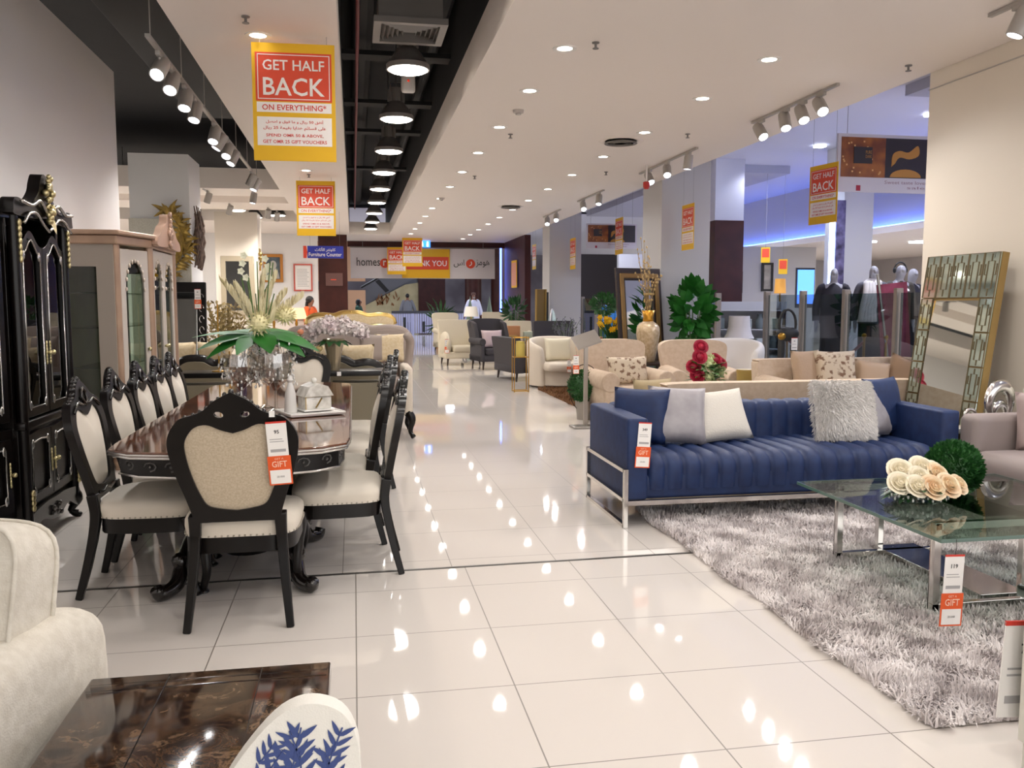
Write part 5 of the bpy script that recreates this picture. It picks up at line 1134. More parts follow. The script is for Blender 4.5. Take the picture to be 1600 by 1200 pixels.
# chocolate ad banners of the mall
m_choc = M('chocolate_orange', '#9a5a22', .5, c2='#6b3218', c2scale=4); m_chdk = M('chocolate_dark', '#241c24', .5); m_golden = M('golden_brown', '#b07b33', .5)
def ad(lab, loc, s, rz=0, group='chocolate ad banners'):
    r = thing('mall_banner', lab, 'banner', loc, rz, group); r.scale = (s,) * 3
    obj('board', T().box(-.05, -.02, 0, 1.75, .02, .85), M('ad_white', '#c7c2cc', .5), r); obj('left_picture', T().box(0, -.028, .22, .72, -.02, .8), m_choc, r); obj('right_picture', T().box(.72, -.028, .22, 1.7, -.02, .8), m_chdk, r)
    obj('chocolate_bar', T().box(.2, -.036, .42, .5, -.028, .66), m_chdk, r); q = T()
    q.prism([(p.x, p.y) for p in curve([(.82, .38, 0), (.84, .56, 0), (.95, .62, 0), (1.1, .6, 0), (1.25, .7, 0), (1.27, .56, 0), (1.12, .5, 0), (.95, .52, 0), (.86, .4, 0)], 4)][:-1], -.034, -.028).prism([(.8, .23)] + [(1.06 + .26 * math.cos(a), .23 + .12 * math.sin(a)) for a in [PI - PI * k / 10 for k in range(1, 10)]] + [(1.32, .23)], -.034, -.028)
    obj('praline_shapes', q, m_golden, r, smooth=0); q = T(); random.seed(9)
    for k in range(22): x, z = random.uniform(.02, .7), random.uniform(.24, .78); q.box(x - .012, -.035, z - .012, x + .012, -.029, z + .012)
    obj('light_dots', q, M('dot_gold', '#d9a56a', .5), r, smooth=0)
    q = T(); put_text(q, 'PURE', .44, .56, .1, .05, -.038); put_text(q, 'DARK', .44, .5, .1, .045, -.038); obj('lettering', q, m_golden, r, smooth=0)
    q = T(); put_text(q, 'Sweet taste lovers', 1.1, .13, .75, .05, -.022); put_text(q, 'sale', 1.25, .06, .3, .04, -.022); obj('print_lettering', q, M('mauve_print', '#8d6c7c', .6), r, smooth=0); obj('red_logo', T().box(.26, -.024, .02, .33, -.02, .1), M('crimson_print', '#a3203c', .6), r)
    obj('wire', T().tube([(.1, 0, .85), (.1, 0, (4.6 - loc[2]) / s)], .004, 4).tube([(1.6, 0, .85), (1.6, 0, (4.6 - loc[2]) / s)], .004, 4), m_alu, r)
    return r
ad('large chocolate ad banner hanging in the mall beside the cream column', (7.15, 12.0, 3.12), 1.0); ad('smaller chocolate ad banner between the two grey columns', (5.75, 21.0, 2.82), .72)
# ================================================================ people and mannequins
m_skin = M('brown_skin', '#8a5f49', .6); m_mann = M('mannequin_grey', '#a8a7ad', .5)
def figure(name, lab, cat, loc, rz, h, skin, arms, legs=None, lean=0, grp=None):
    """one skinned body: joints in a 1.75 m figure, scaled to h; arms: (elbow, hand) for left and right"""
    r = thing(name, lab, cat, (loc[0], loc[1], .22 if cat == 'mannequin' else 0), rz, grp); r.scale = (h / 1.75,) * 3
    v = [(0, 0, .95), (0, 0, 1.1), (0, 0, 1.28), (0, -.0, 1.42), (0, -.01, 1.5), (0, -.03, 1.585), (0, -.03, 1.67), (0, -.02, 1.735)]; rad = [(.15, .1), (.14, .1), (.17, .11), (.11, .08), (.052, .052), (.072, .085), (.078, .095), (.045, .055)]
    e = [(i, i + 1) for i in range(7)]
    for sx, (el, hd) in zip((-1, 1), arms):
        i = len(v); hd = Vector(hd); el = Vector(el); t = (hd - el).normalized(); v += [(sx * .17, 0, 1.41), tuple(el), tuple(hd), tuple(hd + t * .08)]; rad += [(.058, .058), (.042, .042), (.028, .028), (.03, .02)]; e += [(3, i), (i, i + 1), (i + 1, i + 2), (i + 2, i + 3)]
        side = t.orthogonal().normalized()
        for f_ in range(4):
            j = len(v); o_ = side * (f_ - 1.5) * .018; v += [tuple(hd + t * .1 + o_), tuple(hd + t * (.16 + .012 * (f_ in (1, 2))) + o_)]; rad += [(.009, .009), (.007, .007)]; e += [(i + 3, j), (j, j + 1)]
        j = len(v); v += [tuple(hd + t * .09 + side * -.045)]; rad += [(.009, .009)]; e += [(i + 2, j)]
    for sx, (kn, ft) in zip((-1, 1), legs or (((-.1, -.01, .5), (-.11, .02, .07)), ((.1, -.01, .5), (.11, .02, .07)))):
        i = len(v); v += [(sx * .09, 0, .88), tuple(kn), tuple(ft), (ft[0], ft[1] - .16, .035)]; rad += [(.09, .09), (.055, .055), (.036, .04), (.035, .03)]; e += [(0, i), (i, i + 1), (i + 1, i + 2), (i + 2, i + 3)]
    i = len(v); v += [(0, -.135, 1.63)]; rad += [(.012, .012)]; e += [(6, i)]
    me = bpy.data.meshes.new('body'); me.from_pydata(v, e, []); me.update(); me.materials.append(skin)
    o = bpy.data.objects.new('body', me); C.objects.link(o); o.parent = r
    o.modifiers.new('skin', 'SKIN'); lay = me.skin_vertices[0].data
    for k, q in enumerate(rad): lay[k].radius = q
    lay[0].use_root = True; sb = o.modifiers.new('s', 'SUBSURF'); sb.levels = sb.render_levels = 2
    eye = T()
    for sx in (-1, 1): eye.ball((sx * .032, -.112, 1.655), (.012, .008, .008), 8, 6)
    if cat == 'person': obj('eyes', eye, m_ink, r, smooth=180)
    return r
def robe(r, mat, secs, name='robe', n=24):
    """secs: (z, half width, half depth, y) from hem to neck"""
    P = curve([(a, b, c) for a, b, c, d in secs], 3); Y = [s[3] for s in secs]
    def fn(u, v):
        k = v * (len(P) - 1); p = P[int(round(k))]; y = Y[min(len(Y) - 1, int(round(k / 3)))]; a = 2 * PI * u; f = 1 + .05 * math.sin(a * 7) * max(0, 1 - p.x / 1.1)
        return (p.y * f * math.cos(a), y + p.z * f * math.sin(a), p.x)
    return obj(name, T().grid(fn, n, len(P) - 1, cu=True), mat, r, smooth=180)
def sleeves(r, mat, arms, upto=.92, w0=.085, w1=.07):
    for sx, (el, hd) in zip((-1, 1), arms):
        el, hd = Vector(el), Vector(hd); e = el + (hd - el) * upto
        obj('sleeve', T().tube(curve([(sx * .13, 0, 1.42), (sx * .19, 0, 1.39), tuple(el), tuple(e)], 4), [w0 - (w0 - w1) * k / 12 for k in range(13)], 12, cap=True), mat, r, smooth=180)
m_thobe = M('white_thobe', '#d3d2e6', .7); m_capm = M('brown_cap', '#5d4038', .8)
am = (((-.3, -.02, 1.13), (-.36, -.06, .88)), ((.28, .0, 1.12), (.33, -.05, .86)))
mn = figure('person', 'man in a long white robe and small cap walking up the aisle end', 'person', (5.12, 37.3, 0), 6, 1.9, m_skin, am, (((-.1, -.05, .5), (-.11, -.06, .07)), ((.1, .03, .5), (.11, .14, .08))))
robe(mn, m_thobe, [(.07, .3, .22, 0), (.4, .27, .19, 0), (.8, .25, .18, 0), (1.1, .235, .16, 0), (1.3, .225, .145, 0), (1.42, .16, .11, 0), (1.48, .07, .07, -.01)]); sleeves(mn, m_thobe, am)
obj('cap', T().lathe([(.085, 1.66), (.09, 1.7), (.085, 1.76), (.001, 1.775)], 16, (0, -.02, 0), sy=1.15), m_capm, mn, smooth=60); obj('beard', T().ball((0, -.1, 1.565), (.05, .035, .045), 10, 8), M('grey_hair', '#8b8582', .8), mn, smooth=180)
m_orangecl = M('orange_cloth', '#d8581e', .75); m_hair = M('black_hair', '#161314', .5)
aw_ = (((-.24, -.1, 1.12), (-.14, -.32, 1.08)), ((.24, -.1, 1.12), (.16, -.32, 1.08)))
wo = figure('person', 'woman with long black hair in an orange top at the furniture counter', 'person', (-1.06, 22.0, 0), 60, 1.62, m_skin, aw_)
robe(wo, m_orangecl, [(.7, .22, .17, 0), (.95, .2, .15, 0), (1.2, .2, .14, 0), (1.38, .17, .12, 0), (1.48, .065, .065, -.01)], 'top'); sleeves(wo, m_orangecl, aw_); robe(wo, m_ink, [(.1, .16, .13, 0), (.5, .18, .14, 0), (.9, .19, .14, 0)], 'trousers')
obj('hair', T().ball((0, .0, 1.67), (.1, .115, .11), 14, 10).ball((0, .07, 1.48), (.095, .05, .22), 12, 10), m_hair, wo, smooth=180)
ag = (((-.26, -.08, 1.12), (-.2, -.3, 1.0)), ((.26, -.08, 1.12), (.2, -.3, 1.0)))
gr = figure('person', 'woman in a black headscarf and green robe near the tan shopfront', 'person', (.2, 33.0, 0), 70, 1.6, m_skin, ag); m_grn = M('green_robe', '#1d4d3c', .7)
robe(gr, m_grn, [(.05, .26, .22, 0), (.6, .22, .18, 0), (1.1, .21, .16, 0), (1.35, .2, .14, 0), (1.48, .08, .08, 0)]); sleeves(gr, m_grn, ag); obj('headscarf', T().ball((0, .02, 1.64), (.105, .115, .13), 14, 10).ball((0, .02, 1.48), (.14, .1, .1), 12, 8), m_ink, gr, smooth=180)
bl = figure('person', 'person in a grey top with a white cap by the escalator, back turned', 'person', (2.6, 42.6, 0), 180, 1.9, m_skin, am); m_gtop = M('grey_top', '#7e7f86', .7)
robe(bl, m_gtop, [(.5, .22, .16, 0), (.9, .22, .16, 0), (1.25, .22, .15, 0), (1.4, .18, .12, 0), (1.48, .07, .07, 0)], 'top'); sleeves(bl, m_gtop, am); robe(bl, m_ink, [(.08, .17, .13, 0), (.6, .19, .14, 0)], 'trousers'); obj('hair', T().ball((0, .0, 1.68), (.092, .105, .1), 12, 8), m_hair, bl, smooth=180)
sh = figure('person', 'person in a bright blue top deep in the mall between the columns', 'person', (7.35, 24.5, 0), 30, 1.65, m_skin, am); m_btop = M('bright_blue_top', '#2a78b8', .7)
robe(sh, m_btop, [(.5, .2, .16, 0), (.9, .2, .15, 0), (1.25, .21, .15, 0), (1.4, .17, .12, 0), (1.48, .07, .07, 0)], 'top'); sleeves(sh, m_btop, am); robe(sh, m_ink, [(.08, .17, .13, 0), (.6, .19, .14, 0)], 'trousers'); obj('hair', T().ball((0, .0, 1.68), (.092, .105, .1), 12, 8), m_hair, sh, smooth=180)
struct('floor_plinth', T().box(7.6, 12.7, 0, 10.4, 14.0, .21), m_greywall)
am2 = (((-.25, .02, 1.13), (-.25, -.02, .87)), ((.25, .02, 1.13), (.25, -.02, .87)))
for k, (x, y, h, top, low, ext, lab) in enumerate(((8.0, 13.5, 1.86, '#2a2830', '#22222a', None, 'grey headed mannequin in a dark top, leftmost behind the glass partition'), (8.4, 13.0, 1.88, '#5e5d66', '#2a2a30', 'scarf', 'mannequin wearing a long fluffy white scarf behind the glass partition'), (8.95, 13.1, 1.9, '#4a4640', '#26242a', 'phones', 'mannequin in a dark jacket with a white collar and headphones behind the partition'), (9.45, 13.5, 1.86, '#23222e', '#23222a', None, 'dark clothed mannequin to the right of the white collared one'), (9.85, 13.0, 1.93, '#23213a', '#7a1f38', None, 'mannequin in a navy top beside the crimson cloth, nearest the leaning mirror'))):
    f = figure('mannequin', lab, 'mannequin', (x, y, 0), -25 + 12 * k, h, m_mann, am2, grp='mannequins behind the glass partition'); mt2 = M('mannequin_top_%s' % 'abcde'[k], top, .8)
    robe(f, mt2, [(.85, .2, .15, 0), (1.05, .19, .14, 0), (1.28, .2, .14, 0), (1.4, .17, .11, 0), (1.49, .065, .065, 0)], 'jacket'); sleeves(f, mt2, am2, .9, .07, .055); robe(f, M('mannequin_low_%s' % 'abcde'[k], low, .8), [(.2, .19, .15, 0), (.5, .18, .14, 0), (.9, .19, .14, 0)], 'trousers')
    if ext == 'scarf':
        q = T()
        for j in range(5): q.tube(curve([(-.12 + .04 * j, -.1, 1.48), (-.16 + .05 * j, -.19, 1.3), (-.2 + .04 * j, -.2, 1.1), (-.22 + .05 * j, -.18, .88)], 4), .045, 8)
        q.ball((0, -.02, 1.47), (.14, .13, .07), 12, 8); obj('scarf', q, m_fur, f, smooth=180)
    if ext == 'phones': obj('headphones', T().tube([(.1 * math.sin(a), -.02, 1.66 + .11 * math.cos(a)) for a in [-1.6 + 3.2 * j / 10 for j in range(11)]], .012, 6).ball((-.095, -.02, 1.65), (.02, .035, .045), 8, 6).ball((.095, -.02, 1.65), (.02, .035, .045), 8, 6), m_ink, f, smooth=180); obj('collar', T().lathe([(.1, 1.4), (.15, 1.36), (.16, 1.33)], 16), m_fur, f)
# crimson cloth banner beside the mannequins
cb = thing('banner_stand', 'leaning crimson poster with a pale metal edge between the mannequins and the mirror', 'banner', (7.95, 11.9, 0), 0); obj('panel', T().box(0, 0, .3, .5, .02, 1.75, Tr(ry=-6)), M('crimson_poster', '#6e1c33', .6, c2='#8e3550', c2scale=5), cb); obj('edge_pole', T().tube([(.15, 0, .0), (-.18, 0, 1.9)], .022, 8), m_satin, cb); obj('base', T().box(.05, -.15, 0, .55, .15, .03).box(.2, -.01, 0, .24, .02, .4), m_satin, cb)
# ================================================================ glass partition of the shop
m_part = MG('partition_glass', '#c3ccd0', extra=.02); m_post = M('partition_post', '#8f857c', .4, .3)
posts = [7.2 + .0, 8.35, 9.5, 10.7, 11.9, 13.1, 15.1, 16.6, 18.1, 19.6, 21.1, 23.6, 25.1]
for k, y in enumerate(posts):
    p = thing('partition_post', 'grey metal post of the glass partition, %s' % ('number %d counted from the cream column' % (k + 1)), 'post', (6.9, y + .6, 0), 0, 'posts of the glass partition')
    obj('upright', T().rbox(-.05, -.035, .012, .05, .035, 1.66, .006, 1), m_post, p); obj('foot', T().box(-.08, -.08, 0, .08, .08, .012), m_post, p)
    if k < len(posts) - 1 and posts[k + 1] - y < 1.6: one('glass_barrier', T().box(-.006, y + .65, .1, .006, posts[k + 1] + .54, 1.6), m_part, 'clear glass panel between partition posts %d and %d from the cream column' % (k + 1, k + 2), 'glass barrier', (6.9, 0, 0), group='panels of the glass partition')
for k, (x, y) in enumerate(((7.5, 14.1), (8.0, 12.55), (7.95, 11.9))):
    p = thing('rope_post', 'brass rope post behind the partition, %s' % ('left one', 'middle one', 'right one')[k], 'rope post', (x, y, 0), 0, 'brass rope posts'); obj('pole', T().lathe([(.14, 0), (.14, .015), (.03, .03), (.022, .06), (.022, .9), (.03, .92)], 16), m_brass, p); obj('ball_top', T().ball((0, 0, .95), .04, 10, 8), m_brass, p, smooth=180)
one('velvet_rope', T().tube(curve([(7.5, 14.1, .85), (7.62, 13.6, .55), (7.72, 13.25, .48), (7.85, 12.9, .55), (8.0, 12.55, .85)], 5), .025, 8), M('red_velvet', '#8e1c2a', .7), 'sagging red rope between the left and middle brass posts', 'rope', smooth=180)
# shop across the mall: shelves, pictures
m_goods = M('pale_goods', '#a5aaa6', .7); m_goods2 = M('grey_goods', '#6a7272', .7); m_goods3 = M('sage_goods', '#7f9288', .6)
k_ = 0
for k, (x, y, n) in enumerate(((8.45, 20.6, 3), (10.0, 20.4, 3), (8.2, 17.2, 2))):
    r = thing('display_shelf', 'white shop shelf full of homeware across the mall, %s' % ('left', 'right', 'nearest')[k], 'shelf', (x, y, 0), -25)
    obj('frame', T().box(-.7, .2, 0, .7, .24, 1.5).box(-.72, -.2, 0, -.7, .24, 1.5).box(.7, -.2, 0, .72, .24, 1.5), m_greywall, r)
    for z in (.1, .5, .9, 1.3): obj('shelf_board', T().box(-.7, -.2, z, .7, .2, z + .02), m_greywall, r)
    for zi, z in enumerate((.12, .52, .92)):
        for j in range(5):
            hh = random.uniform(.15, .32); mm = (m_goods, m_goods2, m_goods3)[(j + zi + k) % 3]; lx = -.56 + .28 * j
            bsh = T().lathe([(.001, 0), (.07, 0), (.1, hh * .5), (.05, hh * .85), (.06, hh), (.001, hh)], 12) if (j + zi) % 2 else T().rbox(-.1, -.08, 0, .1, .08, hh, .015, 1)
            c, s_ = math.cos(math.radians(-25)), math.sin(math.radians(-25)); one('jar' if (j + zi) % 2 else 'storage_box', bsh, mm, ('%s %s on the %s board of the %s shop shelf, number %d' % (('pale', 'grey', 'sage')[(j + zi + k) % 3], 'jar' if (j + zi) % 2 else 'storage box', ('lowest', 'second', 'third')[zi], ('left', 'right', 'nearest')[k], j + 1)), 'jar' if (j + zi) % 2 else 'box', (x + lx * c, y + lx * s_, z), group='homeware on the shop shelves')
wf_ = struct('wall_shop', T().box(9.0, 22.9, 0, 13.0, 23.1, 3.05), m_greywall)
for k, (x, z, w_, h_) in enumerate(((9.9, 1.75, .34, .8), (10.6, 1.75, .3, .6), (11.5, 1.8, .34, .8))):
    r = thing('picture_frame', 'dark framed picture on the shop wall across the mall, %s' % ('left', 'middle', 'right')[k], 'picture', (x, 22.86, z), 0); obj('frame', T().prism([[(-w_ / 2, 0), (w_ / 2, 0), (w_ / 2, h_), (-w_ / 2, h_)], [(-w_ / 2 + .06, .06), (-w_ / 2 + .06, h_ - .06), (w_ / 2 - .06, h_ - .06), (w_ / 2 - .06, .06)]], -.03, .03), m_ink, r); obj('print', T().box(-w_ / 2 + .05, 0, .05, w_ / 2 - .05, .02, h_ - .05), M('print_pale', '#b9b4a8', .6, c2='#8f8a80', c2scale=4), r)
sc = thing('screen', 'glowing blue screen on the shop wall left of the mall pillar', 'screen', (11.2, 20.2, 1.35)); obj('display', T().box(-.22, -.03, .1, .22, .0, .95), M('blue_screen', '#4f86ff', emit=2), sc); obj('bezel', T().box(-.25, 0, 0, .25, .05, 1).box(-.05, .0, -1.35, .05, .05, 0).box(-.25, -.15, -1.35, .25, .2, -1.32), m_ink, sc)
tl = thing('table_lamp', 'golden lamp on a tall stand in the shop across the mall', 'lamp', (10.1, 19.4, 0)); obj('stand', T().lathe([(.15, 0), (.15, .02), (.02, .04), (.02, 1.75)], 12), m_brass, tl); obj('lamp_shade', T().lathe([(.14, 1.7), (.12, 2.05)], 16), M('gold_shade', '#c08a3e', .5, emit=.6), tl)
for k, (x, y, z) in enumerate(((8.6, 17.6, 2.3), (9.2, 17.9, 2.05))): 
    r = thing('sale_tag', 'small orange and yellow sale card hanging in the shop across the mall, %s' % ('left', 'right')[k], 'sign', (x + .8, y + 1.2, z), -20); obj('card', T().box(-.1, -.005, .1, .1, .005, .45), m_yel, r); obj('red_panel', T().box(-.08, -.008, .22, .08, -.004, .42), m_sred, r); obj('wire', T().tube([(0, 0, .45), (0, 0, 4.58 - z)], .003, 4), m_alu, r)
# ================================================================ end of the aisle: escalator, railing
m_esc = M('escalator_blue_grey', '#6c6e74', .35, .3); es = thing('escalator', 'escalator with blue grey side rising to the right beyond the aisle end', 'escalator', (0, 44.5, 0))
obj('side_panel', T().prism([(.45, 1.3), (.45, 2.2), (1.4, 2.75), (2.6, 3.6), (4.6, 4.6), (4.6, 3.5), (2.6, 2.45)], 0, .1), m_esc, es); obj('handrail', T().tube([(.4, .05, 2.25), (1.4, .05, 2.82), (2.6, .05, 3.66), (4.4, .05, 4.6)], .05, 8), m_ink, es); obj('dark_band', T().prism([(1.1, 2.55), (1.3, 2.66), (1.8, 2.1), (1.62, 2.0)], -.02, 0), m_ink, es); obj('steps', T().prism([(.5, 0), (.5, 1.5), (4.6, 3.6), (4.6, 3.0), (1.6, 1.2), (1.6, 0)], .1, 1.1), m_esc, es)
adw = thing('ad_wall', 'large cream hoarding with tawny abstract streaks below the escalator', 'poster', (0, 44.2, 0)); obj('panel', T().prism([(.6, 0), (.6, 1.35), (2.6, 2.4), (3.3, 2.5), (3.3, 0)], 0, .1), M('hoarding_cream', '#c9bd95', .6, c2='#b3a780', c2scale=1.5), adw)
q = T(); random.seed(14)
for k in range(26): x = random.uniform(1.1, 2.2); z = random.uniform(1.25, 1.5 + (x - .6) * .35); a = random.uniform(-.6, .6); q.leaf((x, -.03, z), (math.sin(a), 0, math.cos(a)), (0, -1, 0), random.uniform(.15, .4), .07, 0, 4, fold=0)
obj('tawny_streaks', q, M('tawny_print', '#8a5a2e', .6), adw)
rl = thing('mall_railing', 'low white railing with dark openings beyond the aisle end', 'railing', (0, 41.0, 0)); obj('rail', T().box(1.75, 0, .98, 5.3, .08, 1.1), M('dark_granite', '#3c3d42', .4), rl); m_lil = M('lilac_white', '#a9a9c8', .5)
for x in (1.8, 2.75, 3.7, 4.6, 5.25): obj('post', T().box(x - .05, 0, 0, x + .05, .08, .98), m_lil, rl)
for x in [1.8 + .11 * k for k in range(32)]: obj('bar', T().box(x - .042, .02, .05, x + .042, .05, .98), m_lil, rl, smooth=0)
obj('dark_opening', T().box(2.3, -.0, .1, 2.42, .02, .8).box(3.2, 0, .1, 3.32, .02, .6).box(3.95, 0, .1, 4.07, .02, .8), m_ink, rl)  # black boxes stand in for the dark openings of the railing
for k, (x, y, h) in enumerate(((4.6, 34.5, 1.15), (5.15, 33, 1.1))):
    r = thing('cone_plant', 'slim pale green cone shrub near the aisle opening, %s' % ('left', 'right')[k], 'plant', (x, y, 0)); obj('foliage', T().lathe([(.02, .3), (.18, .4), (.15, .9), (.001, 1.75)], 12), M('sage_green', '#7d8c74', .7, bump=.6, scale=30), r); obj('pot', T().lathe([(.001, 0), (.14, 0), (.18, .35), (.001, .35)], 12), m_white, r)
# ================================================================ furniture along the aisle, right
m_cream2 = M('cream_boucle', '#d2c8b2', .85, bump=.4, scale=60); m_char = M('charcoal_fabric', '#3a373b', .8, sheen=.3, bump=.1, scale=200); m_creamc = M('cream_fabric', '#d5cabb', .8, bump=.1, scale=160)
m_shade = M('lamp_shade_white', '#e9e2d6', .8, emit=.25); m_tan = M('tan_box', '#b98358', .7)
def lamp_thing(name, lab, loc, h, rs, mat=None, base=None, grp=None):
    r = thing(name, lab, 'lamp', loc, 0, grp); obj('base', T().lathe([(.001, 0), (rs * .55, 0), (rs * .5, .02), (.02, .05), (.035, h * .3), (.015, h * .45), (.012, h * .75)], 16), base or m_brass, r); obj('lamp_shade', T().lathe([(rs, h * .5), (rs * .72, h), (rs * .7, h), (rs * .97, h * .5)], 24), mat or m_shade, r, smooth=60); return r
tub('tub_chair', 'cream tub armchair facing the aisle left of the sign stand', (3.6, 14.95, 0), 10, m_creamc, .56, .84)
cushion('fur_pillow', 'fluffy ivory pillow in the cream tub armchair', M('ivory_fur', '#ded6c0', .9, bump=.3, scale=60), (3.58, 14.95, .44), .5, .42, .16, -14, 8)
price_tag('price_tag', 'small price card with an orange gift card hanging by the cream tub armchair', (3.62, 14.36, .5), 0, 0, .8, '159')
tub('tub_chair', 'white tub armchair under the white lamp, right of the leafy plant', (5.55, 12.25, 0), -30, M('white_fabric', '#e3ddd8', .8, bump=.1, scale=160), .5, .9)
uphol('tufted_sofa', 'charcoal sofa with rolled arms seen from its end, behind the gold lantern stand', 'sofa', (3.25, 16.4, 0), 100, m_char, 1.2, .9, .82, .42, .68, .22, 'roll', .16, top='flat')
r = uphol('armchair', 'charcoal wing armchair with a shiny pillow beside the cream bouclé armchair', 'armchair', (3.05, 19.2, 0), 12, m_char, .85, .85, 1.12, .45, .68, .13, 'wing', .18)
cushion('throw_pillow', 'shiny pale pink pillow on the charcoal wing armchair', M('silver_pink_satin', '#c3aeb0', .35, sheen=.3), (3.05, 19.05, .46), .5, .42, .14, -14, 12)
uphol('armchair', 'cream armchair with woolly white arms at the aisle, orange tag on its arm', 'armchair', (2.52, 20.7, 0), 6, m_cream2, .95, .85, 1.06, .44, .72, .2, 'fluffy', .16, top='flat')
price_tag('price_tag', 'white price card with an orange gift card on the woolly armchair arm', (2.15, 20.26, .62), 0, 0, 1.2, '129')
uphol('armchair', 'tall cream armchair behind the woolly armed one, left', 'armchair', (2.85, 26.3, 0), 10, m_cream2, .85, .85, 1.18, .44, .68, .14, 'roll', .12)
uphol('sofa', 'cream sofa behind the charcoal wing armchair', 'sofa', (3.85, 23.2, 0), 0, m_cream2, 2.0, .85, .98, .44, .68, .18, 'roll', .12, top='flat', ncush=2)
uphol('armchair', 'cream armchair back far right behind the cream sofa', 'armchair', (4.25, 26.2, 0), 180, m_cream2, .9, .85, 1.2, .44, .68, .14, 'roll', .12, top='flat')
uphol('armchair', 'dark armchair behind the cream tub armchair, before the farther grey column', 'armchair', (4.5, 19.0, 0), 0, m_char, .95, .85, 1.06, .44, .68, .14, 'roll', .12, top='flat')
tb2 = thing('side_table', 'small table carrying the white lamp beyond the cream sofa', 'side table', (3.62, 26.9, 0)); obj('tabletop', T().lathe([(.001, .7), (.28, .7), (.28, .74), (.001, .74)], 20), m_darkleg, tb2); obj('pedestal', T().lathe([(.18, 0), (.18, .02), (.03, .05), (.03, .7)], 12), m_darkleg, tb2)
lamp_thing('table_lamp', 'white shaded table lamp beyond the woolly armchair', (3.62, 26.9, .74), .62, .24)
bt = thing('coffee_table', 'low mauve table with small boxes between the charcoal armchair and the tub chair', 'coffee table', (3.95, 20.6, 0)); obj('tabletop', T().rbox(-.55, -.35, .5, .55, .35, .56, .01), M('mauve_wood', '#7c5150', .5), bt)
for x in (-.48, .48):
    for y in (-.28, .28): obj('leg', T().box(x - .03, y - .03, 0, x + .03, y + .03, .5), m_darkleg, bt)
one('gift_box', T().rbox(-.15, -.1, 0, .15, .1, .36, .01), m_tan, 'tan upright box on the low mauve table', 'box', (3.8, 20.6, .56)); one('gift_box', T().rbox(-.12, -.09, 0, .12, .09, .14, .01), M('gold_box', '#b08a4a', .5), 'small gold box in front of the tan box', 'box', (3.72, 20.36, .56)); one('gift_box', T().rbox(-.16, -.1, 0, .16, .1, .22, .01), M('pale_green_box', '#b9c2ac', .6), 'pale green box right of the tan box', 'box', (4.2, 20.55, .56))
gsd = thing('lantern_stand', 'tall thin gold stand holding a yellow candle jar, in front of the charcoal sofa', 'lantern', (2.71, 14.05, 0))
f = T()
for x in (-.12, .12):
    for y in (-.1, .1): f.tube([(x, y, 0), (x, y, .92)], .008, 6)
for z in (.02, .58, .9): f.tube([(-.12, -.1, z), (.12, -.1, z), (.12, .1, z), (-.12, .1, z)], .008, 6, closed=True)
obj('frame', f, m_brass, gsd); obj('shelf', T().box(-.12, -.1, .575, .12, .1, .585), MG('lantern_glass', '#d8d4c0', extra=.05), gsd)
one('candle', T().lathe([(.001, 0), (.075, 0), (.078, .02), (.078, .2), (.07, .23), (.075, .25), (.001, .255)], 20), M('yellow_candle', '#c9b35a', .6), 'yellow cylinder candle in the thin gold stand', 'candle', (2.71, 14.05, .588))
def bush(name, lab, loc, zc, rx, rz_, n, L, W, mat, pot=None, stem=True, up=.4, grp=None):
    r = thing(name, lab, 'plant', loc, 0, grp); q = T()
    for k in range(n):
        d = Vector((random.gauss(0, 1), random.gauss(0, 1), random.gauss(0, 1))).normalized(); rr = random.uniform(.5, 1); p = Vector((d.x * rx * rr, d.y * rx * rr, zc + d.z * rz_ * rr))
        q.leaf(p, d + Vector((random.uniform(-.4, .4), random.uniform(-.4, .4), up)), d.orthogonal(), L * random.uniform(.7, 1.2), W, .25, 4)
    obj('foliage', q, mat, r, smooth=60, weld=False)
    if stem:
        q = T()
        for k in range(5): a = k * 1.26; q.tube([(.02 * math.cos(a), .02 * math.sin(a), .2), (.5 * rx * math.cos(a), .5 * rx * math.sin(a), zc)], .012, 6)
        obj('stem', q, m_stem, r)
    obj('pot', T().lathe([(.001, 0), (.13, 0), (.17, .3), (.15, .3), (.14, .25), (.001, .25)], 20), pot or M('dark_pot', '#2b2724', .5), r)
    return r
random.seed(31)
bush('fiddle_leaf_plant', 'tall broad leaved green plant in front of the big grey column', (5.42, 13.3, 0), 1.38, .25, .42, 130, .24, .15, m_green)
bush('palm_plant', 'palm like potted plant beside the tall cream armchair at the aisle', (2.75, 28.0, 0), .95, .25, .35, 60, .4, .06, m_dkgreen, M('tan_pot', '#a5763e', .6))
bush('potted_plant', 'bushy plant in front of the maroon wall', (4.62, 24.9, 0), 1.25, .3, .3, 110, .22, .08, m_dkgreen)
bush('topiary_bush', 'clipped round green shrub between the two grey columns', (4.78, 16.2, 0), 1.44, .26, .2, 420, .08, .045, m_box, M('white_pot', '#d6d2cb', .5))
ct2 = thing('side_table', 'dark side table under the daffodils', 'side table', (4.3, 14.1, 0)); obj('tabletop', T().rbox(-.5, -.3, .6, .5, .3, .64, .01), m_char, ct2)
for x in (-.45, .45):
    for y in (-.25, .25): obj('leg', T().box(x - .025, y - .025, 0, x + .025, y + .025, .6), m_char, ct2)
dv = thing('daffodil_vase', 'yellow daffodils in a gold vase behind the beige armchair', 'flowers', (4.28, 14.0, .64)); obj('vase', T().lathe([(.001, 0), (.07, 0), (.09, .08), (.07, .16), (.08, .18)], 16), M('gold_leaf', '#c08a2e'), dv)
q = T(); q2 = T(); random.seed(17)
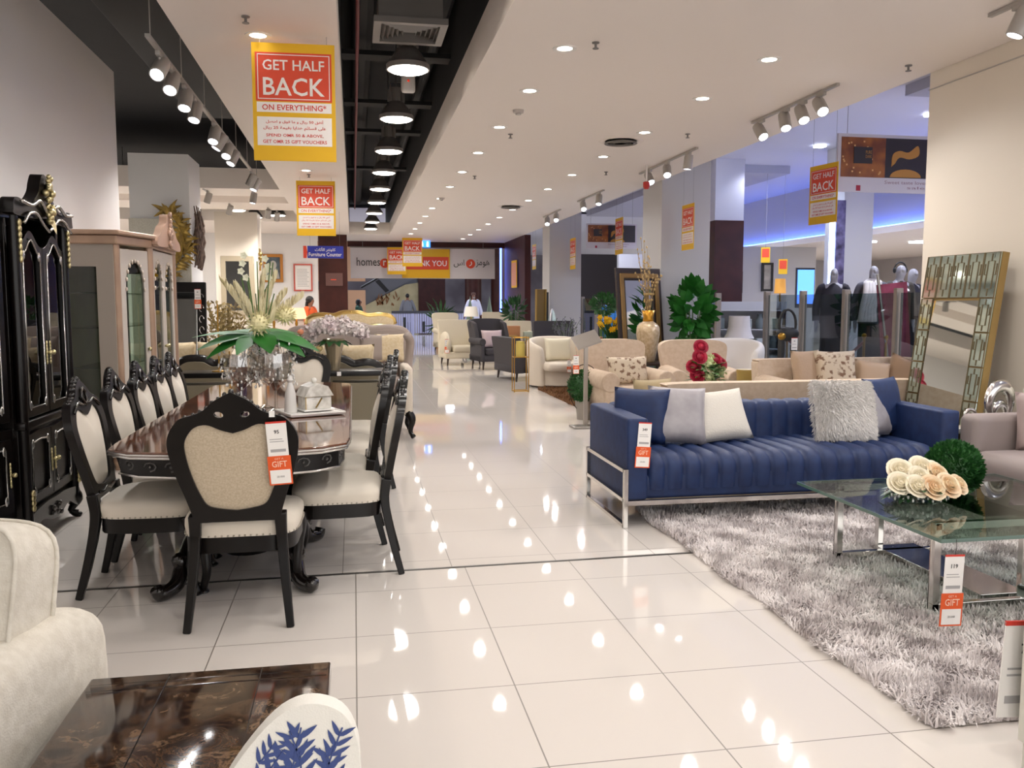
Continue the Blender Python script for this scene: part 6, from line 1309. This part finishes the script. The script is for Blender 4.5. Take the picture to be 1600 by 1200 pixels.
for k in range(26):
    a = random.uniform(0, 2 * PI); rr = random.uniform(.05, .28); top = Vector((rr * math.cos(a), rr * math.sin(a) * .7, random.uniform(.38, .6))); q.tube([(0, 0, .1), top * .6 + Vector((0, 0, .1)), top], .007, 5); q.leaf((0, 0, .14), (top.x, top.y, .35), (0, -1, .3), .42, .03, .1, 4)
    for j in range(6): b = j * PI / 3; q2.leaf(top, (math.cos(b), -.5, math.sin(b)), (0, -1, 0), .06, .045, .1, 3)
    q2.lathe([(.012, 0), (.025, .05)], 8, T=Matrix.Translation(top) @ Tr(rx=80))
obj('leaves', q, m_dkgreen, dv); obj('yellow_blossoms', q2, M('daffodil_yellow', '#efc11c', .6), dv)
topiary_ball('boxwood ball on the dark side table right of the daffodils', (4.5, 13.92, .64), .15, 500, .04)
topiary_ball('small boxwood ball left of the daffodils', (3.92, 14.0, .64), .09, 300, .03)
one('wooden_vase', T().lathe([(.001, 0), (.08, 0), (.09, .1), (.075, .22), (.08, .26), (.001, .26)], 16), m_tan, 'small brown wooden jar left of the daffodils', 'vase', (4.07, 14.15, .64))
st2 = thing('side_table', 'low table with the pedestal ball behind the second beige armchair', 'side table', (4.78, 12.15, 0)); obj('tabletop', T().lathe([(.001, .6), (.22, .6), (.22, .64), (.001, .64)], 20), m_darkleg, st2); obj('pedestal', T().lathe([(.16, 0), (.16, .02), (.025, .05), (.025, .6)], 12), m_darkleg, st2)
topiary_ball('boxwood ball right of the tall gold vase', (4.78, 12.15, .64), .16, 500, .04)
lt2 = thing('side_table', 'side table under the white bell shaded lamp', 'side table', (6.2, 13.2, 0)); obj('tabletop', T().box(-.25, -.25, .6, .25, .25, .64), m_darkleg, lt2)
for x in (-.22, .22):
    for y in (-.22, .22): obj('leg', T().box(x - .02, y - .02, 0, x + .02, y + .02, .6), m_darkleg, lt2)
lp = thing('table_lamp', 'white bell shaded lamp behind the white tub armchair', 'lamp', (6.15, 13.15, .64)); obj('base', T().lathe([(.12, 0), (.12, .02), (.03, .04), (.04, .15), (.015, .3)], 16), m_satin, lp); obj('lamp_shade', T().lathe([(.24, .26), (.2, .34), (.175, .45), (.165, .62), (.16, .62), (.17, .45)], 24), M('bell_shade', '#ded9dc', .8), lp, smooth=60)
one('drum_box', T().lathe([(.001, 0), (.12, 0), (.12, .14), (.125, .14), (.125, .18), (.001, .18)], 24), M('gold_drum', '#b39a56', .4, .4), 'round gold lidded box right of the red bouquet', 'box', (4.78, 9.98, .47))
dtb = thing('side_table', 'low dark table under the gold box and pink bowl', 'side table', (5.0, 10.0, 0)); obj('tabletop', T().rbox(-.4, -.25, .43, .4, .25, .47, .01), m_darkleg, dtb)
for x in (-.36, .36):
    for y in (-.2, .2): obj('leg', T().box(x - .02, y - .02, 0, x + .02, y + .02, .43), m_darkleg, dtb)
bw = thing('glass_bowl', 'pink glass bowl with pointed rim right of the gold box', 'bowl', (5.14, 9.95, .47)); q = T()
def bowl(u, v): a = 2 * PI * u; rr = .05 + .14 * v ** .8 + .015 * v * math.cos(a * 8); return (rr * math.cos(a), rr * math.sin(a), .02 + .2 * v ** 1.3 + .03 * v * math.cos(a * 8))
obj('bowl_body', T().grid(bowl, 48, 6, cu=True), M('pink_glass', '#d98f7a', .15, spec=.8), bw, smooth=180); obj('foot', T().lathe([(.001, 0), (.06, 0), (.05, .03), (.001, .03)], 16), M('pink_glass', '#d98f7a'), bw)
bs2 = thing('abstract_sculpture', 'tall black abstract sculpture with a loop in front of the glass partition', 'sculpture', (5.75, 10.9, 0)); obj('column', T().box(-.06, -.05, 0, -.02, .05, 1.1).box(.12, -.05, 0, .16, .05, .9), m_ink, bs2); obj('upper_stone', T().ball((.05, 0, 1.05), (.17, .08, .1), 14, 10), m_ink, bs2, smooth=180); obj('lower_stone', T().ball((.1, 0, .62), (.13, .07, .1), 14, 10), m_ink, bs2, smooth=180); obj('loop_shape', T().tube([(.05 + .12 * math.cos(a), 0, 1.18 + .2 * math.sin(a)) for a in [2 * PI * k / 20 for k in range(20)]], .018, 8, closed=True), m_ink, bs2, smooth=180); obj('gold_patch', T().ball((-.06, -.06, 1.02), (.06, .03, .05), 10, 8), m_brass, bs2, smooth=180)
price_tag('price_tag', 'white price card hanging on the black abstract sculpture', (5.87, 10.83, 1.0), 0, 0, 1.1, '99', gift=False)
lm = thing('leaning_frames', 'gold and black framed mirrors leaning together on the farther grey column', 'mirror', (4.8, 21.9, 0), 25); obj('frame', T().box(-.2, 0, 0, .1, .05, 1.82), m_bg, lm); obj('back_frame', T().box(.1, .02, 0, .22, .08, 1.75), m_ink, lm); obj('gilt_edge', T().tube([(-.2, -.02, .02), (.1, -.02, .02), (.1, -.02, 1.82), (-.2, -.02, 1.82)], .02, 6, closed=True), m_gold, lm)
rm = thing('round_mirror', 'pale rimmed round mirror leaning in front of the farther grey column', 'mirror', (4.92, 21.3, .62)); obj('rim', T().tube([(.1 * math.cos(a), .25 * math.cos(a), .35 + .34 * math.sin(a)) for a in [2 * PI * k / 24 for k in range(24)]], .02, 8, closed=True), M('white_rim', '#f2f2f2', .3), rm); obj('mirror_glass', T().prism([(.1 * math.cos(a), .35 + .33 * math.sin(a)) for a in [2 * PI * k / 20 for k in range(20)]], -.005, .005), m_mir, rm); obj('stand', T().tube([(0, .1, .02), (0, .1, -.62)], .02, 8), m_darkleg, rm)
lv = thing('lavender_vase', 'wispy lavender in a glass vase behind the cream tub armchair', 'flowers', (4.02, 16.2, 0)); obj('vase', T().lathe([(.001, 0), (.1, 0), (.12, .3), (.08, .6), (.1, .7)], 16), M('smoke_vase', '#8d8f93', .2), lv); q = T(); random.seed(23)
for k in range(26): a = random.uniform(0, 6.28); rr = random.uniform(.05, .3); t_ = Vector((rr * math.cos(a), rr * math.sin(a), random.uniform(.95, 1.2))); q.tube([(0, 0, .5), t_ * .7 + Vector((0, 0, .2)), t_], .005, 4); [q.leaf(t_ + Vector((0, 0, -.03 * j)), (random.uniform(-1, 1), -.4, .6), (0, -1, 0), .05, .02, 0, 2) for j in range(5)]
obj('sprays', q, M('lavender_grey', '#77708a', .7, c2='#5c7050', c2scale=9), lv)
# ================================================================ display left behind the dining table
cbn = thing('console', 'long dark console behind the dining table with khaki panels', 'console table', (-.72, 8.85, 0)); obj('tabletop', T().rbox(-1.02, -.2, .75, 1.02, .2, .8, .008), m_ebony, cbn); m_khaki = M('khaki_panel', '#7d7460', .5)
obj('panel', T().box(.5, -.16, .1, .96, .16, .68), m_khaki, cbn); obj('panel', T().box(-.96, -.16, .1, -.3, .16, .68), m_khaki, cbn)
for x in (-.98, -.26, .46, .98):
    for y in (-.17, .17): obj('leg', T().box(x - .018, y - .018, 0, x + .018, y + .018, .75), m_satin, cbn)
hv = thing('hydrangea_vase', 'white and pale pink hydrangeas in a tall fluted gold vase on the dark console', 'flowers', (-.2, 8.84, .8)); 
obj('vase', T().lathe([(.001, 0), (.055, 0), (.06, .03), (.075, .15), (.1, .27), (.115, .31), (.1, .3)], 14), M('fluted_gold_glass', '#a89a80', .15, .5), hv, smooth=20)
q = T(); random.seed(41); cs_ = [(-.2, 0, .4), (-.1, -.06, .44), (0, -.05, .42), (.1, -.05, .43), (.2, 0, .41), (-.05, .08, .47), (.1, .08, .46), (-.26, .04, .36), (.28, .05, .38), (-.16, .1, .43)]
for c in cs_: q.ball(c, .06, 10, 8)
for k in range(1100): c = random.choice(cs_); d = Vector((random.gauss(0, 1), random.gauss(0, 1), random.gauss(0, 1))).normalized(); q.leaf(Vector(c) + d * .06, d.orthogonal() * random.uniform(-1, 1) + d.cross(d.orthogonal()) * random.uniform(-1, 1) + d * .5, d, .04, .034, 0, 3)
obj('blossoms', q, M('hydrangea_pink', '#d9c9cb', .7, c2='#e6dfda', c2scale=6), hv, smooth=60); q = T(); [q.leaf((0, 0, .3), (math.cos(a), math.sin(a), .1), (0, 0, 1), .2, .1, .4) for a in [.5 * k for k in range(12)]]; obj('leaves', q, m_dkgreen, hv)
pr_ = thing('rose_vase', 'peach and yellow roses with dark leaves left of the hydrangea vase', 'flowers', (-.5, 8.9, .8)); obj('vase', T().lathe([(.001, 0), (.05, 0), (.07, .12), (.05, .2), (.06, .22)], 14), m_ink, pr_); q = T(); [q.leaf((0, 0, .2), (math.cos(a), math.sin(a), .5 + .3 * math.sin(3 * a)), (0, 0, 1), .2, .09, .3) for a in [.3 * k for k in range(20)]]; obj('leaves', q, m_dkgreen, pr_)
for k, (x, y, z, hx) in enumerate(((-.06, -.1, .3, '#e0c98a'), (.02, -.12, .26, '#e6cf96'), (.16, -.1, .22, '#e3cc92'), (-.02, -.06, .38, '#d98e6a'), (.06, -.05, .42, '#dda183'))): obj('rose', T().ball((x, y, z), (.035, .035, .03), 10, 8), M('rose_tone_%d' % k if False else 'rose_tone_' + 'abcde'[k], hx, .7), pr_, smooth=180)
for k, (x, h) in enumerate(((-1.3, .66), (-1.2, .2))):
    r = thing('candlestick', 'thin brass rod stand on the dark console, %s' % ('taller left one' if k == 0 else 'short right one'), 'candlestick', (x, 8.8, .8)); obj('base', T().lathe([(.07, 0), (.07, .01), (.012, .02)], 16), m_brass, r); obj('rod', T().tube([(0, 0, .01), (0, 0, h)], .007, 6), m_brass, r)
one('sticker', T().box(-.02, -.001, -.02, .02, .001, .02), m_card, 'small white sticker on the dark console edge', 'sticker', (-.15, 8.648, .775))
m_cdam = M('cream_damask', '#d8c6a6', .7, c2='#cdb892', c2scale=30, bump=.08, scale=120); m_taupe = M('taupe_velvet', '#9a8c84', .6, sheen=.4)
def carved_sofa(lab, loc, rz, w_, mat, rail, h=.92, cm=None):
    r = uphol('carved_sofa', lab, 'sofa', loc, rz, mat, w_, .85, h, .42, .62, .16, 'roll', .14, top='carved', ncush=2, cmat=cm, legm=rail)
    hw = w_ / 2 - .01; P = curve([(a * hw, .31 + .16 * (z - .42), z) for a, z in ((-1, h - .15), (-.93, h - .03), (-.7, h + .015), (-.4, h), (-.2, h + .05), (0, h + .06), (.2, h + .05), (.4, h), (.7, h + .015), (.93, h - .03), (1, h - .15))], 4); q = T().tube(P, .04, 8, sq=(2, 1))
    for k in range(7): q.ball((-.12 + .04 * k, .31 + .16 * (h - .42), h + .1 - .012 * abs(k - 3)), .028, 7, 5)
    obj('carved_rail', q, rail, r, smooth=180); return r
carved_sofa('small sofa with a dark wavy top rail seen from behind, right of the hydrangea vase', (-.22, 9.85, 0), 180, 1.05, m_khaki, m_ebony, .78, m_cdam)
carved_sofa('small dark framed sofa with cream damask pillows, behind the far chairs on the left', (-1.8, 10.8, 0), 180, 1.0, m_khaki, m_ebony, .74, m_cdam)
for k, (x, y, rz, lab) in enumerate(((-.4, 9.82, 176, 'cream damask pillow above the wavy rail, left'), (.02, 9.84, 184, 'cream damask pillow above the wavy rail, right'), (-1.62, 10.78, 176, 'cream damask pillow on the left dark framed sofa, right one'), (-2.05, 10.8, 190, 'cream damask pillow on the left dark framed sofa, left one'))):
    cushion('throw_pillow', lab, m_cdam, (x, y, .6), .4, .42, .14, -10, rz, 'cream damask pillows')
carved_sofa('taupe sofa with high scrolled ends behind the hydrangeas', (-.08, 12.6, 0), 0, 1.75, m_taupe, m_taupe, 1.06)
for k, (x, lab, mm) in enumerate(((-.72, 'mauve pillow at the left end of the taupe sofa', m_taupe), (.28, 'mauve pillow right of centre on the taupe sofa', m_taupe), (.5, 'cream pillow at the right end of the taupe sofa', m_cdam))): cushion('throw_pillow', lab, mm, (x, 12.42, .62), .42, .42, .14, -12, 0)
carved_sofa('cream sofa with a gilt carved crest farther back on the left', (-.05, 16.6, 0), 0, 1.65, m_cdam, m_gold, 1.2)
carved_sofa('cream carved sofa with a gilt crest seen from behind, nearer the aisle', (-.1, 14.6, 0), 180, 1.5, m_creamc, m_palegold, 1.05)
sdc = thing('carved_armchair', 'cream carved armchair side with a dark cabriole leg at the aisle edge', 'armchair', (.42, 9.65, 0)); 
uph = obj('side_panel', T().rbox(.1, -.3, .25, .2, .42, .78, .03), m_creamc, sdc); obj('seat', T().rbox(-.2, -.28, .25, .12, .42, .42, .04), m_creamc, sdc); obj('back_rail', T().tube(curve([(.16, .42, .5), (.2, .45, .8), (.22, .42, 1.02), (.18, .36, 1.1)], 4), .05, 10), m_taupe, sdc, smooth=180)
for y in (-.26, .4): obj('leg', T().tube(curve([(.15, y, .28), (.19, y - .03, .2), (.17, y - .01, .08), (.2, y - .05, .02)], 4), [.05, .05, .048, .045, .04, .035, .03, .028, .026, .024, .025, .028, .03], 8), m_ebony, sdc, smooth=180)
ga = T(); random.seed(51)
for k in range(46):
    t = k / 46; cx = .3 * math.sin(t * 2.9) - .12; cz = -.5 + t * 1.0; 
    for j in range(3):
        a = random.uniform(-.6, 3.7); ga.leaf((cx, -.02 - .02 * j, cz), (math.cos(a), -.35, math.sin(a)), (0, -1, 0), random.uniform(.12, .22), .05, .2, 4)
one('wall_sculpture', ga, M('gold_coral', '#b08f42', .35, .6, c2='#7c6434', c2scale=12), 'gold coral shaped wall sculpture on the striped column face', 'wall art', (-2.45, 12.64, 2.25), smooth=60)
bk2 = T()
for k in range(60): y = random.uniform(0, .62); z = random.uniform(0, .5); bk2.tube([(0, y, z), (.04 * random.random() + .02, y + random.uniform(-.03, .03), z + .2), (.02, y + random.uniform(-.03, .03), z + .42)], [.008, .02, .006], 5)
one('bark_art', bk2, M('bark_brown', '#6a5548', .8, c2='#4d3d34', c2scale=20), 'brown twig bundle wall art on the white column side', 'wall art', (-2.185, 12.85, 1.93), smooth=60)
om = thing('floor_mirror', 'black carved frame mirror leaning on the striped column', 'mirror', (-2.36, 12.44, 0)); om.rotation_euler = (math.radians(-5), 0, 0); obj('frame', T().prism([[(-.36, 0), (.36, 0), (.36, 1.76), (-.36, 1.76)], [(-.24, .14), (-.24, 1.62), (.24, 1.62), (.24, .14)]], -.03, .03), m_ebony, om, bevel=.008); obj('mirror_glass', T().box(-.25, 0, .13, .25, .01, 1.63), m_mir, om); q = T()
for k in range(10): q.tube([(.3 + .03 * math.cos(a), -.035, .2 + .15 * k + .05 * math.sin(a)) for a in [j * PI / 4 for j in range(7)]], .006, 5)
obj('frame_carving', q, m_silverline, om); price_tag('price_tag', 'white and orange price card on the black carved mirror frame', (-2.1, 12.5, 1.66), 0, 0, 1.0, '89')
dg = thing('dried_stalks', 'large bunch of dried gold stalks in front of the cream column', 'dried plants', (-1.98, 14.2, 0)); obj('urn', T().lathe([(.001, 0), (.15, 0), (.2, .3), (.12, .6), (.15, .65), (.001, .6)], 18), M('brown_urn', '#5c4a38', .4), dg); q = T(); q2 = T(); random.seed(61)
for k in range(60):
    a = random.uniform(0, 6.28); rr = random.uniform(.05, .38); t_ = Vector((rr * math.cos(a), rr * math.sin(a), random.uniform(.95, 1.5))); q.tube([(0, 0, .55), t_ * .6 + Vector((0, 0, .3)), t_], .006, 4)
    for j in range(6): q2.leaf(t_ * (1 - .06 * j), (random.uniform(-1, 1), random.uniform(-1, 1), random.uniform(0, 1)), (0, -1, 0), .08, .035, .1, 3)
obj('stalks', q, M('straw', '#8c7a4e', .7), dg); obj('dry_leaves', q2, M('dry_gold', '#a08a58', .6, c2='#7c6a3e', c2scale=10), dg)
wm = thing('wall_mirror', 'cream framed wall mirror on the cream column', 'mirror', (-2.55, 20.37, 1.2)); obj('frame', T().prism([[(-.36, 0), (.36, 0), (.36, 1.32), (-.36, 1.32)], [(-.25, .1), (-.25, 1.2), (.25, 1.2), (.25, .1)]], -.03, .03), M('aged_cream', '#a79a82', .5), wm, bevel=.01); obj('mirror_glass', T().box(-.26, 0, .09, .26, .01, 1.21), m_mir, wm)
for k, (z, h_) in enumerate(((2.2, .5), (1.45, .45))):
    q = T(); q.tube([(0, 0, 0), (.02, -.02, h_ * .5), (0, 0, h_)], .02, 8).ball((.02, -.03, h_ * .75), .05, 10, 8).ball((.02, -.03, h_ * .3), .04, 10, 8).lathe([(.03, 0), (.06, .08), (.02, .1)], 10, (.02, -.03, h_ * .45)); one('wall_ornament', q, m_gold, 'gold wall ornament on the side of the cream column, %s' % ('upper' if k == 0 else 'lower'), 'wall art', (-2.07, 20.5, z), smooth=180)
pt = thing('framed_portrait', 'gold framed portrait of a bearded figure on the white back wall', 'picture', (-2.3, 26.46, 2.08)); obj('frame', T().prism([[(-.28, 0), (.28, 0), (.28, .82), (-.28, .82)], [(-.2, .09), (-.2, .73), (.2, .73), (.2, .09)]], -.04, .03), M('orange_gold_frame', '#b87a33', .4, .3), pt, bevel=.012); obj('canvas', T().box(-.21, -.01, .08, .21, .0, .74), M('portrait_blue', '#3a4450', .6, c2='#5c6a74', c2scale=5), pt); obj('painted_figure', T().prism([(.1 * math.cos(a), .5 + .13 * math.sin(a)) for a in [2 * PI * k / 16 for k in range(16)]], -.016, -.01).prism([(-.18, .1), (.18, .1), (.13, .34), (0, .4), (-.13, .34)], -.015, -.01), M('portrait_pale', '#b9b5b0', .6), pt, smooth=0)
nt_ = thing('notice_frame', 'red edged notice frame on the white back wall', 'notice', (-1.45, 26.46, 1.82)); obj('frame', T().prism([[(-.27, 0), (.27, 0), (.27, .8), (-.27, .8)], [(-.23, .04), (-.23, .76), (.23, .76), (.23, .04)]], -.03, .02), M('notice_red', '#c4584c', .5), nt_); obj('paper', T().box(-.24, -.01, .03, .24, 0, .77), m_card, nt_); q = T()
for k in range(12): q.box(-.17, -.013, .14 + .045 * k, .12 + .05 * (k % 3 == 0), -.01, .152 + .045 * k)
obj('print_lines', q, m_grayp, nt_)
pq = thing('wall_plaque', 'small grey plaque on the maroon panel beside the counter', 'plaque', (-.55, 26.53, 1.98)); obj('plate', T().box(-.25, -.015, 0, .25, .015, .38), M('plaque_maroon', '#6a4a44', .3, .3), pq); obj('plaque_mark', T().box(-.1, -.018, .17, .06, -.015, .2), m_sred, pq)
ctr = thing('service_counter', 'white furniture counter at the back left', 'counter', (-1.6, 22.7, 0)); obj('body', T().rbox(-1.1, -.3, 0, .7, .3, 1.05, .02), M('counter_white', '#d9d2ca', .5), ctr); obj('worktop', T().box(-1.15, -.34, 1.05, .75, .34, 1.1), m_taupe, ctr)
one('office_printer', T().rbox(-.25, -.2, 0, .25, .2, .3, .03).box(-.2, -.22, .12, .2, -.2, .2), m_white, 'white printer on the furniture counter', 'printer', (-2.2, 22.6, 1.1))
stb = thing('side_table', 'table carrying the two cream lamps in front of the counter', 'side table', (-1.5, 20.3, 0)); obj('tabletop', T().box(-.6, -.2, .82, .6, .2, .86), m_creamc, stb); 
for x in (-.55, .55): obj('leg', T().box(x - .03, -.15, 0, x + .03, .15, .82), m_creamc, stb)
m_wshade = M('warm_shade', '#e9cf9f', .8, emit=.5); lamp_thing('table_lamp', 'cream shaded table lamp in front of the counter, right one', (-1.28, 20.3, .86), .5, .24, m_wshade); lamp_thing('table_lamp', 'cream shaded table lamp in front of the counter, left one', (-1.78, 20.3, .86), .55, .24, m_wshade)
